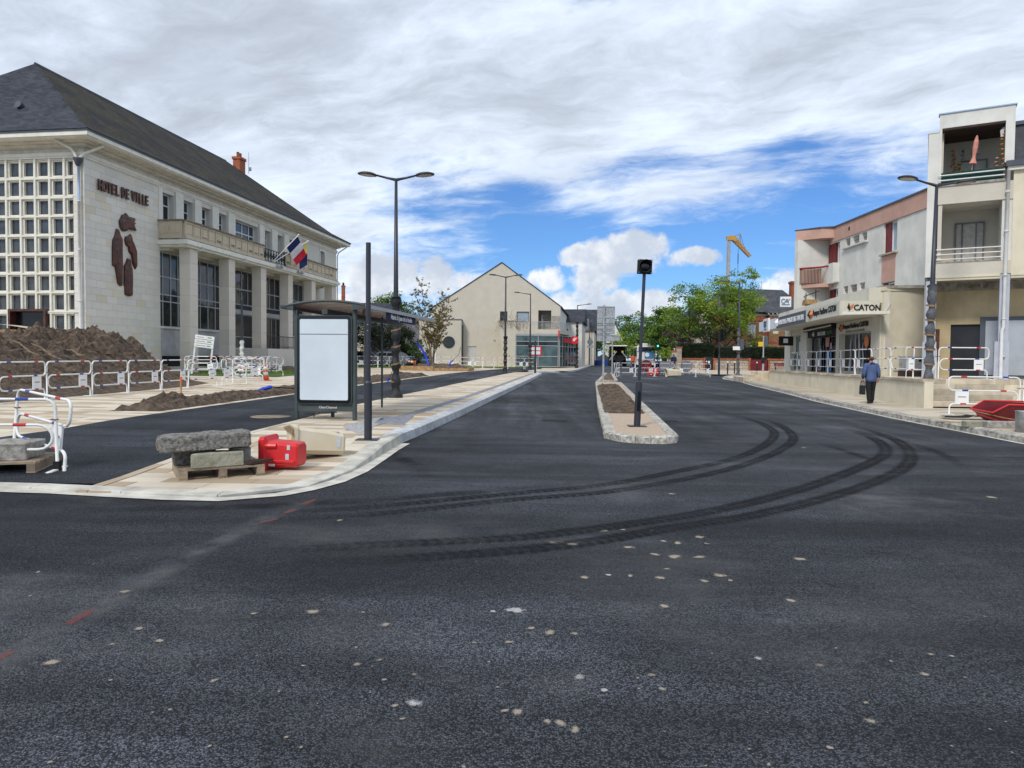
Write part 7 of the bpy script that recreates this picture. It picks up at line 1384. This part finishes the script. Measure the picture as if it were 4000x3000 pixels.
p=gp(3790,1640,zp); t=thing('rubber_mat','dark rubber mats piled on the plywood by the tray','mat',(p.x,p.y+.1,p.z+.03),rad(-8)); m=MB(); V=[(-.6+1.5*i/14,-.18+.36*j,.05+.035*math.sin(i*1.3)*(i>4)+.14*math.exp(-((i-10)/2.2)**2)*(1-.4*j)) for i in range(15) for j in(0,1)]; m.add(V+[(x,y,z-.03) for x,y,z in V],[(2*i,2*i+2,2*i+3,2*i+1) for i in range(14)]+[(30+2*i,30+2*i+1,30+2*i+3,30+2*i+2) for i in range(14)]+[(2*i,30+2*i,32+2*i,2*i+2) for i in range(14)]); m.build('mat','rubber',t,smooth=True)
p=gp(3993,1690,zp); t=thing('metal_bucket','grey cylindrical metal bucket at the pavement edge','bucket',(p.x+.12,p.y+.1,p.z)); m=MB(); m.lathe([(.17,0),(.175,.43),(.185,.44),(.165,.43),(.16,.05)],16); m.build('bucket','galv',t,smooth=True)
# ---------------------------------------------------------------- far side street furniture
def bollard(px,py): p=gp(px,py,zp); t=thing('bollard','black bollard with white cap on the pavement by the garden wall','bollard',(p.x,p.y,p.z),0,'bollards by the garden wall'); m=MB(); m.lathe([(.055,0),(.055,1.0)],10); m.build('post','iron_dark',t); m=MB(); m.lathe([(.058,.98),(.058,1.06),(.04,1.09)],10); m.build('cap','white_plain',t)
for q in((2842,1462),(2869,1460),(2956,1463),(2759,1456)): bollard(*q)
def tsig(label,px,Y,h,mt): x=at(px,1465,Y).x; t=thing('traffic_signal',label,'traffic light',(x,Y,zp(x,Y))); m=MB(); m.lathe([(.09,0),(.09,1.5),(.06,1.55),(.06,h)],10); m.build('pole',mt,t); return t
t=tsig('tall dark three-lamp signal facing away by the green trees',2808,57.9,3.6,'anthracite'); hb=part('signal_head','black_matt',t,(-.05,.30,-.15,.15,2.75,3.75),c=.02); 
for k in range(3): m=MB(); m.M=m.M@TR(.125,-.15,2.92+.32*k)@Matrix.Rotation(PI/2,4,'X'); m.lathe([(.11,0),(.12,.1),(.11,.1),(.1,.01)],12); m.build('lens','black_gloss',hb)
t=tsig('pale signal pole with grey head and yellow box by the low gate',2980,63.4,3.4,'galv'); part('signal_head','sign_grey',t,(.1,.36,-.12,.12,2.45,3.35),c=.02); part('yellow_box','yellow',t,(-.45,-.05,-.06,.06,2.45,2.85)); part('repeater','black_matt',t,(-.16,.12,-.12,.12,.95,1.5),c=.03)
x=at(2880,1440,58.8).x; t=thing('street_plate','small white plate and grey box on the wrapped lamp','sign',(x,58.75,zp(x,59)+2.2)); part('plate','white_plain',t,(-.45,.22,-.16,-.13,-.15,.15)); part('box','sign_grey',t,(.12,.42,-.2,.1,-.1,.75))
p=gp(3056,1451,zp); t=thing('park_bench','small dark red slatted bench by the shop corner','bench',(p.x,p.y,p.z),rad(-10))
for k in range(4): part('seat_slat','shutter_red',t,(-.85,.85,-.2+.1*k,-.12+.1*k,.44,.47))
for k in range(4): part('back_slat','shutter_red',t,(-.85,.85,.22,.25,.55+.1*k,.63+.1*k))
for x_ in(-.7,.7): part('leg','iron',t,(x_-.03,x_+.03,-.2,.24,0,.44)); part('back_post','iron',t,(x_-.03,x_+.03,.24,.28,.0,.95))
for px,py,mt,w,h,lab in((2524,1452,'shutter_red',1.0,1.0,'round red and grey site sign turned away behind the barriers'),(2680,1452,'wall_grey',1.0,1.0,'round dark site sign turned away behind the barriers'),(2604,1450,'wall_grey',1.2,.75,'square dark site sign turned away behind the barriers')):
    Y=62.; x=at(px,py,Y).x; t=thing('site_sign',lab,'sign',(x,Y,zr(x,Y)))
    if w==1.0: m=MB(); m.M=m.M@TR(0,0,.75)@Matrix.Rotation(PI/2,4,'X'); m.lathe([(0,-.012),(.5,-.012),(.5,.012),(0,.012)],20); m.build('disc',mt,t)
    else: part('panel',mt,t,(-.62,.62,-.015,.015,.35,1.15),c=.004)
    m=MB(); m.tube([(-.28,-.1,0),(0,-.03,1.0),(.28,-.1,0)],.018,5); m.tube([(0,.0,1.),(0,.5,0)],.018,5); m.build('stand','galv',t)
# ---------------------------------------------------------------- vehicles
def wheel(par,x,y,r,w,s=1):
    t=None; m=MB(); m.M=m.M@TR(x,y,r)@Matrix.Rotation(PI/2,4,'Y'); m.lathe([(r*.55,-w/2),(r*.93,-w/2),(r,-w/3),(r,w/3),(r*.93,w/2),(r*.55,w/2)],18); ty=m.build('tyre','rubber',par,smooth=False); m=MB(); m.M=m.M@TR(x,y,r)@Matrix.Rotation(PI/2,4,'Y'); m.lathe([(r*.1,-w/2+.02),(r*.56,-w/2+.01),(r*.56,w/2-.01),(r*.1,w/2-.02)],12); m.build('rim','alu',ty)
def car(label,loc,rz,paint,L=4.2,Wd=1.74,H_=1.48,wagon=True,roofbox=False):
    t=thing('parked_car',label,'car',loc,rz); h=L/2; prof=[(-h,.45),(-h+.03,.75),(-h+.12,.95),(-h+.28,1.0)]+([( -h+.55,1.38),(-h+.75,H_)] if wagon else [(-h+.9,1.36),(-h+1.3,H_)])+[(.35,H_),(.75,1.34),(1.12,1.0),(h-.25,.86),(h-.02,.66),(h,.4),(h-.1,.25),(-h+.1,.25)]
    # body: lower tub and cabin, section by half-width
    V=[]; n=len(prof)
    def hw(z): return Wd/2*(1 if z<.95 else 1-.20*(z-.95)/(H_-.95))*(.97 if z<.4 else 1)
    for s in(-1,1): V+=[(s*hw(z),-x,z) for x,z in prof]
    m=MB(); m.add(V,[tuple(range(n)),tuple(range(n,2*n))[::-1]]+[(i,n+i,n+(i+1)%n,(i+1)%n) for i in range(n)]); m.build('body',paint,t,fixn=True)
    for s in(-1,1):
        x=s*(Wd/2*.925+.012)
        for a,b_ in((-h+.75 if wagon else -h+1.2,-.35),(-.28,.72)): m=MB(); m.add([(x*1.035,-a,1.02),(x*1.035,-b_,1.02),(x*.955,-min(b_,.45),1.36),(x*.955,-a-.08,1.36)],[(0,1,2,3)]); m.build('side_window','car_glass',t)
        part('mirror',paint,t,(s*(Wd/2+.0)-.09,s*(Wd/2)+.09,-.72,-.6,.98,1.1)); part('head_light','reflector',t,(s*.58-.2,s*.58+.2,-h-.015,-h+.1,.62,.76)); part('tail_light','tail_red',t,(s*.72-.11,s*.72+.11,h-.12,h+.02,.74,1.02))
    m=MB(); m.add([(-.66,-.78,1.36),(.66,-.78,1.36),(.76,-1.1,1.04),(-.76,-1.1,1.04)],[(0,1,2,3)]); m.M=TR(0,0,.0); m.build('windscreen','car_glass',t); m=MB(); y=h-.28 if wagon else h-.9; m.add([(-.68,y+.02,1.04),(.68,y+.02,1.04),(.6,y-.25,1.36),(-.6,y-.25,1.36)],[(0,1,2,3)]); m.build('rear_window','car_glass',t)
    part('number_plate','white_plain',t,(-.26,.26,h-.03,h+.035,.55,.66))
    for y in(-h+.78,h-.76):
        for s in(-1,1): wheel(t,s*(Wd/2-.1),y,.31,.2)
    return t
p=at(1570,1420,69.); car('silver estate car parked under the dark evergreen',(p.x-.9,70.,zl(p.x,70)-.0),rad(62),'car_silver')
p=at(1608,1420,72.); car('blue car with red tail light parked beside the silver one',(p.x+.3,73.5,zl(p.x,72)),rad(20),'car_blue')
p=at(1440,1420,74.); car('grey car half hidden behind the shelter post',(p.x-1.2,76,zl(p.x,76)),rad(75),'wall_grey',wagon=False)
# coach seen from behind
x=at(2523,1436,101).x; bs_=thing('city_bus','white city bus with blue poster on its rear','bus',(x,101,zr(x,101)),rad(-7)); m=MB(); m.box(-1.27,1.27,0,11.,.35,3.05,c=.12); m.build('body','bus_white',bs_); part('roof_unit','bus_white',bs_,(-.8,.8,.4,3.,3.05,3.4),c=.1); part('rear_window','car_glass',bs_,(-1.05,1.05,-.03,.02,2.25,2.85)); part('rear_poster','poster_blue',bs_,(-.2,1.05,-.035,.0,1.2,2.15)); part('engine_hatch','alu',bs_,(-1.1,1.1,-.03,.0,.6,1.1)); part('blue_stripe','bus_blue',bs_,(-1.25,1.25,-.032,.0,2.15,2.24)); part('bumper','bus_white',bs_,(-1.28,1.28,-.1,.1,.3,.6),c=.03)
m=MB(); m.M=m.M@TR(.15,-.045,1.75)@Matrix.Rotation(PI/2,4,'X'); m.lathe([(0,-.004),(.3,-.004),(.3,.004),(0,.004)],14); m.build('poster_motif','white_plain',bs_)
for s in(-1,1): part('tail_light','tail_red',bs_,(s*1.12-.08,s*1.12+.08,-.04,.0,.9,1.15)); part('side_window','car_glass',bs_,(s*1.275-.01,s*1.275+.01,.5,10.,1.5,2.8)); [wheel(bs_,s*1.1,y,.48,.28) for y in(2.8,8.6)]
x=at(2568,1440,96).x; t=thing('traffic_signal','far signal showing green beside the bus','traffic light',(x,96,zr(x,96))); m=MB(); m.lathe([(.06,0),(.06,2.9)],8); m.build('pole','anthracite',t); part('signal_head','black_matt',t,(-.15,.15,-.12,.12,2.3,3.25)); m=MB(); m.M=m.M@TR(0,-.125,2.95)@Matrix.Rotation(PI/2,4,'X'); m.lathe([(.02,0),(.12,.0),(.12,.03),(.02,.04)],12); m.build('green_lens','green_light',t)
# road paver seen from the front: hopper, canopy, tracks
x=at(2415,1440,107).x; pv=thing('road_paver','black road paving machine with pale canopy and open hopper','paver',(x,107,zr(x,107)),rad(-4))
part('canopy','bus_white',pv,(-1.3,1.3,.2,3.,2.95,3.15),c=.05); part('engine','black_matt',pv,(-1.2,1.2,.8,4.,.5,1.6)); part('chute','black_matt',pv,(-.5,.5,-.6,.8,.4,.9))
for s in(-1,1):
    m=MB(); m.add([(s*1.35,-1.2,1.5),(s*.2,-1.2,.7),(s*.2,.8,.7),(s*1.35,.8,1.5),(s*1.35,-1.2,1.4),(s*.2,-1.2,.6),(s*.2,.8,.6),(s*1.35,.8,1.4)],[(0,1,2,3),(7,6,5,4),(0,4,5,1),(2,6,7,3),(1,5,6,2),(3,7,4,0)]); m.build('hopper_wing','rubber',pv,fixn=True); m=MB(); m.beam((s*1.4,-1.3,.9),(s*.35,-1.3,2.2),.12,.12); m.build('ram','galv',pv); part('track','rubber',pv,(s*1.1-.2,s*1.1+.2,.4,4.,0,.6),c=.1); part('canopy_post','black_matt',pv,(s*1.2-.05,s*1.2+.05,.3,.42,1.5,2.95)); part('work_light','yellow',pv,(s*.6-.12,s*.6+.12,-.1,.0,2.0,2.3))
part('rear_screen','black_matt',pv,(-1.2,1.2,2.6,2.7,1.5,2.95))
# telescopic crane over the trees
C=lambda x,y:(2800+x/6.637,880+y/6.637)
p=at(2838,1420,150.); cr=thing('crane','grey telescopic crane mast with yellow head and hanging boom','crane',(p.x,150,zr(p.x,150))); k_=150/2800
def cp(x,y,dy=0.): q=at(*C(x,y),150.); return (q.x-p.x,dy,q.z-cr.location.z)
m=MB(); a,b=cp(285,1400),cp(318,390); m.beam((a[0],0,0.),b,.62,.62,up=(0,1,0)); m.build('mast','crane_steel',cr); m=MB(); m.tube([(cp(222,1400)[0],-.5,0),cp(235,900,-.5),cp(258,330,-.5)],.10,6); m.build('hydraulic_line','alu',cr)
m=MB(); hd_=[cp(*q) for q in((250,290),(490,265),(500,440),(400,400),(265,390))]; xz_prism(m,[(q[0],q[2]) for q in hd_],-.5,.5); m.build('head','crane_yellow',cr,fixn=True)
bm=[((400,380),(620,590)),((480,300),(640,570))]; m=MB(); A0,A1,B0,B1=cp(400,385),cp(840,830),cp(500,310),cp(885,800)
for y in(-.35,.35):
    for s_,e in((A0,A1),(B0,B1)): m.tube([(s_[0],y,s_[2]),(e[0],y,e[2])],.07,5)
    for k in range(14):
        f0,f1=k/14,(k+1)/14; q0=Vector(A0).lerp(Vector(A1),f0); q1=Vector(B0).lerp(Vector(B1),f1); m.tube([(q0.x,y,q0.z),(q1.x,y,q1.z)],.04,4,cap=False); q2=Vector(B0).lerp(Vector(B1),f0); q3=Vector(A0).lerp(Vector(A1),f1); m.tube([(q2.x,y,q2.z),(q3.x,y,q3.z)],.04,4,cap=False)
m.build('boom_lattice','crane_yellow',cr)['kind']='stuff'; m=MB(); xz_prism(m,[(q[0],q[2]) for q in (cp(415,395),cp(830,825),cp(780,740),cp(500,360))],-.1,.1); m.build('boom_box','crane_yellow',cr,fixn=True)
m=MB(); xz_prism(m,[(q[0],q[2]) for q in (cp(585,210),cp(630,210),cp(615,270),cp(590,270))],-.12,.12); m.build('cable_mast','crane_yellow',cr,fixn=True)
m=MB()
for a,b in(((600,230),(575,440)),((615,240),(630,540)),((620,240),(730,650)),((480,275),(590,225))): m.tube([cp(*a),cp(*b)],.035,4)
m.build('stay_cables','iron',cr)['kind']='stuff'; m=MB(); m.tube([cp(560,600),cp(553,720),cp(545,1210)],[.04,.05,.045],5); m.tube([cp(553,740),cp(548,1000)],.09,6); m.build('hook_cable','iron',cr)
# tarpaulin and blue blocks at the end of the street
x=at(2330,1430,122).x; t=thing('tarpaulin','grey crumpled tarpaulin hung on site barriers at the street end','tarpaulin',(x,122,zr(x,122))); m=MB(); V=[(-3+.5*i,.15*math.sin(i*2.1),.7+.9*j+.25*math.sin(i*1.7)*j) for i in range(13) for j in(0,1)]; m.add(V,[(2*i,2*i+2,2*i+3,2*i+1) for i in range(12)]); m.build('sheet','wall_grey',t)
for k in range(3): x=at(2318+22*k,1436,112+k).x; t=thing('water_barrier','blue plastic water barrier at the street end','barrier',(x,112,zr(x,112)),0,'blue barriers at the street end'); m=MB(); xz_prism(m,[(-.6,0),(.6,0),(.55,.2),(.5,.8),(-.5,.8),(-.55,.2)],-.2,.2); m.build('block','bus_blue',t,fixn=True)
for k,px in enumerate((2575,2600)): x=at(px,1436,104).x; t=thing('water_barrier','blue plastic water barrier beside the bus','barrier',(x,104,zr(x,104)),0,'blue barriers by the bus'); m=MB(); xz_prism(m,[(-.5,0),(.5,0),(.45,.2),(.42,.8),(-.42,.8),(-.45,.2)],-.2,.2); m.build('block','bus_blue',t,fixn=True)
# ---------------------------------------------------------------- people
def skin_mesh(name,verts,edges,radii,mt,parent,sub=1,root=0):
    me=bpy.data.meshes.new(name); me.from_pydata(verts,edges,[]); o=bpy.data.objects.new(name,me); COL.objects.link(o); md_=o.modifiers.new('s','SKIN'); md_.use_smooth_shade=True; md_.branch_smoothing=.6
    for i,r in enumerate(radii): me.skin_vertices[0].data[i].radius=(r if isinstance(r,tuple) else (r,r))
    me.skin_vertices[0].data[root].use_root=True
    sb_=o.modifiers.new('b','SUBSURF'); sb_.levels=sub; sb_.render_levels=sub
    dg=bpy.context.evaluated_depsgraph_get(); m2=bpy.data.meshes.new_from_object(o.evaluated_get(dg)); bpy.data.objects.remove(o); m2.materials.clear(); m2.materials.append(MT[mt]); m2.name=name
    for p_ in m2.polygons: p_.material_index=0
    return link(name,m2,parent)
def person(label,loc,rz,h=1.62,coat='coat_blue',trim='coat_navy',legs='trousers',hair='hair',bag=False,hood=True,stride=.10):
    t=thing('person',label,'person',loc,rz); t.scale=(h/1.65,)*3; s=stride
    # y forward (walking direction), x right; body first
    V=[(0,0,.92),(0,.0,1.10),(0,-.01,1.28),(0,0,1.40),(0,.015,1.47),(0,.03,1.56),(0,.025,1.62)]; R=[(.11,.08),(.09,.07),(.10,.07),(.07,.055),(.045,.045),(.075,.09),(.05,.06)]; E=[(i,i+1) for i in range(6)]
    def add(p,v,r): V.append(v); R.append(r); E.append((p,len(V)-1)); return len(V)-1
    for sd in(-1,1):
        a=add(3,(sd*.16,0,1.345),.04); b=add(a,(sd*.235,-.03,1.12),.04); c=add(b,(sd*.255,.03*sd*-1+.03,.88),.036); d=add(c,(sd*.255,.05,.80),(.032,.024))
        for k,(dx,dl) in enumerate(((-.018,.07),(-.006,.082),(.007,.078),(.019,.062))): e=add(d,(sd*.255+dx*sd,.055,.77),.010); add(e,(sd*.255+dx*sd-sd*.008,.065,.77-dl*.6),.009)
        e=add(d,(sd*.235,.075,.79),.011); add(e,(sd*.23,.09,.755),.009)
        yk=s*sd; a=add(0,(sd*.085,.0,.84),.095); b=add(a,(sd*.09,.02+yk*.5,.48),.066); c=add(b,(sd*.088,-.02+yk,.10),.045); d=add(c,(sd*.09,.12+yk,.045),(.04,.03))
    skin_mesh('body',V,E,R,'skin',t)
    # jacket
    V=[(0,0,.74),(0,0,.84),(0,0,.98),(0,.0,1.12),(0,-.01,1.28),(0,-.005,1.39),(0,.0,1.45)]; R=[(.21,.17),(.215,.17),(.205,.16),(.20,.15),(.215,.14),(.19,.12),(.08,.08)]; E=[(i,i+1) for i in range(6)]
    skin_mesh('jacket',V,E,R,coat,t)
    for sd in(-1,1): skin_mesh('sleeve',[(sd*.12,0,1.395),(sd*.19,-.01,1.33),(sd*.24,-.03,1.12),(sd*.26,.0,.98),(sd*.258,.03,.87)],[(0,1),(1,2),(2,3),(3,4)],[.085,.092,.075,.066,.054],coat,t); skin_mesh('cuff_panel',[(sd*.252,-.03,1.10),(sd*.262,.0,.98),(sd*.260,.03,.865)],[(0,1),(1,2)],[.068,.066,.056],trim,t); skin_mesh('side_panel',[(sd*.165,-.02,1.30),(sd*.178,-.02,1.10),(sd*.185,-.02,.9)],[(0,1),(1,2)],[.05,.055,.05],trim,t)
    if hood: skin_mesh('hood',[(-.09,-.06,1.42),(0,-.105,1.37),(.09,-.06,1.42),(0,-.085,1.30)],[(0,1),(1,2),(1,3)],[.055,.062,.055,.05],trim,t,root=1)
    for sd in(-1,1):
        yk=s*sd; skin_mesh('trouser_leg',[(sd*.07,.0,.90),(sd*.088,.01,.72),(sd*.09,.02+yk*.5,.48),(sd*.088,-.01+yk,.05)],[(0,1),(1,2),(2,3)],[.12,.105,.085,.072],legs,t); skin_mesh('shoe',[(sd*.09,-.05+yk,.05),(sd*.09,.06+yk,.045),(sd*.09,.15+yk,.035)],[(0,1),(1,2)],[(.05,.045),(.05,.04),(.035,.028)],'shoe',t)
    skin_mesh('hair',[(0,-.03,1.50),(0,-.02,1.57),(0,.005,1.635)],[(0,1),(1,2)],[(.075,.065),(.105,.10),(.085,.085)],hair,t)
    for sd in(-1,1): m=MB(); m.tube([(sd*.088,.02,1.53),(sd*.10,.01,1.56),(sd*.09,.01,1.59)],[.012,.018,.012],6); m.build('ear','skin',t)
    m=MB(); m.tube([(0,.115,1.56),(0,.14,1.535),(0,.12,1.525)],[.008,.016,.01],6); m.build('nose','skin',t)
    return t
p=g2(1880,872,zp); WL=(p.x,p.y,p.z); person('person in a blue hooded jacket and dark trousers walking away',WL,rad(-4),1.56)
hb=thing('hand_bag','black hand bag carried by the person in blue','bag',(p.x-.245,p.y+.06,p.z+.30),rad(80)); m=MB(); xz_prism(m,[(-.15,.02),(-.13,.0),(.13,0),(.15,.02),(.14,.30),(-.14,.30)],-.055,.055); m.build('pouch','bag',hb,fixn=True)
for y in(-.04,.04): m=MB(); m.tube([(-.08,y,.30),(-.06,y,.42),(0,y*.4,.46),(.06,y,.42),(.08,y,.30)],.011,5); m.build('handle','bag',hb)
x=at(2631,1437,77).x; person('person in dark clothes walking by the stepped garden wall',(x,77,zr(x,77)+.02),rad(10),1.8,'coat_navy','coat_navy','trousers','ink',hood=False)
x=at(2472,1437,96).x; person('worker in an orange vest standing before the bus',(x,96,zr(x,96)),rad(200),1.75,'hivis','hivis','coat_navy','hair',hood=False)
x=at(2290,1437,110).x; person('person in black standing at the far lamp',(x,110,zr(x,110)+.12),rad(30),1.75,'trousers','trousers','trousers','ink',hood=False)
